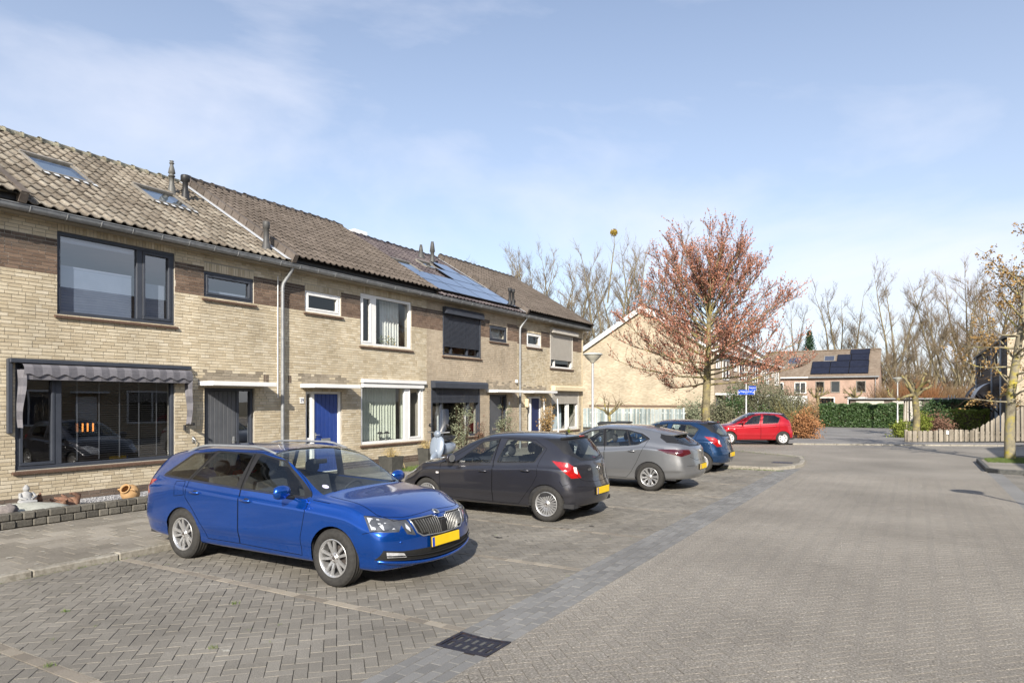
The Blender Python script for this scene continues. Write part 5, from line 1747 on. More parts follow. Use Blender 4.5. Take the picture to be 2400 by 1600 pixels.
# ---------------------------------------------------------------- estate car (blue)
#        x     zb   wmax  zbelt wbelt  zre    wre   zt
OCT = dict(
  table=[(-2.40, .27, .84, 1.00, .77, 1.30, .57, 1.365), (-2.15, .25, .88, 1.03, .81, 1.335, .595, 1.40), (-1.65, .23, .905, 1.055, .84, 1.375, .615, 1.435), (-1.0, .22, .905, 1.02, .85, 1.405, .63, 1.458), (-.3, .22, .905, .985, .855, 1.41, .635, 1.462), (.05, .22, .905, .97, .855, 1.39, .635, 1.445), (.36, .22, .905, .955, .855, 1.315, .645, 1.37), (.65, .22, .905, .945, .855, 1.165, .67, 1.215), (.93, .22, .903, .93, .85, 1.0, .70, 1.045), (1.04, .22, .903, .925, .85, .962, .715, .995), (1.16, .22, .90, .915, .845, .945, .72, .975), (1.5, .22, .89, .885, .83, .912, .71, .935), (1.85, .21, .88, .83, .81, .852, .69, .874), (2.08, .21, .86, .775, .78, .79, .66, .812), (2.2, .21, .85, .735, .76, .748, .62, .767)],
  dF=[(.2, .1), (.3, .03), (.42, .0), (.55, .005), (.62, .02), (.74, .075), (.8, .12)], dR=[(.25, .06), (.4, .01), (.55, 0), (.72, .02), (.95, .05), (1.05, .1), (1.2, .2), (1.38, .4)],
  cF=(.27, 2.3), cR=(.17, 2.6), lenF=.8, lenR=1.3, axles=(-1.34, 1.34), arch=.352, wz=.316, track=.80, round=.1,
  dlo=[(-1.86, 1.05), (-1.42, 1.345), (-.95, 1.39), (-.1, 1.395), (.34, 1.325), (.68, 1.12), (.93, .955), (.9, .94), (-.25, .975), (-1.2, 1.02)],
  windows=[[(-1.77, 1.062), (-1.40, 1.325), (-.97, 1.368), (-1.27, 1.035)], [(-1.2, 1.03), (-.89, 1.375), (-.22, 1.38), (-.33, .99)], [(-.2, .985), (-.09, 1.378), (.33, 1.308), (.66, 1.1), (.84, .957)]],
  wglass=[M_cglassd, M_cglass, M_cglass], screen=(.06, 1.02),
  regions=[([(-.001, 1.03), (.60, 1.04), (.55, 1.34), (-.001, 1.355)], REAR, 31, .1),
           ([(.640, .805), (.700, .650), (1.01, .632), (1.055, .742)], FRONTD, 32, .12),
           ([(.495, .742), (.60, .742), (.545, .60), (.44, .575)], FRONT, 33, .12),
           ([(-.001, .72), (.06, .71), (.13, .745), (.465, .742), (.42, .60), (.35, .555), (-.001, .545)], FRONT, 34, .12),
           ([(-.001, .415), (.60, .425), (.80, .455), (.83, .35), (.62, .285), (-.001, .265)], FRONT, 35, .12),
           ([(.60, .95), (.83, .985), (.86, .80), (.78, .72), (.58, .74)], REAR, 36, .14)],
  parts=[(31, 'rear_window', M_cglassd, True), (32, 'headlight', M_lampdk, False), (33, 'inner_headlight', M_lampdk, False), (34, 'grille', M_grillem, True), (35, 'lower_grille', M_grillem, True), (36, 'tail_light', M_tail, False)],
  doors=[[(-.84, .31), (-.92, .45), (-1.12, .66), (-1.27, .8), (-1.25, 1.0), (-.95, 1.392), (-.2, 1.402), (-.235, .96), (-.235, .31)], [(-.225, .31), (-.225, .96), (-.19, 1.402), (-.05, 1.40), (.36, 1.335), (.70, 1.125), (.94, .945), (.90, .75), (.845, .5), (.84, .29)]],
  handles=[(-1.06, .875), (-.08, .845)],
  seams=[([(1.0, .925), (1.25, .905)], 'side'), ([(1.75, .62), (1.9, .655), (2.0, .66)], 'side'), ([(-1.5, .8), (-1.5, .99), (-1.32, 1.0), (-1.3, .83), (-1.5, .8)], 'side'), ([(0, .79), (.5, .765), (.8, .80)], 'front')],
  topseams=[[(1.1, .69), (1.5, .70), (1.8, .69), (1.98, .63), (2.08, .4), (2.1, .15), (2.1, 0)]],
  cabin=(-2.2, 1.0), seats=(-.12, -.98), dash=(.52, 1.0, .93), mirz=1.26, mirror=(.66, .985))
M_slatc = pmat('dark_chrome', [(0.1, 0.1, 0.1), (0.16, 0.16, 0.155)], nscale=20, rough=0.28, metallic=0.7)
def oct_extra(S, root, pm, sp):
    # roof rails
    for s in (1, -1):
        mb = MB()
        pts = []
        for i in range(15):
            t = i / 14; x = -1.62 + 1.72 * t
            q, n = S.hit((x, .60, 3), (0, 0, -1))
            lift = .05 * min(1, 6 * min(t, 1 - t)) - .006
            pts.append((x, (q.y + .0) * s, q.z + lift))
        mb.tube(pts, .017, 6); mb.build('roof_rail', M_zinc, root)
    # grille slats and chrome surround
    gr = [(-.42, .60), (-.35, .557), (0, .547), (.35, .557), (.42, .60), (.465, .742), (.135, .748), (.06, .712), (0, .708), (-.06, .712), (-.135, .748), (-.465, .742)]
    mb = MB()
    pp = dens(gr, .03)
    q = []
    for y, z in pp:
        p, n = S.front(y, z)
        if p is None: continue
        q.append((p.x + .006, y, z))
    mb.tube(q, .0075, 6, cap=False); mb.build('grille_surround', M_chrome, root)
    for k in range(-11, 12):
        if abs(k) < 2: continue
        y = k * .037
        z0 = .562 if abs(y) < .33 else .59; z1 = .73
        a = [S.front(y * (1 - .12 * (1 - t)), z0 + (z1 - z0) * t) for t in (0, .33, .66, 1)]
        mb = MB(); mb.tube([(p.x + .012, y * (1 - .12 * (1 - t)), p.z) for (p, n), t in zip(a, (0, .33, .66, 1))], .0095, 5); mb.build('grille_slat', M_slatc, root)
    mb = MB(); p, n = S.front(0, .62); mb.bbox(p.x - .02, p.x + .014, -.052, .052, .56, .70, .01); mb.build('radar_cover', M_trim, root)
    # badge on the bonnet edge
    p, n = S.hit((2.07, .0002, 3), (0, 0, -1))
    bd = MB(); bd.lathe([(.047, 0), (.047, .006), (.04, .009), (.038, .006), (0, .006)], 24); bo = bd.build('badge', M_chrome, root)
    bo.location = p + n * .002; bo.rotation_euler = (n).to_track_quat('Z', 'Y').to_euler()
    bw = MB()
    bw.add([(-.03, -.006, .0085), (.012, -.028, .0085), (.026, -.004, .0085), (.0, .006, .0085)], [(0, 1, 2, 3)]); bw.add([(-.012, .01, .0085), (.02, .008, .0085), (.008, .03, .0085)], [(0, 1, 2)])
    w_ = bw.build('badge_emblem', M_trim, bo)
    pf, _ = S.front(0, .475)
    plate(root, pf.x + .02, .475, 1, .52, .11, .05)
    pr, _ = S.rear(0, .8)
    plate(root, pr.x - .012, .8, -1)
    # lower grille bars, fog lights
    for z in (.345, .30):
        q = []
        for i in range(-30, 31):
            y = i * .026
            p, n = S.front(y, z + .05 * (abs(y) / .8)**2)
            if p is not None: q.append((p.x + .008, y, p.z))
        mb = MB(); mb.tube(q, .007, 5); mb.build('grille_bar', M_trim, root)
    q = []
    for i in range(-32, 33):
        y = i * .0255
        p, n = S.front(y, .255 + .08 * (abs(y) / .82)**2)
        if p is not None: q.append((p.x + .012, y, p.z))
    mb = MB(); mb.tube(q, .02, 6, flat=1.0); mb.build('front_lip', pm, root)
    for s in (1, -1):
        lamp = MB(); vs = []
        for y, z in ((.60, .405), (.78, .435), (.77, .375), (.56, .355)):
            p, n = S.front(y, z); vs.append((p.x + .012, y * s, z))
        lamp.add(vs if s > 0 else vs[::-1], [(0, 1, 2, 3)]); lamp.build('fog_light', M_lampin, root)
        # reflectors inside the headlight
        for pts in ([(.80, .705), (.86, .735), (.97, .665), (.84, .665)], [(.675, .785), (.735, .775), (.765, .67), (.72, .665)], [(.77, .77), (.80, .765), (.82, .72), (.79, .72)]):
            lm = MB(); vs = []
            for u, z in pts:
                p, n = S.hit(FRONTD[0] * u + Vector((0, 0, z)) + FRONTD[2] * 4, -FRONTD[2])
                if p is None: break
                q = p + n * .004; vs.append((q.x, q.y * s, q.z))
            if len(vs) == 4:
                lm.add(vs if s > 0 else vs[::-1], [(0, 1, 2, 3)]); lm.build('reflector', M_lampin, root)
        lm = MB(); vs = []
        for y, z in ((.50, .66), (.535, .715), (.545, .665), (.50, .62)):
            p, n = S.front(y, z); vs.append((p.x + .004, y * s, z))
        lm.add(vs if s > 0 else vs[::-1], [(0, 1, 2, 3)]); lm.build('reflector', M_lampin, root)
        # sensor
        p, n = S.front(.62, .52)
        sn = MB(); sn.lathe([(.017, 0), (.015, .003), (0, .003)], 12); so = sn.build('parking_sensor', pm, root); so.location = (p.x, p.y * s, p.z); so.rotation_euler = Vector((n.x, n.y * s, n.z)).to_track_quat('Z', 'Y').to_euler()
        wiper(root, (1.02, -.55 + (.6 if s > 0 else 0), .985), (.98, -.02 + (.6 if s > 0 else 0), 1.005))
    # chrome window line
    mb = MB(); ribbon(mb, [S.side(x, z) for x, z in dens([(-1.84, 1.042), (-1.2, 1.01), (-.25, .967), (.9, .932)], .04, False)], .012, .004)
    mb.build('window_strip', M_trim, root); mirror_mb(mb).build('window_strip', M_trim, root)
    # stickers on the windscreen
    st = MB(); st.lathe([(.04, 0), (0, 0)], 18); so = st.build('screen_sticker', pmat('sticker', [(0.5, 0.45, 0.75), (0.75, 0.75, 0.85)], nscale=60, rough=0.5), root)
    p, n = S.hit((.9, .57, 3), (0, 0, -1)); so.location = (p.x, -p.y, p.z) ; so.location += Vector((n.x, -n.y, n.z)) * .004; so.rotation_euler = Vector((n.x, -n.y, n.z)).to_track_quat('Z', 'Y').to_euler()
OCT['extra_fn'] = oct_extra
wheel_oct = make_wheel('v10', .316, .205, .2)
build_car(OCT, 'estate_car', 'glossy blue estate car with roof rails, nose towards the road', P_blue, (-6.84, 6.33, 0), 0.0, wheel_oct)

def grow(poly, d):
    """offset a polygon outwards"""
    p = poly if area(poly) > 0 else poly[::-1]
    return inset(p, -d)
def diag(pts):
    return [((x + y) * s2, z) for x, y, z in pts]
def rear_patch(S, root, pts, mat, name, off=.004, pr='rear'):
    for s in (1, -1):
        vs = []
        for a in pts:
            if pr == 'rear': p, n = S.rear(*a)
            elif pr == 'front': p, n = S.front(*a)
            else:
                u, z = a
                o = Vector((s2, s2, 0)) * u + Vector((0, 0, z)) + REARD[2] * 3
                p, n = S.hit(o, -REARD[2])
            if p is None: return
            q = p + n * off; vs.append((q.x, q.y * s, q.z))
        mb = MB(); mb.add(vs if s < 0 else vs[::-1], [tuple(range(len(vs)))]); mb.build(name, mat, root)
def ring_badge(root, loc, n, r=.045):
    bd = MB(); bd.lathe([(r, 0), (r, .007), (r * .78, .008), (r * .76, .002)], 22); bd.add([(-r * 1.05, -.006, .007), (r * 1.05, -.002, .007), (r * 1.05, .008, .007), (-r * 1.05, .004, .007)], [(0, 1, 2, 3)])
    bo = bd.build('badge', M_chrome, root); bo.location = loc; bo.rotation_euler = n.to_track_quat('Z', 'Y').to_euler()

CW = [[(.60, .918), (.10, 1.285), (-.24, 1.345), (-.13, .962)], [(-.30, .975), (-.42, 1.348), (-.90, 1.325), (-1.14, 1.22), (-1.02, 1.005)], [(.94, .905), (.70, .985), (.655, .915)]]
COR = dict(
  table=[(-1.93, .27, .80, 1.0, .73, 1.36, .51, 1.42), (-1.6, .25, .85, 1.02, .78, 1.385, .55, 1.45), (-1.1, .22, .865, 1.02, .80, 1.40, .58, 1.47), (-.5, .22, .868, .99, .81, 1.405, .60, 1.48), (0, .22, .868, .965, .81, 1.38, .605, 1.46), (.35, .22, .868, .94, .81, 1.285, .61, 1.36), (.7, .22, .866, .92, .805, 1.12, .63, 1.19), (1.0, .22, .862, .905, .80, .97, .66, 1.03), (1.12, .22, .86, .90, .79, .935, .66, .98), (1.5, .21, .85, .85, .77, .87, .62, .92), (1.8, .21, .82, .76, .72, .78, .57, .83), (2.0, .21, .79, .67, .68, .68, .52, .72), (2.08, .21, .77, .63, .66, .64, .5, .67)],
  dF=[(.2, .08), (.35, .0), (.5, 0), (.6, .04), (.7, .1)], dR=[(.25, .06), (.42, .0), (.58, .0), (.66, .045), (.8, .07), (.95, .10), (1.05, .15), (1.2, .26), (1.42, .44)],
  cF=(.32, 2.2), cR=(.30, 2.3), lenF=.85, lenR=1.35, axles=(-1.255, 1.255), arch=.335, wz=.302, track=.735, round=.12, shoulder=.02,
  dlo=[grow(w, .02) for w in CW], windows=CW, wglass=[M_cglass] * 3, screen=(.0, 1.06),
  regions=[([(-.001, 1.0), (.46, 1.02), (.66, 1.15), (.575, 1.385), (-.001, 1.405)], REAR, 31, .1), (rounded([(-.2, 1.045), (.40, 1.06), (.52, 1.15), (.46, 1.35), (-.2, 1.37)], .05), REAR, 37, .1),
           (diag([(-1.40, .835, 1.03), (-1.6, .70, 1.0), (-1.76, .64, .9), (-1.86, .62, .745), (-1.70, .75, .745), (-1.56, .81, .87)]), REARD, 36, .1),
           ([(.42, .70), (.62, .78), (.74, .74), (.66, .56), (.5, .52)], FRONT, 32, .1), ([(-.001, .42), (.5, .42), (.45, .28), (-.001, .27)], FRONT, 35, .1)],
  parts=[(31, 'rear_window_surround', M_trim, True), (37, 'rear_window', M_cglass, True), (36, 'tail_light', M_tail, False), (32, 'headlight', M_lampin, False), (35, 'lower_grille', M_grillem, True)],
  doors=[[(.905, .30), (.935, .6), (.95, .88), (.66, 1.03), (.12, 1.33), (-.25, 1.385), (-.2, .95), (-.2, .27)], [(-.21, .27), (-.21, .95), (-.26, 1.385), (-.95, 1.36), (-1.2, 1.22), (-1.09, .95), (-1.1, .78), (-1.0, .6), (-.85, .42), (-.72, .27)]],
  handles=[(-.02, .80), (-.88, .85)],
  seams=[([(-1.5, .7), (-1.56, .62), (-1.66, .655)], 'side'), ([(0, .66), (.3, .665), (.52, .70), (.62, .78)], 'rear'), ([(.5, .60), (.62, .605), (.68, .612)], 'rear')],
  topseams=[[(1.1, .64), (1.5, .62), (1.8, .55), (1.93, .3), (1.95, 0)]],
  cabin=(-1.75, 1.0), seats=(-.12, -.92), dash=(.5, 1.0, .93), mirz=1.28, mirror=(.62, .985), mirmat=None)
def cor_extra(S, root, pm, sp):
    p, n = S.rear(0, .52); plate(root, p.x - .012, .505, -1, .52, .115)
    p, n = S.front(0, .45); plate(root, p.x + .012, .42, 1)
    p, n = S.rear(0, .88); ring_badge(root, p + n * .003, n)
    if sp.get('word'):
        p, n = S.rear(.3, .87)
        t = text(root, sp['word'], p + n * .006, (PI / 2, 0, -PI / 2), .05, M_chrome)
    rear_patch(S, root, [(-.80, .81), (-.74, .84), (-.72, .93), (-.785, .925)], M_rev, 'reverse_light', .004, 'diag')
    # roof spoiler with brake light
    q = []
    for i in range(-10, 11):
        y = i * .05; p, n = S.rear(y, 1.395 - .02 * (abs(y) / .5)**2)
        if p is not None: q.append((p.x - .015, y, p.z + .012))
    mb = MB(); mb.tube(q, .026, 6); mb.build('roof_spoiler', M_trim, root)
    mb = MB(); c = q[len(q) // 2]; mb.bbox(c[0] - .028, c[0] - .01, -.09, .09, c[2] - .004, c[2] + .022, .005); mb.build('brake_light', M_tail, root)
    wiper(root, (q[10][0] + .38 - .5, -.05, 1.06), (q[10][0] + .38 - .5 + .02, .3, 1.075), 'rear_wiper') if False else None
    a, _ = S.rear(.02, 1.05); b, _ = S.rear(.36, 1.09); wiper(root, (a.x - .02, -.02, 1.05), (b.x - .02, -.36, 1.08), 'rear_wiper')
    p, n = S.hit((-1.25, .0002, 3), (0, 0, -1))
    mb = MB(); mb.tube([tuple(p), (p.x + .02, 0, p.z + .03)], [.03, .015], 6); mb.tube([(p.x + .02, 0, p.z + .03), (p.x - .16, 0, p.z + .38)], .004, 4); mb.build('aerial', M_black, root)
    for s in (1, -1):
        mb = MB(); a, n = S.side(.99, .72)
        if a is not None: mb.bbox(a.x - .03, a.x + .03, s * (a.y + .003) - .003, s * (a.y + .003) + .003, .705, .735, .002); mb.build('side_repeater', M_rev, root)
COR['extra_fn'] = cor_extra
COR['word'] = 'CORSA'

AW = [[(.78, .957), (.56, 1.13), (.18, 1.3), (-.12, 1.35), (-.21, .98)], [(-.29, .985), (-.2, 1.352), (-.70, 1.335), (-.85, 1.0)], [(-.89, 1.008), (-.74, 1.333), (-1.06, 1.268), (-1.23, 1.165), (-1.03, 1.045)]]
AST = dict(
  table=[(-2.30, .28, .83, 1.0, .76, 1.27, .52, 1.33), (-1.9, .26, .88, 1.05, .80, 1.32, .55, 1.385), (-1.3, .23, .905, 1.085, .83, 1.365, .58, 1.43), (-.7, .22, .905, 1.035, .845, 1.395, .61, 1.465), (-.2, .22, .905, .99, .85, 1.4, .62, 1.47), (.15, .22, .905, .965, .85, 1.365, .625, 1.44), (.5, .22, .905, .945, .85, 1.245, .64, 1.31), (.85, .22, .903, .93, .845, 1.06, .675, 1.12), (1.05, .22, .90, .915, .84, .97, .70, 1.015), (1.17, .22, .90, .905, .83, .935, .69, .97), (1.6, .21, .89, .86, .81, .875, .66, .91), (1.9, .21, .86, .78, .77, .79, .62, .83), (2.07, .21, .83, .69, .73, .70, .58, .735)],
  dF=[(.2, .08), (.35, .0), (.5, 0), (.62, .04), (.73, .1)], dR=[(.25, .1), (.42, .0), (.6, .0), (.7, .03), (.85, .05), (.96, .08), (1.05, .18), (1.2, .4), (1.36, .62)],
  cF=(.32, 2.2), cR=(.30, 2.3), lenF=.85, lenR=1.5, axles=(-1.33, 1.33), arch=.352, wz=.316, track=.80, round=.12, shoulder=.02,
  dlo=[(.98, .935), (.62, 1.158), (.2, 1.325), (-.2, 1.378), (-.75, 1.36), (-1.1, 1.283), (-1.3, 1.165), (-1.05, 1.028), (-.6, .982), (.4, .947)], windows=AW, wglass=[M_cglass] * 3, screen=(.05, 1.1),
  regions=[([(-.001, 1.0), (.45, 1.01), (.74, 1.09), (.66, 1.2), (.55, 1.3), (-.001, 1.325)], REAR, 31, .05), (rounded([(-.2, 1.03), (.42, 1.04), (.58, 1.1), (.50, 1.26), (-.2, 1.29)], .05), REAR, 37, .05),
           (diag([(-1.50, .88, .945), (-1.85, .78, .955), (-2.1, .5, .945), (-2.12, .46, .85), (-1.95, .7, .79), (-1.72, .84, .86)]), REARD, 36, .05),
           (diag([(-1.82, .78, .94), (-2.0, .62, .93), (-2.0, .64, .83), (-1.88, .75, .82)]), REARD, 38, .05),
           ([(.42, .66), (.7, .76), (.78, .72), (.6, .6)], FRONT, 32, .1), ([(-.001, .45), (.5, .42), (.45, .28), (-.001, .27)], FRONT, 35, .1)],
  parts=[(31, 'rear_window_surround', M_trim, True), (37, 'rear_window', M_cglass, True), (36, 'tail_light', M_taild, False), (38, 'brake_lamp', M_tail, False), (32, 'headlight', M_lampin, False), (35, 'lower_grille', M_grillem, True)],
  doors=[[(.93, .3), (.97, .7), (.985, .93), (.62, 1.165), (.2, 1.335), (-.16, 1.387), (-.23, .96), (-.23, .28)], [(-.24, .28), (-.24, .96), (-.17, 1.387), (-.75, 1.368), (-1.1, 1.292), (-1.29, 1.17), (-1.12, .84), (-1.02, .62), (-.9, .42), (-.77, .28)]],
  handles=[(.02, .86), (-.92, .89)],
  seams=[([(0, .70), (.35, .70), (.55, .78)], 'rear'), ([(.45, .585), (.62, .585), (.7, .59)], 'rear')],
  topseams=[[(1.15, .67), (1.6, .65), (1.85, .57), (1.93, .3), (1.95, 0)]],
  cabin=(-1.9, 1.05), seats=(-.1, -.95), dash=(.55, 1.05, .94), mirz=1.27, mirror=(.7, 1.0))
def ast_extra(S, root, pm, sp):
    p, n = S.rear(0, .55); plate(root, p.x - .012, .545, -1, .52, .115)
    p, n = S.front(0, .45); plate(root, p.x + .012, .42, 1)
    p, n = S.rear(0, .9); ring_badge(root, p + n * .003, n)
    mb = MB(); vs = []; N = 12
    for i in range(-N, N + 1):
        y = i / N * .57; a, _ = S.rear(y, 1.315 - .03 * (i / N)**2)
        t = 1 - .25 * (i / N)**2
        x0 = a.x + .12; zt_, _ = S.hit((x0, abs(y) + 1e-4, 3), (0, 0, -1))
        vs += [(x0, y, zt_.z + .004), (a.x - .2 * t, y, zt_.z - .05), (a.x - .2 * t, y, zt_.z - .075), (a.x + .02, y, a.z - .03)]
    mb.add(vs, [(4 * i + k, 4 * i + 4 + k, 4 * i + 5 + k, 4 * i + 1 + k) for i in range(2 * N) for k in range(3)], smooth=False)
    mb.add(vs[:4], [(0, 1, 2, 3)]); mb.add(vs[-4:], [(3, 2, 1, 0)])
    mb.build('roof_spoiler', pm, root, fix=True)
    a, _ = S.rear(.02, 1.03); b, _ = S.rear(.36, 1.07); wiper(root, (a.x - .02, -.02, 1.03), (b.x - .02, -.36, 1.06), 'rear_wiper')
    p, n = S.hit((-1.2, .0002, 3), (0, 0, -1)); mb = MB(); mb.prism([(p.x - .09, p.z - .01), (p.x + .1, p.z - .01), (p.x - .05, p.z + .06), (p.x - .08, p.z + .06)], -.015, .015, 'y'); mb.build('aerial_fin', M_trim, root, fix=True)
    mb = MB(); ribbon(mb, [S.side(x, z) for x, z in dens([(.9, .985), (.62, 1.165), (.2, 1.335), (-.2, 1.39), (-.75, 1.37), (-1.1, 1.295), (-1.32, 1.165)], .04, False)], .014, .004)
    mb.build('chrome_strip', M_chrome, root); mirror_mb(mb).build('chrome_strip', M_chrome, root)
AST['extra_fn'] = ast_extra

def scale_spec(sp, k):
    o = dict(sp)
    sx = lambda P: [(a * k, b) for a, b in P]
    o['table'] = [(r[0] * k,) + r[1:] for r in sp['table']]
    for key in ('windows', 'dlo', 'doors'): o[key] = [sx(p) for p in sp[key]]
    o['handles'] = sx(sp['handles']); o['axles'] = tuple(a * k for a in sp['axles']); o['screen'] = tuple(a * k for a in sp['screen'])
    o['topseams'] = [sx(p) for p in sp['topseams']]; o['cabin'] = tuple(a * k for a in sp['cabin'])
    o['seats'] = tuple(a * k for a in sp['seats']); o['dash'] = (sp['dash'][0] * k, sp['dash'][1] * k, sp['dash'][2]); o['mirror'] = (sp['mirror'][0] * k, sp['mirror'][1])
    o['seams'] = [s for s in sp['seams'] if s[1] != 'side']
    return o
MIR = scale_spec(COR, .955); MIR['word'] = ''; MIR['wglass'] = [M_cglassd] * 3
MIR['regions'] = [r for r in COR['regions'] if r[2] != 36] + [(diag([(-1.42, .82, 1.0), (-1.62, .70, .98), (-1.70, .64, .8), (-1.56, .78, .78)]), REARD, 36, .1)]

build_car(COR, 'hatchback', 'dark grey hatchback with multi-spoke alloys beside the blue estate car', P_dark, (-6.605, 10.99, 0), PI, make_wheel('multi', .302, .2, .19))
build_car(AST, 'hatchback', 'silver grey hatchback with roof spoiler and dark tail lights', P_silver, (-6.5, 15.71, 0), PI, make_wheel('y5', .316, .205, .2))
build_car(COR, 'hatchback', 'navy blue hatchback with plastic wheel covers beside the kerbed corner', P_navy, (-6.445, 20.0, 0), PI, make_wheel('cap7', .302, .2, .19))
build_car(MIR, 'hatchback', 'red hatchback parked across the crossing by the brown beech bush', P_red, (-6.66, 33.35, 0), PI + .47, make_wheel('cap6', .30, .195, .18))

# ================================================================ SMALL THINGS IN FRONT OF THE HOUSES
M_block = pmat('tumbled_block', [(0.075, 0.07, 0.06), (0.12, 0.112, 0.095), (0.165, 0.153, 0.13)], nscale=25, randw=0.4, rough=0.92, bump=0.7, bscale=50, var=0.25)
M_gravel = pmat('gravel', [(0.12, 0.12, 0.13), (0.25, 0.25, 0.26), (0.4, 0.4, 0.4)], nscale=60, randw=0.6, rough=0.9)
M_stone = pmat('pale_stone', [(0.33, 0.34, 0.3), (0.45, 0.46, 0.41), (0.52, 0.52, 0.47)], nscale=12, rough=0.9, bump=0.6, bscale=30)
M_rock = pmat('rock', [(0.14, 0.125, 0.12), (0.24, 0.21, 0.2)], nscale=14, rough=0.9, bump=0.6, bscale=30)
M_statue = pmat('statue_stone', [(0.27, 0.275, 0.28), (0.37, 0.37, 0.37)], nscale=20, rough=0.85, bump=0.3)
M_terra = pmat('terracotta', [(0.42, 0.25, 0.11), (0.5, 0.32, 0.16)], nscale=9, rough=0.85, bump=0.3, var=0.15)
M_drift = pmat('driftwood', [(0.1, 0.055, 0.04), (0.2, 0.11, 0.075), (0.26, 0.16, 0.11)], nscale=16, rough=0.9, bump=0.8, bscale=40)
M_planter = pmat('planter_zinc', [(0.05, 0.05, 0.045), (0.08, 0.078, 0.07)], nscale=7, rough=0.7, var=0.2)
M_straw = pmat('dry_grass', [(0.45, 0.33, 0.13), (0.6, 0.48, 0.24)], nscale=20, randw=0.6, rough=0.9)
M_scoot = paint('pale_blue_paint', (0.2, 0.24, 0.3), 0.3, 0.0)
M_poly = glass('scooter_screen', (0.8, 0.86, 0.92), 1.0, rough=0.12, ior=1.9)

gw = thing('garden_wall', 'low garden wall of two courses of tumbled grey blocks', 'garden wall', (-11.95, 7, PZ))
yw = 4.4
for course in range(2):
    y = 4.4 - (.1 if course else 0)
    z0 = PZ + .005 + course * .118
    while y < 10.0:
        L = random.choice((.17, .2, .2, .24))
        b = MB(); b.bbox(-.075, .075, 0, L - .006, 0, .114, .016)
        o = b.build('block', M_block, gw)
        o.location = (-11.95 + random.gauss(0, .006), y, z0); o.rotation_euler = (0, 0, random.gauss(0, .02))
        y += L
mb = MB(); mb.box(-13.99, -12.03, 4.4, 9.75, .05, .13)
bed = struct('gravel_bed', mb, M_gravel)
gv = MB()
for i in range(5200):
    x, y = random.uniform(-13.9, -12.05), random.uniform(4.9, 9.7); r = random.uniform(.008, .022); zz = .13 + r * .3
    vs = [(x + r, y, zz), (x, y + r * random.uniform(.7, 1.2), zz), (x - r * random.uniform(.7, 1.2), y, zz), (x, y - r, zz), (x, y, zz + r * .8)]
    gv.add(vs, [(0, 1, 4), (1, 2, 4), (2, 3, 4), (3, 0, 4)])
go = gv.build('gravel', M_gravel, bed); go['kind'] = 'stuff'

def blob(name, label, cat, loc, size, mat, seed=0, rough_=.18, sub=3, group=None, freq=2.2):
    bm = bmesh.new(); bmesh.ops.create_icosphere(bm, subdivisions=sub, radius=1)
    from mathutils import noise as mn
    off = Vector((seed * 3.1, seed * 1.7, seed * .9))
    for v in bm.verts:
        k = 1 + rough_ * mn.noise(v.co * freq + off) + rough_ * .5 * mn.noise(v.co * freq * 2.7 + off)
        v.co = Vector((v.co.x * size[0], v.co.y * size[1], v.co.z * size[2])) * k
    me = bpy.data.meshes.new(name); bm.to_mesh(me); bm.free(); me.materials.append(mat)
    me.polygons.foreach_set('use_smooth', [True] * len(me.polygons))
    o = link(name, me, None, loc)
    return tag(o, label, cat, group)
blob('stone_slab', 'pale flat stone slab lying in the gravel bed', 'stone', (-12.8, 5.6, .19), (.6, .72, .13), M_stone, 1, .12)
blob('garden_rock', 'small grey brown rock at the left edge of the gravel bed', 'rock', (-12.3, 5.2, .3), (.13, .15, .11), M_rock, 4, .25)
drift = MB()
random.seed(21)
for k in range(8):
    p = [Vector((-13.2 + random.gauss(0, .09), 6.35 + random.gauss(0, .14), .17))]
    d = Vector((random.gauss(0, .5), random.gauss(.3, .6), random.uniform(.1, .8))).normalized()
    for i in range(4):
        d = (d + Vector((random.gauss(0, .35), random.gauss(0, .35), random.gauss(-.05, .25)))).normalized(); p.append(p[-1] + d * .085)
    for q in p: q.z = max(q.z, .16)
    drift.tube(p, [.06, .055, .05, .035, .015], 7)
do_ = drift.build('driftwood', M_drift); tag(do_, 'knotted brown piece of driftwood beside the small statue', 'driftwood')
# seated statue
st = thing('garden_statue', 'small pale stone statue of a seated figure on the gravel', 'statue', (-13.05, 5.8, .30))
b = MB()
b.lathe([(0, 0), (.12, .0), (.125, .03), (.10, .06), (.085, .1), (.08, .14), (.075, .17), (.04, .19), (.035, .2)], 14, (-13.05, 5.8, .30))
b.lathe([(.02, .195), (.045, .21), (.052, .235), (.048, .265), (.03, .28), (.026, .29), (.018, .305), (0, .31)], 12, (-13.05, 5.8, .30))
b.tube([(-13.05, 5.71, .46), (-12.99, 5.68, .40), (-12.95, 5.76, .365)], [.028, .025, .02], 7); b.tube([(-13.05, 5.89, .46), (-12.99, 5.92, .40), (-12.95, 5.84, .365)], [.028, .025, .02], 7)
b.tube([(-12.97, 5.66, .325), (-12.92, 5.76, .33), (-12.92, 5.9, .325)], [.035, .035, .03], 7)
b.build('figure', M_statue, st)
b = MB(); b.lathe([(.11, -.02), (.12, -.01), (.1, .0)], 12, (-13.0, 5.8, .30)); b.build('base', M_statue, st)
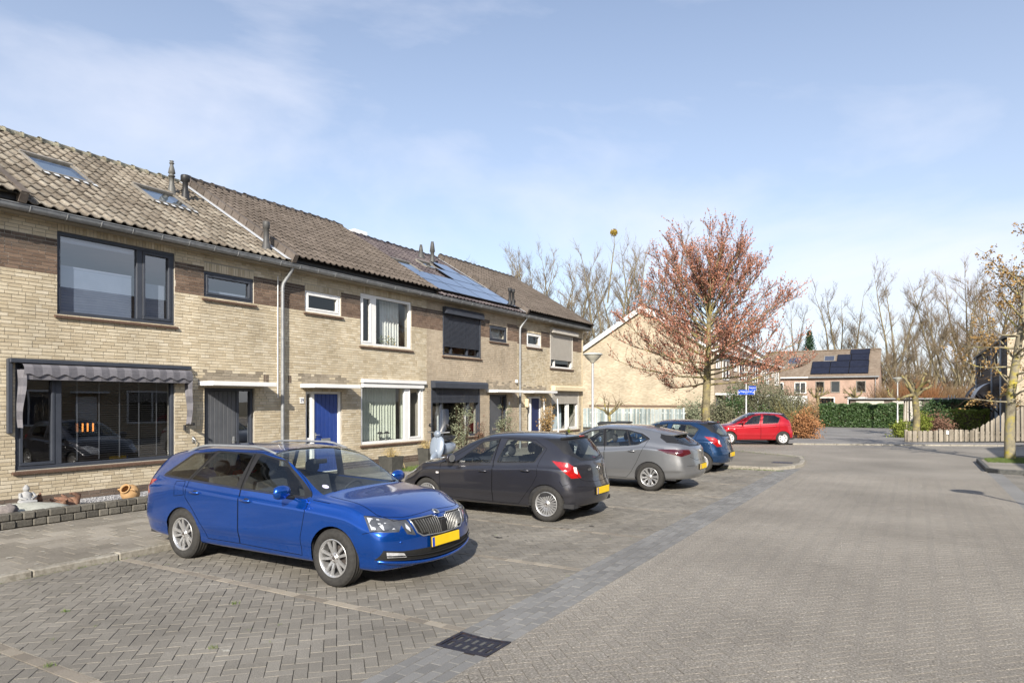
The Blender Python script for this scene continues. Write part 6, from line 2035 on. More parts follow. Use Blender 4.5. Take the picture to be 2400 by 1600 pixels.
# terracotta jar lying on its side
jr = MB()
jr.lathe([(0, -.17), (.07, -.165), (.13, -.12), (.165, -.03), (.16, .05), (.12, .12), (.085, .15), (.08, .165), (.095, .18), (.095, .19), (.075, .188), (.068, .15), (.1, .1), (.1, .0), (0, -.02)], 24)
jar = jr.build('jar', M_terra); tag(jar, 'round terracotta jar tipped over in the gravel bed', 'jar'); jar.location = (-12.9, 7.5, .28); jar.rotation_euler = Vector((.35, -.75, .55)).to_track_quat('Z', 'Y').to_euler()
for s in (1, -1):
    h = MB(); h.tube([(s * .08, 0, .14), (s * .15, 0, .15), (s * .17, 0, .1), (s * .145, 0, .07)], .016, 6); h.build('handle', M_terra, jar)

# planters by the white framed house
for (x, y, sz, h, lab) in ((-12.5, 14.56, .5, .42, 'dark square planter with dried stems, left of the two below the white window'), (-12.95, 16.75, .42, .5, 'dark square planter with dried stems, beside the scooter')):
    pt = thing('planter', lab, 'planter', (x, y, PZ), group='planters by the house')
    b = MB(); a0, a1 = sz * .42, sz * .5
    vs = [(x - a0, y - a0, PZ), (x + a0, y - a0, PZ), (x + a0, y + a0, PZ), (x - a0, y + a0, PZ), (x - a1, y - a1, PZ + h), (x + a1, y - a1, PZ + h), (x + a1, y + a1, PZ + h), (x - a1, y + a1, PZ + h)]
    i1 = a1 - .03
    vs += [(x - i1, y - i1, PZ + h), (x + i1, y - i1, PZ + h), (x + i1, y + i1, PZ + h), (x - i1, y + i1, PZ + h), (x - i1, y - i1, PZ + h - .06), (x + i1, y - i1, PZ + h - .06), (x + i1, y + i1, PZ + h - .06), (x - i1, y + i1, PZ + h - .06)]
    b.add(vs, [(0, 1, 5, 4), (1, 2, 6, 5), (2, 3, 7, 6), (3, 0, 4, 7), (4, 5, 9, 8), (5, 6, 10, 9), (6, 7, 11, 10), (7, 4, 8, 11), (8, 9, 13, 12), (9, 10, 14, 13), (10, 11, 15, 14), (11, 8, 12, 15)])
    b.build('pot', M_planter, pt)
    b = MB(); b.quad(*[vs[k] for k in (12, 13, 14, 15)]); b.build('soil', M_earth, pt)
    b = MB()
    for k in range(60):
        a = random.uniform(0, 6.28); L = random.uniform(.1, .3); r = random.uniform(0, .08)
        p0 = Vector((x + r * math.cos(a), y + r * math.sin(a), PZ + h - .06)); out = random.uniform(.05, .22)
        p1 = p0 + Vector((math.cos(a) * out * .5, math.sin(a) * out * .5, L)); p2 = p0 + Vector((math.cos(a) * out * 1.3, math.sin(a) * out * 1.3, L * random.uniform(.3, .9)))
        b.tube([p0, p1, p2], [.004, .004, .002], 3, cap=False)
    b.tube([(x, y + .15, PZ + h), (x + .1, y + .25, PZ + h + .1), (x + .25, y + .3, PZ + h - .35)], .006, 4)
    b.build('dried_plant', M_straw, pt)

# scooter, front towards the street
sx, sy = -12.1, 16.45
sc_ = thing('scooter', 'pale grey blue scooter with clear windscreen parked in front of the house', 'scooter', (sx, sy, PZ), R(-78), worldparts=False)
def sweep(rows, mat, name, parent=sc_):
    """rows: list of (x, [(y, z)...]) cross sections"""
    b = MB(); n = len(rows[0][1])
    vs = [(x, y, z) for x, sec in rows for y, z in sec]
    b.add(vs, [(i * n + k, i * n + k + 1, (i + 1) * n + k + 1, (i + 1) * n + k) for i in range(len(rows) - 1) for k in range(n - 1)], smooth=True)
    return b.build(name, mat, parent, fix=True)
# front shield: a closed, convex apron lofted over the height
def zloft(rows_, mat, name):
    b = MB(); n = 18; vs = []
    for z, cx, rx, ry in rows_:
        for k in range(n):
            a = 2 * PI * k / n; vs.append((cx + rx * math.cos(a), ry * math.sin(a), z))
    b.add(vs, [(i * n + k, i * n + (k + 1) % n, (i + 1) * n + (k + 1) % n, (i + 1) * n + k) for i in range(len(rows_) - 1) for k in range(n)], smooth=True)
    b.add(vs[:n], [tuple(range(n))[::-1]]); b.add(vs[-n:], [tuple(range(n))])
    return b.build(name, mat, sc_)
zloft([(.27, .50, .03, .08), (.31, .51, .055, .15), (.42, .505, .065, .2), (.56, .47, .065, .225), (.72, .43, .06, .225), (.84, .40, .052, .19), (.91, .38, .045, .11)], M_scoot, 'leg_shield')
zloft([(.2, .62, .24, .055), (.3, .62, .25, .085), (.39, .60, .2, .085), (.45, .56, .12, .06), (.48, .52, .05, .03)], M_scoot, 'front_mudguard')
b = MB(); b.tube([(.43, 0, .42), (.40, 0, .92)], [.06, .05], 10); b.tube([(.545, 0, .46), (.41, 0, .84)], [.05, .035], 8, flat=.5); b.build('steering_column', M_scoot, sc_)
b = MB(); b.lathe([(0, -.09), (.07, -.085), (.1, -.04), (.095, .02), (.085, .05)], 16, (0, 0, 0), axis='x'); b.v = [(-v[0] * 1 + .36 + .0, v[1] * 1.1, v[2] + .98) for v in b.v]; b.v = [(v[0] + .05, v[1], v[2]) for v in b.v]; b.build('headset', M_scoot, sc_)
b = MB(); b.lathe([(.075, 0), (.07, .03), (.04, .045), (0, .05)], 18, (.40, 0, .985), axis='x'); b.build('headlight', M_rev, sc_)
b = MB(); b.tube([(.32, -.34, 1.03), (.36, -.1, 1.01), (.36, .1, 1.01), (.32, .34, 1.03)], .017, 8); b.build('handlebar', M_chrome, sc_)
for s in (1, -1):
    b = MB(); b.tube([(.32, s * .24, 1.03), (.30, s * .35, 1.03)], .022, 8); b.build('grip', M_black, sc_)
    b = MB(); b.tube([(.34, s * .2, 1.03), (.32, s * .27, 1.2)], .006, 5); b.lathe([(.05, -.008), (.05, .008), (0, .009)], 14, (.32, s * .28, 1.23), axis='x'); b.build('mirror', M_black, sc_)
# body and seat
def ell(rows_, mat, name):
    b = MB(); n = 14; vs = []
    for x, z, ry, rz in rows_:
        for k in range(n):
            a = 2 * PI * k / n; vs.append((x, ry * math.cos(a), z + rz * math.sin(a)))
    b.add(vs, [(i * n + k, i * n + (k + 1) % n, (i + 1) * n + (k + 1) % n, (i + 1) * n + k) for i in range(len(rows_) - 1) for k in range(n)], smooth=True)
    b.add(vs[:n], [tuple(range(n))[::-1]]); b.add(vs[-n:], [tuple(range(n))])
    return b.build(name, mat, sc_)
ell([(.05, .5, .09, .16), (-.1, .52, .15, .2), (-.3, .53, .19, .2), (-.5, .55, .19, .17), (-.66, .58, .13, .12), (-.75, .6, .05, .06)], M_scoot, 'body')
ell([(.06, .76, .08, .02), (.02, .77, .12, .06), (-.2, .78, .14, .07), (-.42, .81, .15, .075), (-.62, .84, .13, .07), (-.7, .85, .05, .03)], M_black, 'saddle')
b = MB(); b.bbox(-.05, .4, -.16, .16, .27, .31, .02); b.build('footboard', M_scoot, sc_)
for x in (.6, -.55):
    b = MB(); b.lathe([(.12, .04), (.16, .05), (.2, .04), (.215, 0), (.2, -.04), (.16, -.05), (.12, -.04)], 24, (x, 0, .215), axis='y'); w_ = b.build('wheel', M_tyre, sc_)
    b = MB(); b.lathe([(.12, .03), (.05, .045), (0, .045)], 18, (x, 0, .215), axis='y'); b.lathe([(.12, -.03), (.05, -.045), (0, -.045)], 18, (x, 0, .215), axis='y'); b.build('rim', M_rim, w_)
# windscreen
b = MB(); vs = []; n = 9
for i in range(9):
    t = i / 8; z = 1.04 + .66 * t; w = .1 + .17 * math.sin(PI * (.2 + .62 * t)); x = .44 - .28 * t
    for k in range(n):
        a = -1 + 2 * k / (n - 1); vs.append((x - .09 * a * a, w * a, z))
b.add(vs, [(i * n + k, i * n + k + 1, (i + 1) * n + k + 1, (i + 1) * n + k) for i in range(8) for k in range(n - 1)], smooth=True)
b.build('windscreen', M_poly, sc_)

# ---------------------------------------------------------------- street lamps
M_pole = pmat('lamp_pole', [(0.4, 0.4, 0.4), (0.48, 0.48, 0.48)], nscale=5, rough=0.5, metallic=0.3, var=0.08)
M_bowl = pmat('lamp_bowl', [(0.5, 0.48, 0.4), (0.56, 0.54, 0.46)], nscale=8, rough=0.3, spec=0.5, var=0.06)
M_cap = pmat('lamp_cap', [(0.42, 0.44, 0.42), (0.5, 0.52, 0.5)], nscale=6, rough=0.5)
def lamp(x, y, lab, z0=PZ, H=3.55):
    t = thing('street_lamp', lab, 'street lamp', (x, y, z0), group='cone shaped street lamps')
    b = MB(); b.tube([(x, y, z0 - .1), (x, y, 1.0), (x, y, 1.02), (x, y, H - .28)], [.058, .056, .045, .038], 12); b.build('pole', M_pole, t)
    b = MB(); b.lathe([(.05, -.30), (.075, -.29), (.085, -.26), (.16, -.2), (.235, -.12), (.29, -.045)], 28, (x, y, H)); b.build('bowl', M_bowl, t)
    b = MB(); b.lathe([(.29, -.045), (.315, -.04), (.315, -.012), (.27, .012), (.1, .03), (0, .034)], 28, (x, y, H)); b.build('cap', M_cap, t)
    return t
lamp(-9.0, 20.35, 'grey cone-headed street lamp in front of the end house')
l2 = lamp(-7.9, 38.25, 'cone-headed street lamp carrying two blue street name signs', .02)
lamp(-1.05, 52.7, 'thin pale street lamp in front of the clipped hedge', .03)
lamp(4.0, 12.5, 'street lamp outside the right edge whose shadow falls on the road', 0.0)
M_sign = pmat('sign_blue', [(0.015, 0.07, 0.45), (0.02, 0.085, 0.5)], nscale=3, rough=0.4, var=0.04)
def name_sign(c, ang, w, h, l1, l2_, mounts, lab):
    s = thing('street_name_sign', lab, 'street sign', c, ang, 'blue street name signs', worldparts=False)
    b = MB(); b.bbox(-w / 2, w / 2, -.012, .012, -h / 2, h / 2, .006); b.build('panel', M_sign, s)
    for e in (-1, 1):
        b = MB(); b.box(e * w / 2 - .02, e * w / 2 + .02, -.016, .016, -h / 2, h / 2); b.build('end_bracket', M_pole, s)
    text(s, l1, (0, -.0135, h * .14), (PI / 2, 0, 0), h * .42, M_white)
    text(s, l2_, (0, -.0135, -h * .27), (PI / 2, 0, 0), h * .24, M_white)
    if mounts:
        for e in (-1, 1):
            b = MB(); b.lathe([(.028, 0), (0, .001)], 12, (e * (w / 2 - .07), -.0135, -.01), axis='y'); b.v = [(v[0], -.0138, v[2]) for v in b.v]; b.build('arrow_dot', M_white, s)
    return s
name_sign((-7.88, 38.17, 2.47), R(28), .88, .25, 'Magnoliastraat', '29-51', True, 'wide blue street name sign facing the camera, lower of the two on the lamp')
name_sign((-7.62, 38.45, 2.68), R(62), .62, .25, 'Begonialaan', '2-18', False, 'short blue street name sign turned away, upper of the two on the lamp')

# wheelie bins at the gable
M_bin = pmat('bin_plastic', [(0.03, 0.032, 0.033), (0.045, 0.047, 0.048)], nscale=6, rough=0.6)
for i, (x, y, lab) in enumerate(((-11.3, 27.0, 'dark wheelie bin nearest the cone lamp by the end house'), (-10.9, 27.9, 'dark wheelie bin behind its neighbour by the end house'))):
    t = thing('wheelie_bin', lab, 'bin', (x, y, PZ), group='dark wheelie bins')
    b = MB(); vs = []
    for (k, z) in ((.2, 0.06), (.28, .95)):
        vs += [(x - k, y - k, PZ + z), (x + k, y - k, PZ + z), (x + k, y + k * 1.1, PZ + z), (x - k, y + k * 1.1, PZ + z)]
    b.add(vs, [(0, 3, 2, 1), (0, 1, 5, 4), (1, 2, 6, 5), (2, 3, 7, 6), (3, 0, 4, 7), (4, 5, 6, 7)]); b.build('tub', M_bin, t)
    b = MB(); b.prism([(y - .31, PZ + .95), (y + .34, PZ + .97), (y + .34, PZ + 1.03), (y, PZ + 1.06), (y - .31, PZ + 1.0)], x - .3, x + .3, 'x'); b.build('lid', M_bin, t, fix=True)
    for s in (-.2, .2):
        b = MB(); b.lathe([(.1, -.03), (.1, .03)], 12, (x + s, y + .24, PZ + .1), axis='x'); b.build('wheel', M_tyre, t)

# ================================================================ TREES AND PLANTS
random.seed(99)
M_bark = pmat('maple_bark', [(0.11, 0.095, 0.06), (0.2, 0.17, 0.1), (0.33, 0.28, 0.08)], nscale=5, rough=0.95, bump=0.6, bscale=30, var=0.25)
M_bark2 = pmat('poplar_bark', [(0.12, 0.1, 0.068), (0.2, 0.168, 0.105), (0.26, 0.22, 0.125)], nscale=2, rough=0.95, var=0.2)
M_twig = pmat('bare_twigs', [(0.12, 0.092, 0.064), (0.195, 0.155, 0.105)], nscale=1.5, randw=0.4, rough=0.95, var=0.25, vscale=.2)
M_twigt = pmat('tan_twigs', [(0.145, 0.1, 0.055), (0.235, 0.165, 0.095)], nscale=1.5, randw=0.4, rough=0.95, var=0.25, vscale=.2)
M_twigd = pmat('dark_twigs', [(0.07, 0.05, 0.035), (0.12, 0.085, 0.055)], nscale=2, randw=0.4, rough=0.95)
M_bud = pmat('maple_bud', [(0.35, 0.135, 0.095), (0.45, 0.205, 0.14), (0.51, 0.28, 0.185)], nscale=2, randw=0.6, rough=0.8, var=0.2)
M_oak = pmat('oak_leaf', [(0.2, 0.115, 0.04), (0.3, 0.19, 0.075), (0.38, 0.26, 0.11)], nscale=3, randw=0.6, rough=0.85)
M_oakb = pmat('oak_bark', [(0.17, 0.15, 0.11), (0.28, 0.25, 0.18), (0.42, 0.35, 0.06)], nscale=4, rough=0.95, bump=0.5, bscale=30, var=0.2)
M_ever = pmat('evergreen_leaf', [(0.025, 0.055, 0.018), (0.045, 0.085, 0.025), (0.075, 0.12, 0.04)], nscale=3, randw=0.6, rough=0.55, spec=0.4)
M_ol = pmat('olive_leaf', [(0.08, 0.09, 0.05), (0.125, 0.13, 0.075), (0.18, 0.175, 0.11)], nscale=3, randw=0.6, rough=0.75)
M_beech = pmat('beech_leaf', [(0.23, 0.1, 0.04), (0.33, 0.155, 0.065), (0.4, 0.21, 0.1)], nscale=3, randw=0.6, rough=0.8)
M_lime = pmat('lime_leaf', [(0.12, 0.16, 0.02), (0.18, 0.22, 0.035), (0.24, 0.26, 0.05)], nscale=3, randw=0.6, rough=0.7)
M_grey = pmat('grey_leaf', [(0.13, 0.15, 0.09), (0.2, 0.22, 0.14), (0.26, 0.27, 0.18)], nscale=3, randw=0.6, rough=0.75)
M_brush = pmat('brushwood', [(0.2, 0.12, 0.065), (0.3, 0.19, 0.1), (0.34, 0.25, 0.14)], nscale=1.2, randw=0.5, rough=0.95)
M_fir = pmat('fir_needles', [(0.018, 0.045, 0.022), (0.035, 0.075, 0.035)], nscale=3, randw=0.5, rough=0.7)
M_mist = pmat('mistletoe', [(0.3, 0.2, 0.03), (0.38, 0.28, 0.05)], nscale=3, randw=0.5, rough=0.8)

def rv(s=1.0):
    return Vector((random.gauss(0, s), random.gauss(0, s), random.gauss(0, s)))
def branch(start, d, L, r0, n=6, up=0.0, wob=.1, r1=None):
    pts = [Vector(start)]; d = Vector(d).normalized(); st = L / n
    for i in range(n):
        d = (d + Vector((0, 0, up)) / n + rv(wob)).normalized()
        pts.append(pts[-1] + d * st)
    r1 = r0 * .25 if r1 is None else r1
    return pts, [r0 + (r1 - r0) * i / n for i in range(n + 1)]
def at(pts, t):
    k = min(len(pts) - 2, int(t * (len(pts) - 1))); u = t * (len(pts) - 1) - k
    return pts[k].lerp(pts[k + 1], u), (pts[k + 1] - pts[k]).normalized()
def twig3(mb, pts, r):
    """cheap three sided twig"""
    n = len(pts); vs = []
    d = (pts[-1] - pts[0]); a = d.orthogonal().normalized(); b = d.cross(a).normalized()
    for i, p in enumerate(pts):
        k = r * (1 - .8 * i / (n - 1))
        for t in (0, 2.094, 4.189):
            q = p + (a * math.cos(t) + b * math.sin(t)) * k; vs.append((q.x, q.y, q.z))
    mb.add(vs, [(i * 3 + k, i * 3 + (k + 1) % 3, i * 3 + 3 + (k + 1) % 3, i * 3 + 3 + k) for i in range(n - 1) for k in range(3)])
def leafq(mb, c, s, n=None, asp=.55, mi=0):
    n = (n or rv()).normalized(); a = n.orthogonal().normalized(); b = n.cross(a)
    t = random.uniform(0, 6.28); u = a * math.cos(t) + b * math.sin(t); w = n.cross(u)
    u *= s; w *= s * asp
    mb.add([tuple(c - u), tuple(c + w), tuple(c + u), tuple(c - w)], [(0, 1, 2, 3)], mi)

# ---- the red flowering street maple
def maple(base, lab):
    t = thing('maple_tree', lab, 'tree', base)
    x, y, z = base
    tk = MB(); cr = MB(); bd = MB()
    trunk = [Vector((x, y, z - .1)), Vector((x + .02, y, z + .6)), Vector((x - .02, y + .02, z + 1.6)), Vector((x + .03, y, z + 2.7)), Vector((x + .06, y + .02, z + 3.6)), Vector((x + .1, y, z + 4.6)), Vector((x + .1, y + .05, z + 5.8)), Vector((x + .12, y, z + 7.2))]
    tk.tube(trunk, [.2, .175, .165, .16, .13, .1, .065, .02], 10)
    def buds(pts, dense=1.0):
        L = sum((pts[i + 1] - pts[i]).length for i in range(len(pts) - 1)); n = int(L / .068 * dense)
        for i in range(n):
            p, d = at(pts, random.uniform(.12, 1)); p = p + rv(.013)
            s = random.uniform(.018, .038)
            leafq(bd, p, s, None, .75); 
            if random.random() < .6: leafq(bd, p + rv(.012), s * .8, None, .75)
    mains = []
    nm = 58
    for i in range(nm):
        h = z + 2.6 + 3.7 * (i / nm)**.9; p, _ = at(trunk, min(.97, (h - z) / 7.2)); p = Vector((x + (p.x - x), p.y, h))
        az = i * 2.399 + random.gauss(0, .2); el = R(0 + 66 * (i / nm)**1.25 + random.gauss(0, 6))
        d = Vector((math.cos(az) * math.cos(el), math.sin(az) * math.cos(el), math.sin(el)))
        L = (4.6 - 1.5 * (i / nm)) * random.uniform(.84, 1.08)

        mains.append((branch(p, d, L, .046 * (1 - .4 * i / nm), 8, .5 if el < .7 else .25, .07, .008), L))
    for k in range(5):
        p, _ = at(trunk, .8); az = k * 1.3
        mains.append((branch(p, (math.cos(az) * .28, math.sin(az) * .28, 1), 3.2, .04, 7, .1, .06, .008), 3.2))
    for (pts, rad), L in mains:
        tk.tube(pts, rad, 5, cap=False)
        buds(pts[5:], .8)
        ns = int(8 + L * 4.3)
        for j in range(ns):
            tt = random.uniform(.18, .98); p, d = at(pts, tt)
            sd = d.orthogonal().normalized(); sd = Matrix.Rotation(random.uniform(0, 6.28), 3, d) @ sd
            dd = (d * .9 + sd * random.uniform(.45, .9) + Vector((0, 0, .32))).normalized()
            l2 = random.uniform(.5, 1.35) * (1.15 - .45 * tt)
            sp_, sr = branch(p, dd, l2, .012, 4, .4, .09, .003)
            twig3(cr, sp_, .0105); buds(sp_, 1.0)
            for q in range(int(2 + l2 * 3)):
                p2, d2 = at(sp_, random.uniform(.15, .95)); s3 = Matrix.Rotation(random.uniform(0, 6.28), 3, d2) @ d2.orthogonal().normalized()
                tw, _ = branch(p2, d2 * .8 + s3 * .7 + Vector((0, 0, .3)), random.uniform(.2, .5), .006, 2, .3, .1)
                twig3(cr, tw, .006); buds(tw, 1.15)
    tk.build('trunk', M_bark, t)
    c = cr.build('crown', M_twigd, t); bd.build('flower_buds', M_bud, c)['kind'] = 'stuff'
    return t
maple((-7.67, 29.2, PZ), 'leafy red-budded maple tree with a mossy trunk at the corner')

# ---- bare tall trees: a few meshes, copied
def bare_mesh(seed, H, stems=3, dense=1.0, lean=.16, spread=.5, hb=.16, nm=12, twr=.02, fine=1.0):
    random.seed(seed)
    tk = MB(); tw = MB()
    tops = []
    b0 = Vector((0, 0, -.3)); fork = H * hb
    tk.tube([b0, Vector((0, 0, fork * .5)), Vector((.05, 0, fork))], [H * .017, H * .015, H * .0135], 8)
    for s in range(stems):
        az = s * 2 * PI / stems + random.gauss(0, .3)
        d = Vector((math.cos(az) * lean * 2, math.sin(az) * lean * 2, 1))
        L = H * (1 - hb) * random.uniform(.82, 1.0)
        pts, rad = branch((0, 0, fork * .95), d, L, H * .0105, 12, .35, .05, .012)
        tk.tube(pts, rad, 6, cap=False); tops.append((pts, L))
    for pts, L in tops:
        for j in range(int(nm * dense)):
            t = random.uniform(.12, .97); p, d = at(pts, t)
            az = random.uniform(0, 6.28); dd = Vector((math.cos(az) * spread * 1.6, math.sin(az) * spread * 1.6, 1)).normalized()
            l1 = L * random.uniform(.16, .34) * (1.15 - .7 * t)
            bp, br = branch(p, dd, l1, .03 + .035 * (1 - t), 6, .3, .08, .008)
            tk.tube(bp, br, 4, cap=False)
            for k in range(int(10 * dense * fine)):
                p2, d2 = at(bp, random.uniform(.15, 1)); s3 = Matrix.Rotation(random.uniform(0, 6.28), 3, d2) @ d2.orthogonal().normalized()
                l2 = random.uniform(.5, 1.5)
                q, _ = branch(p2, d2 + s3 * .8 + Vector((0, 0, .35)), l2, .01, 3, .3, .12)
                twig3(tw, q, twr)
                for m in range(int(4 * fine)):
                    p3, d3 = at(q, random.uniform(.2, 1)); s4 = Matrix.Rotation(random.uniform(0, 6.28), 3, d3) @ d3.orthogonal().normalized()
                    q2, _ = branch(p3, d3 + s4 * .9 + Vector((0, 0, .2)), random.uniform(.25, .6), .01, 2, .2, .15)
                    twig3(tw, q2, twr * .62)
    return tk, tw
random.seed(5)
VAR = []
for i, (sd, H, st_, dn, le, spd, hb, mt, fi) in enumerate(((1, 22, 3, 1.2, .13, .42, .14, M_twig, 1.0), (2, 21, 2, 1.2, .1, .38, .2, M_twig, 1.0), (3, 23, 4, 1.1, .17, .45, .1, M_twig, 1.0), (4, 19, 4, 1.5, .24, .6, .12, M_twigt, .95), (6, 15, 5, 1.5, .3, .6, .08, M_twig, 1.1))):
    tk, tw = bare_mesh(sd, H, st_, dn, le, spd, hb, 12, .018, fi)
    VAR.append((tk.mesh('trunk', M_bark2), tw.mesh('crown', mt), H))
def put_tree(v, x, y, h, rz, lab, group='bare trees behind the houses', name='bare_tree'):
    tk, tw, H = VAR[v]
    t = thing(name, lab, 'tree', (x, y, 0), rz, group, worldparts=False)
    k = h / H; t.scale = (k, k, k)
    link('trunk', tk, t); link('crown', tw, t)
    return t
def from_px(X, Z):
    a = (X - 1200) / 1600 * Z
    return (math.cos(YAW) * a - math.sin(YAW) * Z, math.sin(YAW) * a + math.cos(YAW) * Z)
def h_at(Yp, Z):
    return CAM_H + (937 - Yp) / 1600 * Z
TREES = [ # X pixel, depth, top pixel y, variant, label
 (1190, 92, 620, 4, 'low bare tree just above the ridge of the end house'),
 (1222, 88, 560, 0, 'tall bare tree above the verge of the end house roof'),
 (1252, 100, 590, 1, 'slim bare tree right of the one above the end house verge'),
 (1300, 90, 572, 1, 'bare upright tree with brownish tip above the end house eave'),
 (1338, 98, 585, 3, 'dense tan twiggy tree left of the gable'),
 (1372, 86, 640, 4, 'lower bare tree in the gap between end house and gable'),
 (1434, 88, 538, 2, 'tallest forked bare tree carrying the mistletoe ball'),
 (1455, 96, 575, 0, 'bare tree right of the mistletoe tree'),
 (1505, 92, 548, 2, 'bare tree behind the left half of the maple crown'),
 (1550, 100, 535, 1, 'bare tree behind the top of the maple crown'),
 (1862, 112, 690, 1, 'slim bare tree just left of the dark fir'),
 (1968, 115, 640, 2, 'forked bare tree behind the solar panel roof'),
 (2035, 112, 735, 4, 'low bare tree behind the right end of the solar roof'),
 (2098, 105, 612, 0, 'tall many-stemmed bare tree right of the solar house'),
 (2122, 92, 735, 4, 'shrubby bare tree above the pale street lamp'),
 (2165, 112, 700, 2, 'bare tree between the tall bare tree and the tan trees'),
 (2225, 100, 622, 3, 'dense tan tree left of the black clad house'),
 (2262, 96, 690, 3, 'lower dense tan tree in front of the tallest tan one'),
 (2300, 108, 600, 3, 'tallest dense tan tree behind the black clad house'),
 (2355, 104, 640, 3, 'dense tan tree seen through the oak leaves'),
]
for i, (X, Z, Yp, v, lab) in enumerate(TREES):
    x, y = from_px(X, Z); put_tree(v, x, y, h_at(Yp, Z), i * 1.7, lab)
FARL = ['far bare tree behind the %s' % a for a in ('end house roof verge', 'end house eave', 'gap by the gable', 'mistletoe tree', 'left slope of the gable roof', 'gable peak', 'maple crown centre', 'pollarded willow head', 'box hedge and tan trees', 'black clad house roof', 'oak at the right edge')]
# thin understorey of further trunks
for i, X in enumerate((1275, 1320, 1390, 1435, 1480, 1530, 1580, 2190, 2245, 2330, 2390)):
    x, y = from_px(X, 128 + (i % 3) * 6); put_tree((4, 0, 3)[i % 3], x, y, h_at(690 + (i * 37) % 60, 128), i * 2.3, FARL[i], 'far belt of bare trees')
# mistletoe
x, y = from_px(1439, 88); z = h_at(545, 88)
mb = MB()
for i in range(900):
    d = rv().normalized() * (.5 * random.random()**.4); leafq(mb, Vector((x, y, z)) + d, .07)
tag(mb.build('mistletoe', M_mist), 'round yellowish mistletoe ball high in a bare tree', 'mistletoe')
mb = MB(); mb.tube([(x - .9, y, z - 9), (x - .35, y, z - 4.5), (x + .05, y, z - 1.8), (x, y, z - .1)], [.12, .08, .05, .03], 5)
for k in range(9):
    p0 = Vector((x - .3, y, z - 4.3)).lerp(Vector((x, y, z - .6)), k / 9); q, _ = branch(p0, (random.gauss(0, .6), random.gauss(0, .6), 1), random.uniform(1, 2.4), .02, 4, .2, .12); twig3(mb, q, .022)
mb.build('stem', M_bark2, bpy.data.objects['mistletoe'])

def fir(x, y, H, lab, w=.27):
    t = thing('fir_tree', lab, 'tree', (x, y, 0))
    tk = MB(); tk.tube([(x, y, -.2), (x, y, H)], [H * .014, .01], 6); tk.build('trunk', M_bark, t)
    mb = MB()
    for i in range(int(H * 26)):
        h = H * (.1 + .9 * (i / (H * 26))); az = i * 2.399; L = (H - h) * w + .25
        d = Vector((math.cos(az), math.sin(az), -.18))
        for k in range(16):
            p = Vector((x, y, h)) + d * L * (k + 1) / 16 + rv(.06); leafq(mb, p, .2, None, .3)
    mb.build('crown', M_fir, t)
x, y = from_px(1897, 108); fir(x, y, h_at(775, 108), 'dark green fir tree behind the solar panel roof')

# ---- oak on the verge
def oak(base, lab):
    random.seed(31)
    t = thing('oak_tree', lab, 'tree', base)
    x, y, z = base
    tk = MB(); cr = MB(); lf = MB()
    trunk = [Vector((x, y, z - .1)), Vector((x - .02, y, z + 1)), Vector((x + .04, y, z + 2.3)), Vector((x + .18, y, z + 3.4)), Vector((x + .3, y + .05, z + 4.4)), Vector((x + .38, y, z + 5.4)), Vector((x + .45, y, z + 6.5))]
    tk.tube(trunk, [.17, .145, .135, .12, .09, .06, .02], 10)
    for i in range(34):
        tt = .26 + .7 * i / 34; p, d = at(trunk, tt)
        az = i * 2.399 + .9; el = R(random.uniform(-4, 30) + 24 * i / 34)
        L = (1.5 if i < 12 else 2.05 - .6 * i / 34) * random.uniform(.85, 1.1)
        pts, rad = branch(p, (math.cos(az) * math.cos(el), math.sin(az) * math.cos(el), math.sin(el)), L, .04, 7, .2, .16, .007)
        tk.tube(pts, rad, 5, cap=False)
        for j in range(13):
            p2, d2 = at(pts, random.uniform(.2, 1)); s3 = Matrix.Rotation(random.uniform(0, 6.28), 3, d2) @ d2.orthogonal().normalized()
            q, _ = branch(p2, d2 * .7 + s3 * .8, random.uniform(.3, .8), .008, 3, .1, .2)
            twig3(cr, q, .008)
            if random.random() < (.35 if i < 14 else .8):
                for k in range(random.randint(6, 20)):
                    p3, _ = at(q, random.uniform(.3, 1)); leafq(lf, p3 + rv(.055), random.uniform(.035, .06), None, .6)
    tk.build('trunk', M_oakb, t); c = cr.build('crown', M_twigd, t); lf.build('withered_leaves', M_oak, c)['kind'] = 'stuff'
oak((2.7, 27.97, .085), 'young oak tree with withered brown leaves on the right verge')

# ---- shrubs
def shrub(name, lab, cat, base, rad, n, ls, mat, stems=8, group=None, clump=7, twigmat=None, asp=.5, seed=None):
    """clumped leaf cloud on real stems; rad = (rx, ry, height)"""
    if seed is not None: random.seed(seed)
    t = thing(name, lab, cat, base, group=group)
    x, y, z = base
    sm = MB(); lf = MB(); cl = []
    for i in range(stems):
        az = random.uniform(0, 6.28); r = random.uniform(.1, .75)
        tip = Vector((x + rad[0] * r * math.cos(az), y + rad[1] * r * math.sin(az), z + rad[2] * random.uniform(.55, .98) * (1 - .35 * r * r)))
        b0 = Vector((x + rad[0] * .2 * math.cos(az), y + rad[1] * .2 * math.sin(az), z))
        m = b0.lerp(tip, .5) + rv(.04)
        sm.tube([b0, m, tip], [.018, .012, .004], 4, cap=False)
        for k in range(clump):
            c = b0.lerp(tip, random.uniform(.25, 1)) + Vector((random.gauss(0, rad[0] * .22), random.gauss(0, rad[1] * .22), random.gauss(0, rad[2] * .1)))
            c.z = max(c.z, z + .05); cl.append(c)
            twig3(sm, [b0.lerp(tip, .4), c], .007)
    s = min(rad) * .2
    for i in range(n):
        c = random.choice(cl); p = c + rv(s * .8)
        if p.z < z: p.z = z + .02
        leafq(lf, p, ls * random.uniform(.6, 1.2), None, asp)
    sm.build('stems', twigmat or M_twigd, t); lf.build('foliage', mat, t)['kind'] = 'stuff'
    return t
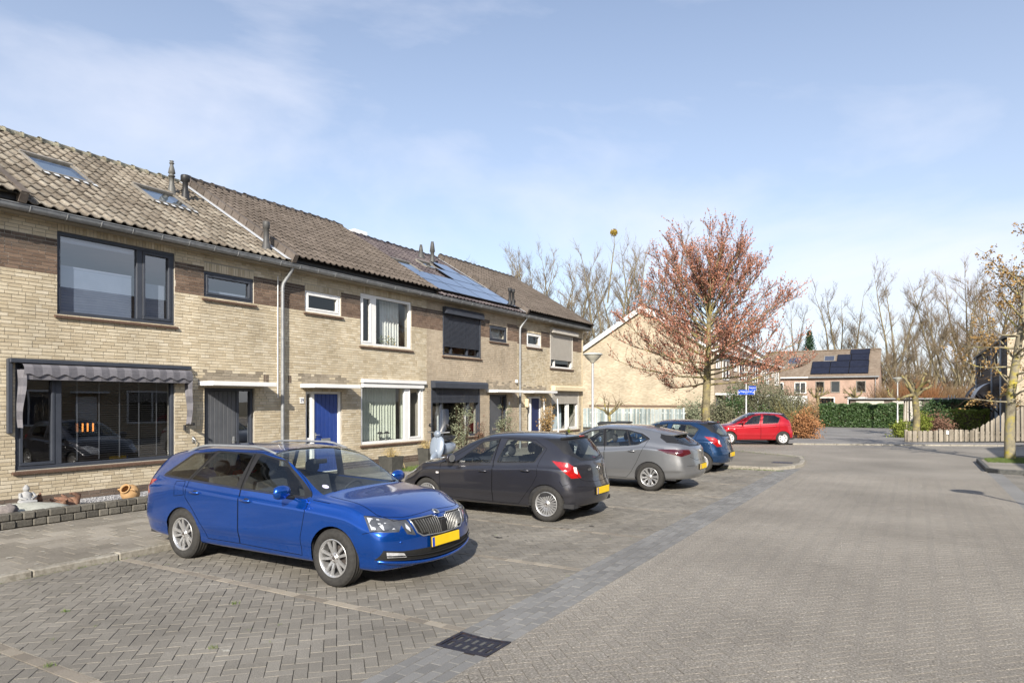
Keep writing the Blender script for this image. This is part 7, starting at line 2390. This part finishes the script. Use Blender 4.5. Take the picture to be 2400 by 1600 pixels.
def hedge(name, lab, x0, x1, y0, y1, z0, z1, n, ls, mat, cat='hedge', rot=0):
    t = thing(name, lab, cat, ((x0 + x1) / 2, (y0 + y1) / 2, z0))
    b = MB(); b.bbox(x0 + .14, x1 - .14, y0 + .14, y1 - .14, z0, z1 - .14, .1); b.build('branches', M_twigd, t)
    lf = MB()
    A = [((x1 - x0) * (z1 - z0), 'y'), ((y1 - y0) * (z1 - z0), 'x'), ((x1 - x0) * (y1 - y0), 'z')]
    S_ = sum(a for a, _ in A)
    for a, k in A:
        for i in range(int(n * a / S_)):
            dpt = random.uniform(-.05, .17)
            u, v = random.random(), random.random()
            if k == 'y': p = Vector((x0 + (x1 - x0) * u, y0 + dpt if random.random() < .8 else y1 - dpt, z0 + (z1 - z0) * v))
            elif k == 'x': p = Vector((x0 + dpt if random.random() < .5 else x1 - dpt, y0 + (y1 - y0) * u, z0 + (z1 - z0) * v))
            else: p = Vector((x0 + (x1 - x0) * u, y0 + (y1 - y0) * v, z1 - dpt))
            p += Vector((0, 0, .05 * math.sin(p.x * 3.1) + .04 * math.sin(p.x * 7.7)))
            leafq(lf, p, ls * random.uniform(.7, 1.2), rv(.6) + Vector((0, -.5, .5)), .6)
    lf.build('foliage', mat, t)['kind'] = 'stuff'
    return t
random.seed(12)
shrub('olive_shrub', 'tall grey green shrub behind the scooter', 'shrub', (-13.0, 18.7, PZ), (.4, .4, 1.95), 1700, .04, M_grey, 12, seed=1, asp=.35)
shrub('olive_shrub', 'bushy grey green shrub in front of the grey door', 'shrub', (-13.0, 21.55, PZ), (.42, .42, 1.7), 2200, .04, M_grey, 12, seed=2, asp=.35)
shrub('dry_shrub', 'sparse brown shrub in front of the end house door', 'shrub', (-13.0, 24.75, PZ), (.5, .5, 1.9), 900, .045, M_oak, 12, seed=3)
shrub('dry_grass_tuft', 'reddish brown dry shrub right of the tall grey green one', 'shrub', (-13.2, 20.1, PZ), (.28, .28, 1.3), 500, .05, M_drift, 14, seed=4, asp=.25)
shrub('small_shrub', 'low lime coloured shrub under the end house window', 'shrub', (-13.1, 27.0, PZ), (.2, .2, .85), 350, .035, M_lime, 6, seed=5)
for z_, (a, b) in ((1, (25.0, -13.25)), (2, (26.35, -13.3))):
    mb = MB(); mb.tube([(b, a, PZ), (b + .03, a + .02, 1.0), (b, a - .02, 2.1)], [.04, .035, .025], 7); o = mb.build('birch_stem', M_white); tag(o, ('white birch stem left of the end house door', 'white birch stem right of the end house door')[z_ - 1], 'tree', 'birch stems')
# grass edge by house 2
mb = MB()
for i in range(2600):
    blades(mb, random.uniform(-12.6, -12.0), random.uniform(14.7, 17.9), PZ, 2, .09, .03)
tag(mb.build('lawn_edge', M_grass), 'narrow strip of grass behind the grey car', 'grass', kind='stuff')
# pollard by the bins
def pollard(base, H, lab, kn=6, r=.09, tw=60, mat=None, L=.55, name='pollard_tree'):
    t = thing(name, lab, 'tree', base)
    x, y, z = base; tk = MB(); cr = MB()
    tr = [Vector((x, y, z - .1)), Vector((x + .05, y, z + H * .3)), Vector((x - .04, y + .04, z + H * .62))]
    tk.tube(tr, [r * 1.15, r, r * .9], 9)
    for k in range(kn):
        az = k * 2 * PI / kn + random.gauss(0, .3); pts, rad = branch(tr[-1], (math.cos(az), math.sin(az), .9), H * .38, r * .62, 5, .4, .22, r * .3)
        tk.tube(pts, rad, 7)
        tk.lathe([(0, -r * .5), (r * .5, -r * .2), (r * .5, r * .25), (0, r * .5)], 8, tuple(pts[-1]))
        for j in range(tw // kn):
            d = rv().normalized() + Vector((0, 0, .4)); q, _ = branch(pts[-1], d, L * random.uniform(.4, 1), .006, 3, .2, .12); twig3(cr, q, .009)
    tk.build('trunk', M_bark, t); cr.build('crown', mat or M_twigd, t)
    return t
random.seed(8)
pollard((-11.7, 28.3, PZ), 2.1, 'small knotty pollard by the plank fence', 6, .07, 40)

# ================================================================ HOUSES AND GARDENS BEYOND THE CROSSING
random.seed(77)
def bricktex(name, c1, c2, mort, axis='x', scale=1.0, bump=.25):
    m = bpy.data.materials.new(name); m.use_nodes = True
    n, l = m.node_tree.nodes, m.node_tree.links
    b = n['Principled BSDF']; b.inputs['Roughness'].default_value = .9; b.inputs['Specular IOR Level'].default_value = .2
    g = n.new('ShaderNodeNewGeometry'); s = n.new('ShaderNodeSeparateXYZ'); c = n.new('ShaderNodeCombineXYZ')
    l.new(g.outputs['Position'], s.inputs[0]); l.new(s.outputs['X' if axis == 'x' else 'Y'], c.inputs[0]); l.new(s.outputs['Z'], c.inputs[1])
    t = n.new('ShaderNodeTexBrick'); t.inputs['Scale'].default_value = 1.0
    t.inputs['Brick Width'].default_value = .222; t.inputs['Row Height'].default_value = .067; t.inputs['Mortar Size'].default_value = .006
    t.inputs['Color1'].default_value = (*c1, 1); t.inputs['Color2'].default_value = (*c2, 1); t.inputs['Mortar'].default_value = (*mort, 1)
    l.new(c.outputs[0], t.inputs['Vector'])
    no = n.new('ShaderNodeTexNoise'); no.inputs['Scale'].default_value = .7; no.inputs['Detail'].default_value = 6; l.new(g.outputs['Position'], no.inputs['Vector'])
    mr = n.new('ShaderNodeMapRange'); mr.inputs['From Min'].default_value = .3; mr.inputs['From Max'].default_value = .7; mr.inputs['To Min'].default_value = .82; mr.inputs['To Max'].default_value = 1.14
    l.new(no.outputs['Fac'], mr.inputs['Value'])
    mx = n.new('ShaderNodeMix'); mx.data_type = 'RGBA'; mx.blend_type = 'MULTIPLY'; mx.inputs['Factor'].default_value = 1
    l.new(t.outputs['Color'], mx.inputs['A']); l.new(mr.outputs['Result'], mx.inputs['B']); l.new(mx.outputs['Result'], b.inputs['Base Color'])
    return m
M_gab = bricktex('gable_brick', (0.38, 0.315, 0.22), (0.54, 0.46, 0.335), (0.33, 0.29, 0.235), 'x')
M_fac2 = bricktex('facade_brick', (0.36, 0.27, 0.19), (0.42, 0.33, 0.24), (0.36, 0.31, 0.25), 'y')
M_pink = bricktex('pink_brick', (0.37, 0.245, 0.19), (0.43, 0.295, 0.23), (0.4, 0.33, 0.28), 'x')
M_oppb = bricktex('opposite_brick', (0.36, 0.28, 0.18), (0.42, 0.34, 0.22), (0.34, 0.3, 0.24), 'y')
M_t5 = pmat('far_tile', [(0.15, 0.115, 0.085), (0.19, 0.15, 0.115), (0.23, 0.19, 0.15)], nscale=3, rough=0.9, var=0.15)
M_t6 = pmat('grey_brown_tile', [(0.12, 0.1, 0.085), (0.16, 0.135, 0.115)], nscale=3, rough=0.9, var=0.2)
M_barge = pmat('barge_board', [(0.6, 0.6, 0.58), (0.68, 0.68, 0.66)], nscale=2, rough=0.6, var=0.08)
M_clad = pmat('black_cladding', [(0.03, 0.031, 0.035), (0.045, 0.046, 0.052)], nscale=3, randw=.4, rough=0.6, var=0.1)
M_bluefence = pmat('blue_grey_plank', [(0.2, 0.245, 0.245), (0.33, 0.38, 0.38), (0.46, 0.5, 0.49)], nscale=6, randw=.5, rough=0.9, var=0.2)
M_fence = pmat('weathered_plank', [(0.16, 0.14, 0.11), (0.235, 0.205, 0.165), (0.3, 0.265, 0.215)], nscale=5, randw=.5, rough=0.92, bump=.3, var=0.2)
M_can1 = pmat('grey_canopy', [(0.4, 0.43, 0.47), (0.46, 0.49, 0.53)], nscale=3, rough=0.35, spec=.5)
M_pv2 = pmat('far_solar_cell', [(0.01, 0.012, 0.024), (0.015, 0.018, 0.034)], nscale=2, rough=0.25, spec=0.4, var=0.1)
M_soft = glass('far_glass', (0.3, 0.32, 0.34), 1.0, ior=1.8)

def far_window(h, plane, u0, u1, z0, z1, at_, mat, face, blind=None, cross=False):
    """window on a facade x=at_ ('x' plane, u along y) or y=at_ ('y' plane, u along x); face = outward sign"""
    def B(mb, a, b, c, d, e, f):
        if plane == 'x': mb.bbox(min(e, f), max(e, f), a, b, c, d, .01)
        else: mb.bbox(a, b, min(e, f), max(e, f), c, d, .01)
    w = .1; o0, o1 = at_ + face * .005, at_ + face * .07
    mb = MB()
    B(mb, u0, u1, z0, z0 + w, o0, o1); B(mb, u0, u1, z1 - w, z1, o0, o1); B(mb, u0, u0 + w, z0 + w, z1 - w, o0, o1); B(mb, u1 - w, u1, z0 + w, z1 - w, o0, o1)
    if cross: m_ = (u0 + u1) / 2; B(mb, m_ - .04, m_ + .04, z0 + w, z1 - w, o0, o1)
    wo = mb.build('window', mat, h)
    mb = MB(); q = at_ + face * .03
    if plane == 'x': c = [(q, u0 + w, z0 + w), (q, u1 - w, z0 + w), (q, u1 - w, z1 - w), (q, u0 + w, z1 - w)]
    else: c = [(u1 - w, q, z0 + w), (u0 + w, q, z0 + w), (u0 + w, q, z1 - w), (u1 - w, q, z1 - w)]
    mb.quad(*c); mb.build('pane', M_soft, wo)
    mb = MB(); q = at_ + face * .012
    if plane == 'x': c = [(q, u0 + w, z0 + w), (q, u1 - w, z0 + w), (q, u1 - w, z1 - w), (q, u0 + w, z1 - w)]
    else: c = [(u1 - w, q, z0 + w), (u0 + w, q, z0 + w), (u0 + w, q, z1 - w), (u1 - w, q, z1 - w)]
    mb.quad(*c); mb.build('curtain', blind or M_roomd, wo)  # without a blind given, a dark sheet whose colour stands for room shade
    return wo

# ---- second row behind the maple: gable end house and its neighbours
def step_roof(mb, ax, a0, a1, e, r, n=15, th=.06):
    """stepped tile courses. ax 'y': runs along y from a0..a1, e=(x,z) eave, r=(x,z) ridge; ax 'x' swaps"""
    for i in range(n):
        p = (e[0] + (r[0] - e[0]) * i / n, e[1] + (r[1] - e[1]) * i / n); q = (e[0] + (r[0] - e[0]) * (i + 1.05) / n, e[1] + (r[1] - e[1]) * (i + 1.05) / n)
        pts = [(p[0], p[1] + th), (q[0], q[1] + th * .35), (q[0], q[1] - .02), (p[0], p[1] - .02)]
        mb.prism(pts, a0, a1, 'y' if ax == 'y' else 'x')
FX2 = -14.0
ylist = [55.8, 62.0, 68.2, 74.4, 80.6, 87.0]
labs2 = ['gable-ended house with white barge boards behind the maple', 'terraced house adjoining the gable-ended one, half hidden by shrubs', 'third house of the row beyond the maple', 'fourth house of the row beyond the maple', 'last house of the far row, next to the solar panel house']
for i, (a, b) in enumerate(zip(ylist[:-1], ylist[1:])):
    h = thing('terraced_house', labs2[i], 'house', (FX2, (a + b) / 2, 0), group='terraced houses beyond the crossing')
    mb = MB(); mb.box(-26, FX2, a + .003, b - .003, 0, 6.0, skip='f' if i == 0 else ''); mb.build('wall', M_fac2, h)
    if i == 0:
        mb = MB(); mb.prism([(-26.2, 0), (FX2, 0), (FX2, 6.05), (-20, 9.9), (-26.2, 6.05)], a - .02, a, 'y'); mb.build('gable_wall', M_gab, h, fix=True)
        mb = MB(); mb.bbox(-25.0, FX2 + .01, a - .06, a - .021, 1.45, 1.62, .01); mb.build('plinth_band', M_bb, h)
        for sgn, x_e in ((1, FX2 + .5), (-1, -26.7)):
            mb = MB(); mb.prism([(-20, 10.12), (x_e, 6.05), (x_e, 5.62), (-20, 9.66)], a - .32, a - .24, 'y'); mb.build('barge_board', M_barge, h, fix=True)
    mb = MB(); y0 = a - .3 if i == 0 else a
    step_roof(mb, 'y', y0, b, (FX2 + .45, 6.0), (-20, 10.0)); step_roof(mb, 'y', y0, b, (-26.5, 6.0), (-20, 10.0))
    rf = mb.build('roof', M_t6, h, fix=True)
    mb = MB(); mb.bbox(-20.15, -19.85, y0, b, 9.98, 10.16, .05); mb.build('ridge', M_t6, rf)
    mb = MB(); mb.bbox(FX2 + .3, FX2 + .5, y0, b, 5.82, 5.98, .02); mb.build('gutter', M_barge, h)
    if i in (1, 3):
        mb = MB(); mb.prism([(FX2 + .5, 6.0), (FX2 + .5, 6.2), (-20, 10.25), (-20, 10.05)], a - .1, a + .1, 'y'); mb.build('party_verge', M_barge, h, fix=True)
    for (u0, u1, z0, z1) in ((a + 2.6, a + 4.9, 3.75, 5.5), (a + .5, a + 1.7, 4.6, 5.4), (a + 2.4, a + 5.2, .8, 2.6)):
        far_window(h, 'x', u0, u1, z0, z1, FX2, M_white, 1, M_roomd if u1 - u0 < 1.5 else M_curtw, True)
    mb = MB(); mb.bbox(FX2 + .005, FX2 + .06, a + .5, a + 1.5, 0.05, 2.2, .01); mb.build('front_door', M_ink if i % 2 else M_grdoor, h)
    mb = MB(); mb.bbox(FX2, FX2 + .9, a + .2, a + 3.4, 2.45, 2.6, .01); mb.build('canopy', M_white, h)

# ---- house with the solar panels, facing the camera
YF = 97.0
def sp_(x, s, o=0.0):
    ey, ez, ry, rz = 96.7, 5.1, 101.6, 8.7; L = math.hypot(ry - ey, rz - ez); uy, uz = (ry - ey) / L, (rz - ez) / L
    return (x, ey + uy * s - uz * o, ez + uz * s + uy * o)
for (xa, xb, lab, wm) in ((-12.1, -4.0, 'pink brick house with black solar panels on its roof', M_pink), (-18.3, -12.1, 'house with a white bay window left of the solar panel house', M_pink)):
    h = thing('far_house', lab, 'house', ((xa + xb) / 2, YF, 0), group='houses facing the crossing')
    mb = MB(); mb.box(xa, xb, YF, 106.2, 0, 5.0); mb.prism([(YF + .02, 5.0), (101.6, 8.6), (106.2, 5.0)], xa + .01, xb - .01, 'x'); mb.build('wall', wm, h)
    mb = MB(); step_roof(mb, 'x', xa, xb + (.15 if xb > -5 else 0), (96.7, 5.1), (101.6, 8.7), 17, .05); step_roof(mb, 'x', xa, xb, (106.5, 5.1), (101.6, 8.7), 6, .05); rf = mb.build('roof', M_t5, h, fix=True)
    mb = MB(); mb.bbox(xa, xb + .1, 101.45, 101.75, 8.68, 8.86, .05); mb.build('ridge', M_t5, rf)
    mb = MB(); mb.bbox(xa, xb + .1, 96.5, 96.72, 4.9, 5.08, .02); mb.build('gutter', M_barge if xb < -5 else M_zinc, h)
    if xb > -5:
        for (u0, u1, bl) in ((-11.27, -10.2, M_roomd), (-9.47, -8.37, M_curtw), (-6.52, -5.42, M_roomd)): far_window(h, 'y', u0, u1, 3.0, 4.5, YF, M_velf, -1, bl)
        for (u0, u1) in ((-11.2, -9.0), (-7.5, -5.2)): far_window(h, 'y', u0, u1, .9, 2.4, YF, M_white, -1, M_roomd)
        mb = MB(); mb.tube([(-4.35, 96.9, 5.0), (-4.35, 96.9, .1)], .06, 6); mb.build('downspout', M_zinc, h)
        PV = [(-11.89 + 2.26 * k, -11.89 + 2.26 * (k + 1) - .04, s, s + 1.45) for k in range(3) for s in (.4, 1.88)] + [(-8.94, -7.3, 3.4, 4.85), (-7.25, -5.2, 3.4, 4.85), (-7.45, -5.15, 4.9, 6.1)]
        for (a, b, c, d) in PV:
            mb = MB(); vs = [sp_(x, s, o) for o in (.1, .16) for x, s in ((a, c), (b, c), (b, d), (a, d))]
            mb.add(vs, [(0, 3, 2, 1), (4, 5, 6, 7), (0, 1, 5, 4), (1, 2, 6, 5), (2, 3, 7, 6), (3, 0, 4, 7)]); p_ = mb.build('solar_panel', M_pvf, h)
            mb = MB(); mb.add([sp_(x, s, .165) for x, s in ((a + .03, c + .03), (b - .03, c + .03), (b - .03, d - .03), (a + .03, d - .03))], [(0, 1, 2, 3)]); mb.build('cells', M_pv2, p_)
        sks = [(-10.58, -9.21, 3.4, 4.7)]
    else:
        far_window(h, 'y', -13.85, -12.4, 2.9, 4.4, YF, M_white, -1, M_curtw, True); mb = MB(); mb.box(-16.5, -12.2, 95.6, YF, 0, 2.6); mb.build('porch', M_white, h)
        far_window(h, 'y', -17.3, -15.2, 2.9, 4.4, YF, M_white, -1, M_curtw, True)
        sks = [(-15.07, -13.4, 2.95, 4.5)]
    for (a, b, c, d) in sks:
        mb = MB(); vs = [sp_(x, s, o) for o in (0, .12) for x, s in ((a, c), (b, c), (b, d), (a, d))]
        mb.add(vs, [(0, 1, 5, 4), (1, 2, 6, 5), (2, 3, 7, 6), (3, 0, 4, 7), (4, 5, 6, 7)]); s_ = mb.build('skylight', M_velf, h)
        mb = MB(); mb.add([sp_(x, s, .125) for x, s in ((a + .12, c + .12), (b - .12, c + .12), (b - .12, d - .12), (a + .12, d - .12))], [(0, 1, 2, 3)]); mb.build('pane', M_velux2, s_) if False else mb.build('pane', M_pv, s_)

# ---- low garages behind the hedge
gx = thing('garage_row', 'low white garages behind the clipped hedge', 'garage', (-1, 74, 0))
mb = MB(); mb.box(-5.5, 9, 74, 80, 0, 2.1); mb.build('wall', M_t6, gx)
mb = MB(); mb.bbox(-5.7, 9.2, 73.7, 80.2, 2.1, 2.24, .02); mb.build('roof_edge', M_zinc, gx)
for k in range(4):
    mb = MB(); mb.bbox(-5.0 + k * 3.1, -2.6 + k * 3.1, 73.93, 73.99, .05, 1.95, .02); mb.build('garage_door', M_shgrey, gx)

# ---- plank fence before the gable
pf = thing('plank_fence', 'blue grey plank fence in front of the gable', 'fence', (-19, 46, 0))
b1 = MB(); b1.box(-.066, .066, -.01, .01, .05, 1.0); me = b1.mesh('plank', M_bluefence)
for k in range(84):
    x = -25.0 + k * .136; o = link('plank', me, pf, (x, 46 + (.05 if k % 2 else -.02) + random.gauss(0, .004), 0)); o.scale = (1, 1, 1.44 + random.gauss(0, .01))
mb = MB(); mb.box(-25.1, -13.5, 46.03, 46.06, .3, .4); mb.box(-25.1, -13.5, 46.03, 46.06, 1.1, 1.2); mb.build('rail', M_bluefence, pf)
for x in (-25.0, -22.2, -19.4, -16.5, -13.6):
    mb = MB(); mb.bbox(x - .06, x + .06, 45.93, 46.02, 0, 1.52, .01); mb.build('post', M_bluefence, pf)

# ---- weathered fence on the right, low then ramping up
wf = thing('picket_fence', 'weathered plank fence that ramps up on the right', 'fence', (-.36, 38.2, 0), math.atan2(.592, .806), worldparts=False)
def fh(t):
    if t < 3.5: return .56 + .06 * math.sin(PI * min(1, max(0, (t - 1.4) / 2.1)))
    if t < 5.7: return .56 + 1.16 * (t - 3.5) / 2.2
    return 1.72 + .04 * math.sin((t - 5.7) * 1.6)
k = 0; t_ = 0.0
while t_ < 11:
    h0, h1 = fh(t_), fh(t_ + .12)
    mb = MB(); mb.prism([(0, .03), (.118, .03), (.118, h1 - .015), (.06, max(h0, h1) + .005), (0, h0 - .015)], -.01, .01, 'y')
    o = mb.build('plank', M_fence, wf); o.location = (t_, (.035 if k % 2 else -.025), 0); o.rotation_euler = (random.gauss(0, .012), random.gauss(0, .006), 0)
    t_ += .136; k += 1
for t_ in (0, 1.75, 3.55, 5.75, 8.0):
    mb = MB(); mb.bbox(t_ - .06, t_ + .06, .04, .13, 0, fh(t_) + .06, .01); mb.build('post', M_fence, wf)
for z_ in (.16, .42):
    mb = MB(); mb.box(0, 11, .03, .06, z_, z_ + .07); mb.build('rail', M_fence, wf)
mb = MB(); mb.bbox(1.95, 2.15, -.035, -.02, .38, .56, .004); tag(mb.build('notice', M_white, wf))

# ---- black clad house
bh = thing('clad_house', 'black clad house with curved door canopies behind the oak', 'house', (4.6, 62, 0))
mb = MB(); mb.box(4.66, 13, 49.06, 73.5, 0, 5.7); mb.build('wall', M_clad, bh)
bw = MB(); bw.box(0, .045, 0, 24.4, .01, .185); me = bw.mesh('cladding_board', M_clad)
for k in range(15):
    link('cladding_board', me, bh, (4.61, 49.1, 2.75 + k * .195)).rotation_euler = (0, -.08, 0)
mb = MB(); mb.prism([(4.45, 49.0), (13.2, 49.0), (13.2, 73.7), (4.45, 73.7)], 5.7, 5.85, 'z'); mb.build('roof', M_black, bh)
mb = MB(); mb.prism([(4.6, 0), (13, 0), (13, 8.2), (9, 8.6), (4.6, 5.7)], 49.0, 49.05, 'y'); mb.build('gable_wall', M_gab, bh, fix=True)
for y in (51.5, 57.3, 71.3):
    mb = MB(); mb.tube([(4.5, y, 5.7), (4.5, y, .1)], .06, 6); mb.build('downspout', M_can1, bh)
for (u0, u1, z0, z1) in ((61.5, 64.4, 4.3, 5.3), (52.5, 55.0, 3.9, 5.2), (66.5, 69.0, 3.9, 5.2), (53.5, 55.5, .9, 2.3), (63.5, 66, .9, 2.3)):
    far_window(bh, 'x', u0, u1, z0, z1, 4.6, M_black, -1)
for (y0, y1, mt, z_) in ((53.2, 57.0, M_can1, 2.5), (59.5, 63.4, M_clad, 2.55)):
    mb = MB(); mb.lathe([(1.35, 0), (1.35, y1 - y0)], 10, (4.58, y0, z_ - .6), axis='y', a0=PI * .58, a1=PI * .93); c = mb.build('door_canopy', mt, bh)
    for e in (y0 + .1, y1 - .1):
        mb = MB(); mb.tube([(4.55, e, z_ - 1.3), (3.5, e, z_ - .05)], .045, 5); mb.build('canopy_strut', M_black, c)
    mb = MB(); mb.bbox(4.5, 4.59, y0 + 1.0, y0 + 2.1, .05, 2.2, .01); mb.build('front_door', M_black if mt is M_clad else M_can1, bh)
# porch roof at the right edge
pr = thing('garden_shed', 'dark low shed roof behind the high end of the fence', 'shed', (8, 45.5, 0))
mb = MB(); mb.box(6.2, 10, 46.2, 48.6, 0, 1.75); mb.build('wall', M_fence, pr)
mb = MB(); mb.prism([(45.9, 1.7), (47.4, 2.7), (48.8, 1.7)], 5.9, 10.3, 'x'); mb.build('roof', M_black, pr, fix=True)

# ---- opposite row, right of the picture: casts the shade on the verge and shows in the window reflections
op = thing('opposite_row', 'brick row across the street beyond the right edge, seen as shade and reflections', 'house', (7.6, 6, 0))
OX = 7.65
mb = MB(); mb.box(OX, 16.4, -16, 26, 0, 5.45); mb.prism([(OX, 5.45), (12, 8.1), (16.4, 5.45)], 25.98, 26, 'y'); mb.build('wall', M_oppb, op)
mb = MB(); step_roof(mb, 'y', -16, 26.1, (OX - .35, 5.5), (12.0, 8.2), 14); step_roof(mb, 'y', -16, 26.1, (16.8, 5.5), (12.0, 8.2), 8); mb.build('roof', M_t2, op, fix=True)
for i in range(7):
    a = -16 + 6 * i
    for (u0, u1, z0, z1) in ((a + .8, a + 3.2, 3.7, 5.2), (a + 4.0, a + 5.2, 4.4, 5.0), (a + .6, a + 3.4, .8, 2.55)):
        far_window(op, 'x', u0, u1, z0, z1, OX, M_white, -1, M_curtw if i % 2 else M_roomd, True)
    mb = MB(); mb.bbox(OX - .06, OX - .004, a + 4.1, a + 5.1, .05, 2.2, .01); mb.build('front_door', M_white if i % 2 else M_grdoor, op)
    mb = MB(); mb.bbox(OX - .5, OX, a + 3.8, a + 5.5, 2.38, 2.48, .01); mb.build('canopy', M_white, op)

# ================================================================ PLANTS BEYOND THE CROSSING
hedge('clipped_hedge', 'long dark green clipped hedge at the end of the driveway', -6.2, -.8, 55.9, 57.2, .02, 1.72, 15000, .085, M_ever)
shrub('beech_bush', 'rounded copper brown beech bush behind the red car', 'bush', (-5.15, 39.3, .02), (.95, .95, 1.35), 5200, .05, M_beech, 22, seed=6, asp=.65, clump=12)
random.seed(14)
wt = thing('willow_shrub', 'upright yellow green willow stems behind the beech bush', 'shrub', (-6.0, 42, .02))
mb = MB()
for i in range(150):
    az = random.uniform(0, 6.28); p, _ = branch((-6.0 + random.gauss(0, .25), 42 + random.gauss(0, .25), .02), (math.cos(az) * .55, math.sin(az) * .55, 1), random.uniform(1.3, 2.6), .012, 4, .0, .06); twig3(mb, p, .012)
mb.build('stems', pmat('willow_stem', [(0.2, 0.17, 0.05), (0.32, 0.27, 0.09)], nscale=2, randw=.5, rough=.9), wt)
GS = 'shrubs in the front gardens beyond the maple'
for i, (X, Z, wdt, top, mat, n, lab) in enumerate((
   (1690, 46, 1.1, 930, M_ol, 2600, 'grey green shrub just right of the maple trunk'), (1722, 50, 1.3, 900, M_ever, 2600, 'dark evergreen shrub left of the sign lamp'),
   (1765, 52, 1.6, 868, M_ol, 5200, 'large olive green shrub behind the street name signs'), (1800, 54, 1.5, 872, M_ol, 4200, 'olive shrub right of the street name signs'),
   (1835, 50, 1.1, 905, M_ol, 2600, 'olive shrub above the red car roof'), (1640, 50, 1.0, 930, M_grey, 1600, 'twiggy grey shrub left of the maple trunk'), (1610, 49, 1.1, 938, M_grey, 1500, 'twiggy grey shrub against the plank fence'),
   (1790, 44, .9, 955, M_ever, 1700, 'low evergreen shrub behind the red car bonnet'), (1880, 60, 1.4, 920, M_ol, 2600, 'olive shrub behind the willow stems'), (1905, 58, 1.5, 932, M_brush, 2200, 'brown leafy shrub left of the clipped hedge'), (1850, 64, 1.6, 915, M_ol, 2600, 'olive shrub at the end of the far row'))):
    x, y = from_px(X, Z); shrub('garden_shrub', lab, 'shrub', (x, y, .02), (wdt, wdt, h_at(top, Z)), n, .075, mat, 16, GS, seed=40 + i)
hedge('box_hedge', 'bright green box hedge behind the low fence', 1.5, 4.3, 56.5, 58.5, 0, 1.35, 6000, .06, M_lime)
hedge('side_hedge', 'dark green hedge at the far right of the garden', 1.0, 4.4, 64, 65.5, 0, 2.0, 4200, .09, M_ever)
shrub('dark_shrub', 'dark green spreading shrub in the right hand garden', 'shrub', (.95, 53.5, 0), (1.2, 1.2, 1.9), 4200, .07, M_ever, 18, seed=60)
shrub('dark_shrub', 'brownish low shrub between the box hedge and the pollard', 'shrub', (1.2, 50, 0), (1.1, 1.1, 1.1), 2200, .06, M_drift, 14, seed=61)
shrub('lime_bush', 'small round lime green bush at the end of the low fence', 'bush', (-.75, 42.6, .02), (.55, .55, .95), 3200, .05, M_lime, 14, seed=62, clump=10)
shrub('lime_bush', 'lime green bush behind the pollard trunk', 'bush', (.5, 49, .02), (.5, .5, 1.35), 2200, .05, M_lime, 10, seed=63)
random.seed(15)
pollard((.0, 44.5, .02), 3.6, 'pollarded willow with a knotted head behind the low fence', 8, .18, 240, M_twigt, .9)
for i in range(3):
    mb = MB(); x = -.62 + i * .16; mb.tube([(x, 44.8 + .1 * i, 0), (x + .08 - i * .05, 44.8, 2.2)], .045, 6); tag(mb.build('tree_stake', M_fence), 'weathered stake beside the pollarded willow, ' + ('leftmost', 'middle', 'rightmost')[i] + ' of three', 'stake', 'stakes by the pollard')
for X, Z, lab in ((1917, 78, 'bare pollard left of the pink house windows'), (2003, 78, 'bare pollard in front of the pink house'), (2093, 78, 'bare pollard right of the pink house')):
    x, y = from_px(X, Z); pollard((x, y, 0), h_at(905, Z), lab, 8, .2, 160, M_twigt, .9)
# pampas plumes
for i in range(3):
    x, y = from_px(2222 + i * 7, 56); mb = MB(); mb.tube([(x, y, 0), (x, y, 1.75), (x + .03, y, 2.15), (x + .05, y, 2.5)], [.015, .02, .07, .01], 6); tag(mb.build('pampas_plume', M_curtw), ('left', 'middle', 'right')[i] + ' one of the three pale pampas plumes above the box hedge', 'plant', 'pampas plumes')
# brown brush belt and shrubs under the trees
def brush(lab, X, Z, w, top, mat, n, seed):
    random.seed(seed); x, y = from_px(X, Z); H = h_at(top, Z)
    t = thing('brush_thicket', lab, 'thicket', (x, y, 0), group='twiggy thickets below the bare trees')
    mb = MB()
    for i in range(n):
        az = random.uniform(0, 6.28); p0 = Vector((x + random.uniform(-w, w) * .8610, y + random.uniform(-w, w) * .5 + random.gauss(0, 1.2), random.uniform(0, H * .45)))
        p, _ = branch(p0, (math.cos(az) * .6, math.sin(az) * .6, 1), H * random.uniform(.3, .6), .01, 3, .1, .16); twig3(mb, p, .024)
    mb.build('twigs', mat, t)
for i, a in enumerate((('rust brown thicket right of the solar house', 2110, 84, 3.4, 880, M_brush, 1500), ('tan thicket above the box hedge', 2190, 80, 4.0, 885, M_brush, 1900), ('tan thicket next to the black clad house', 2260, 78, 3.2, 890, M_brush, 1500), ('red brown thicket behind the pollarded willow', 2150, 72, 2.0, 868, M_beech, 700), ('grey thicket left of the solar house', 1840, 92, 3.0, 880, M_twig, 900), ('grey thicket behind the end house', 1345, 84, 5.0, 800, M_twig, 1200))):
    brush(*a, 70 + i)
# far wood that closes the horizon
random.seed(3)
mb = MB()
for i in range(5200):
    X = random.uniform(900, 2700); Z = random.uniform(150, 190); x, y = from_px(X, Z)
    p0 = Vector((x, y, random.uniform(0, 6))); az = random.uniform(0, 6.28); p, _ = branch(p0, (math.cos(az) * .35, math.sin(az) * .35, 1), random.uniform(3, 9), .05, 3, .1, .12); twig3(mb, p, .09)
tag(mb.build('far_wood', M_twig), 'distant bare wood on the horizon behind all the trees', 'wood', kind='stuff')
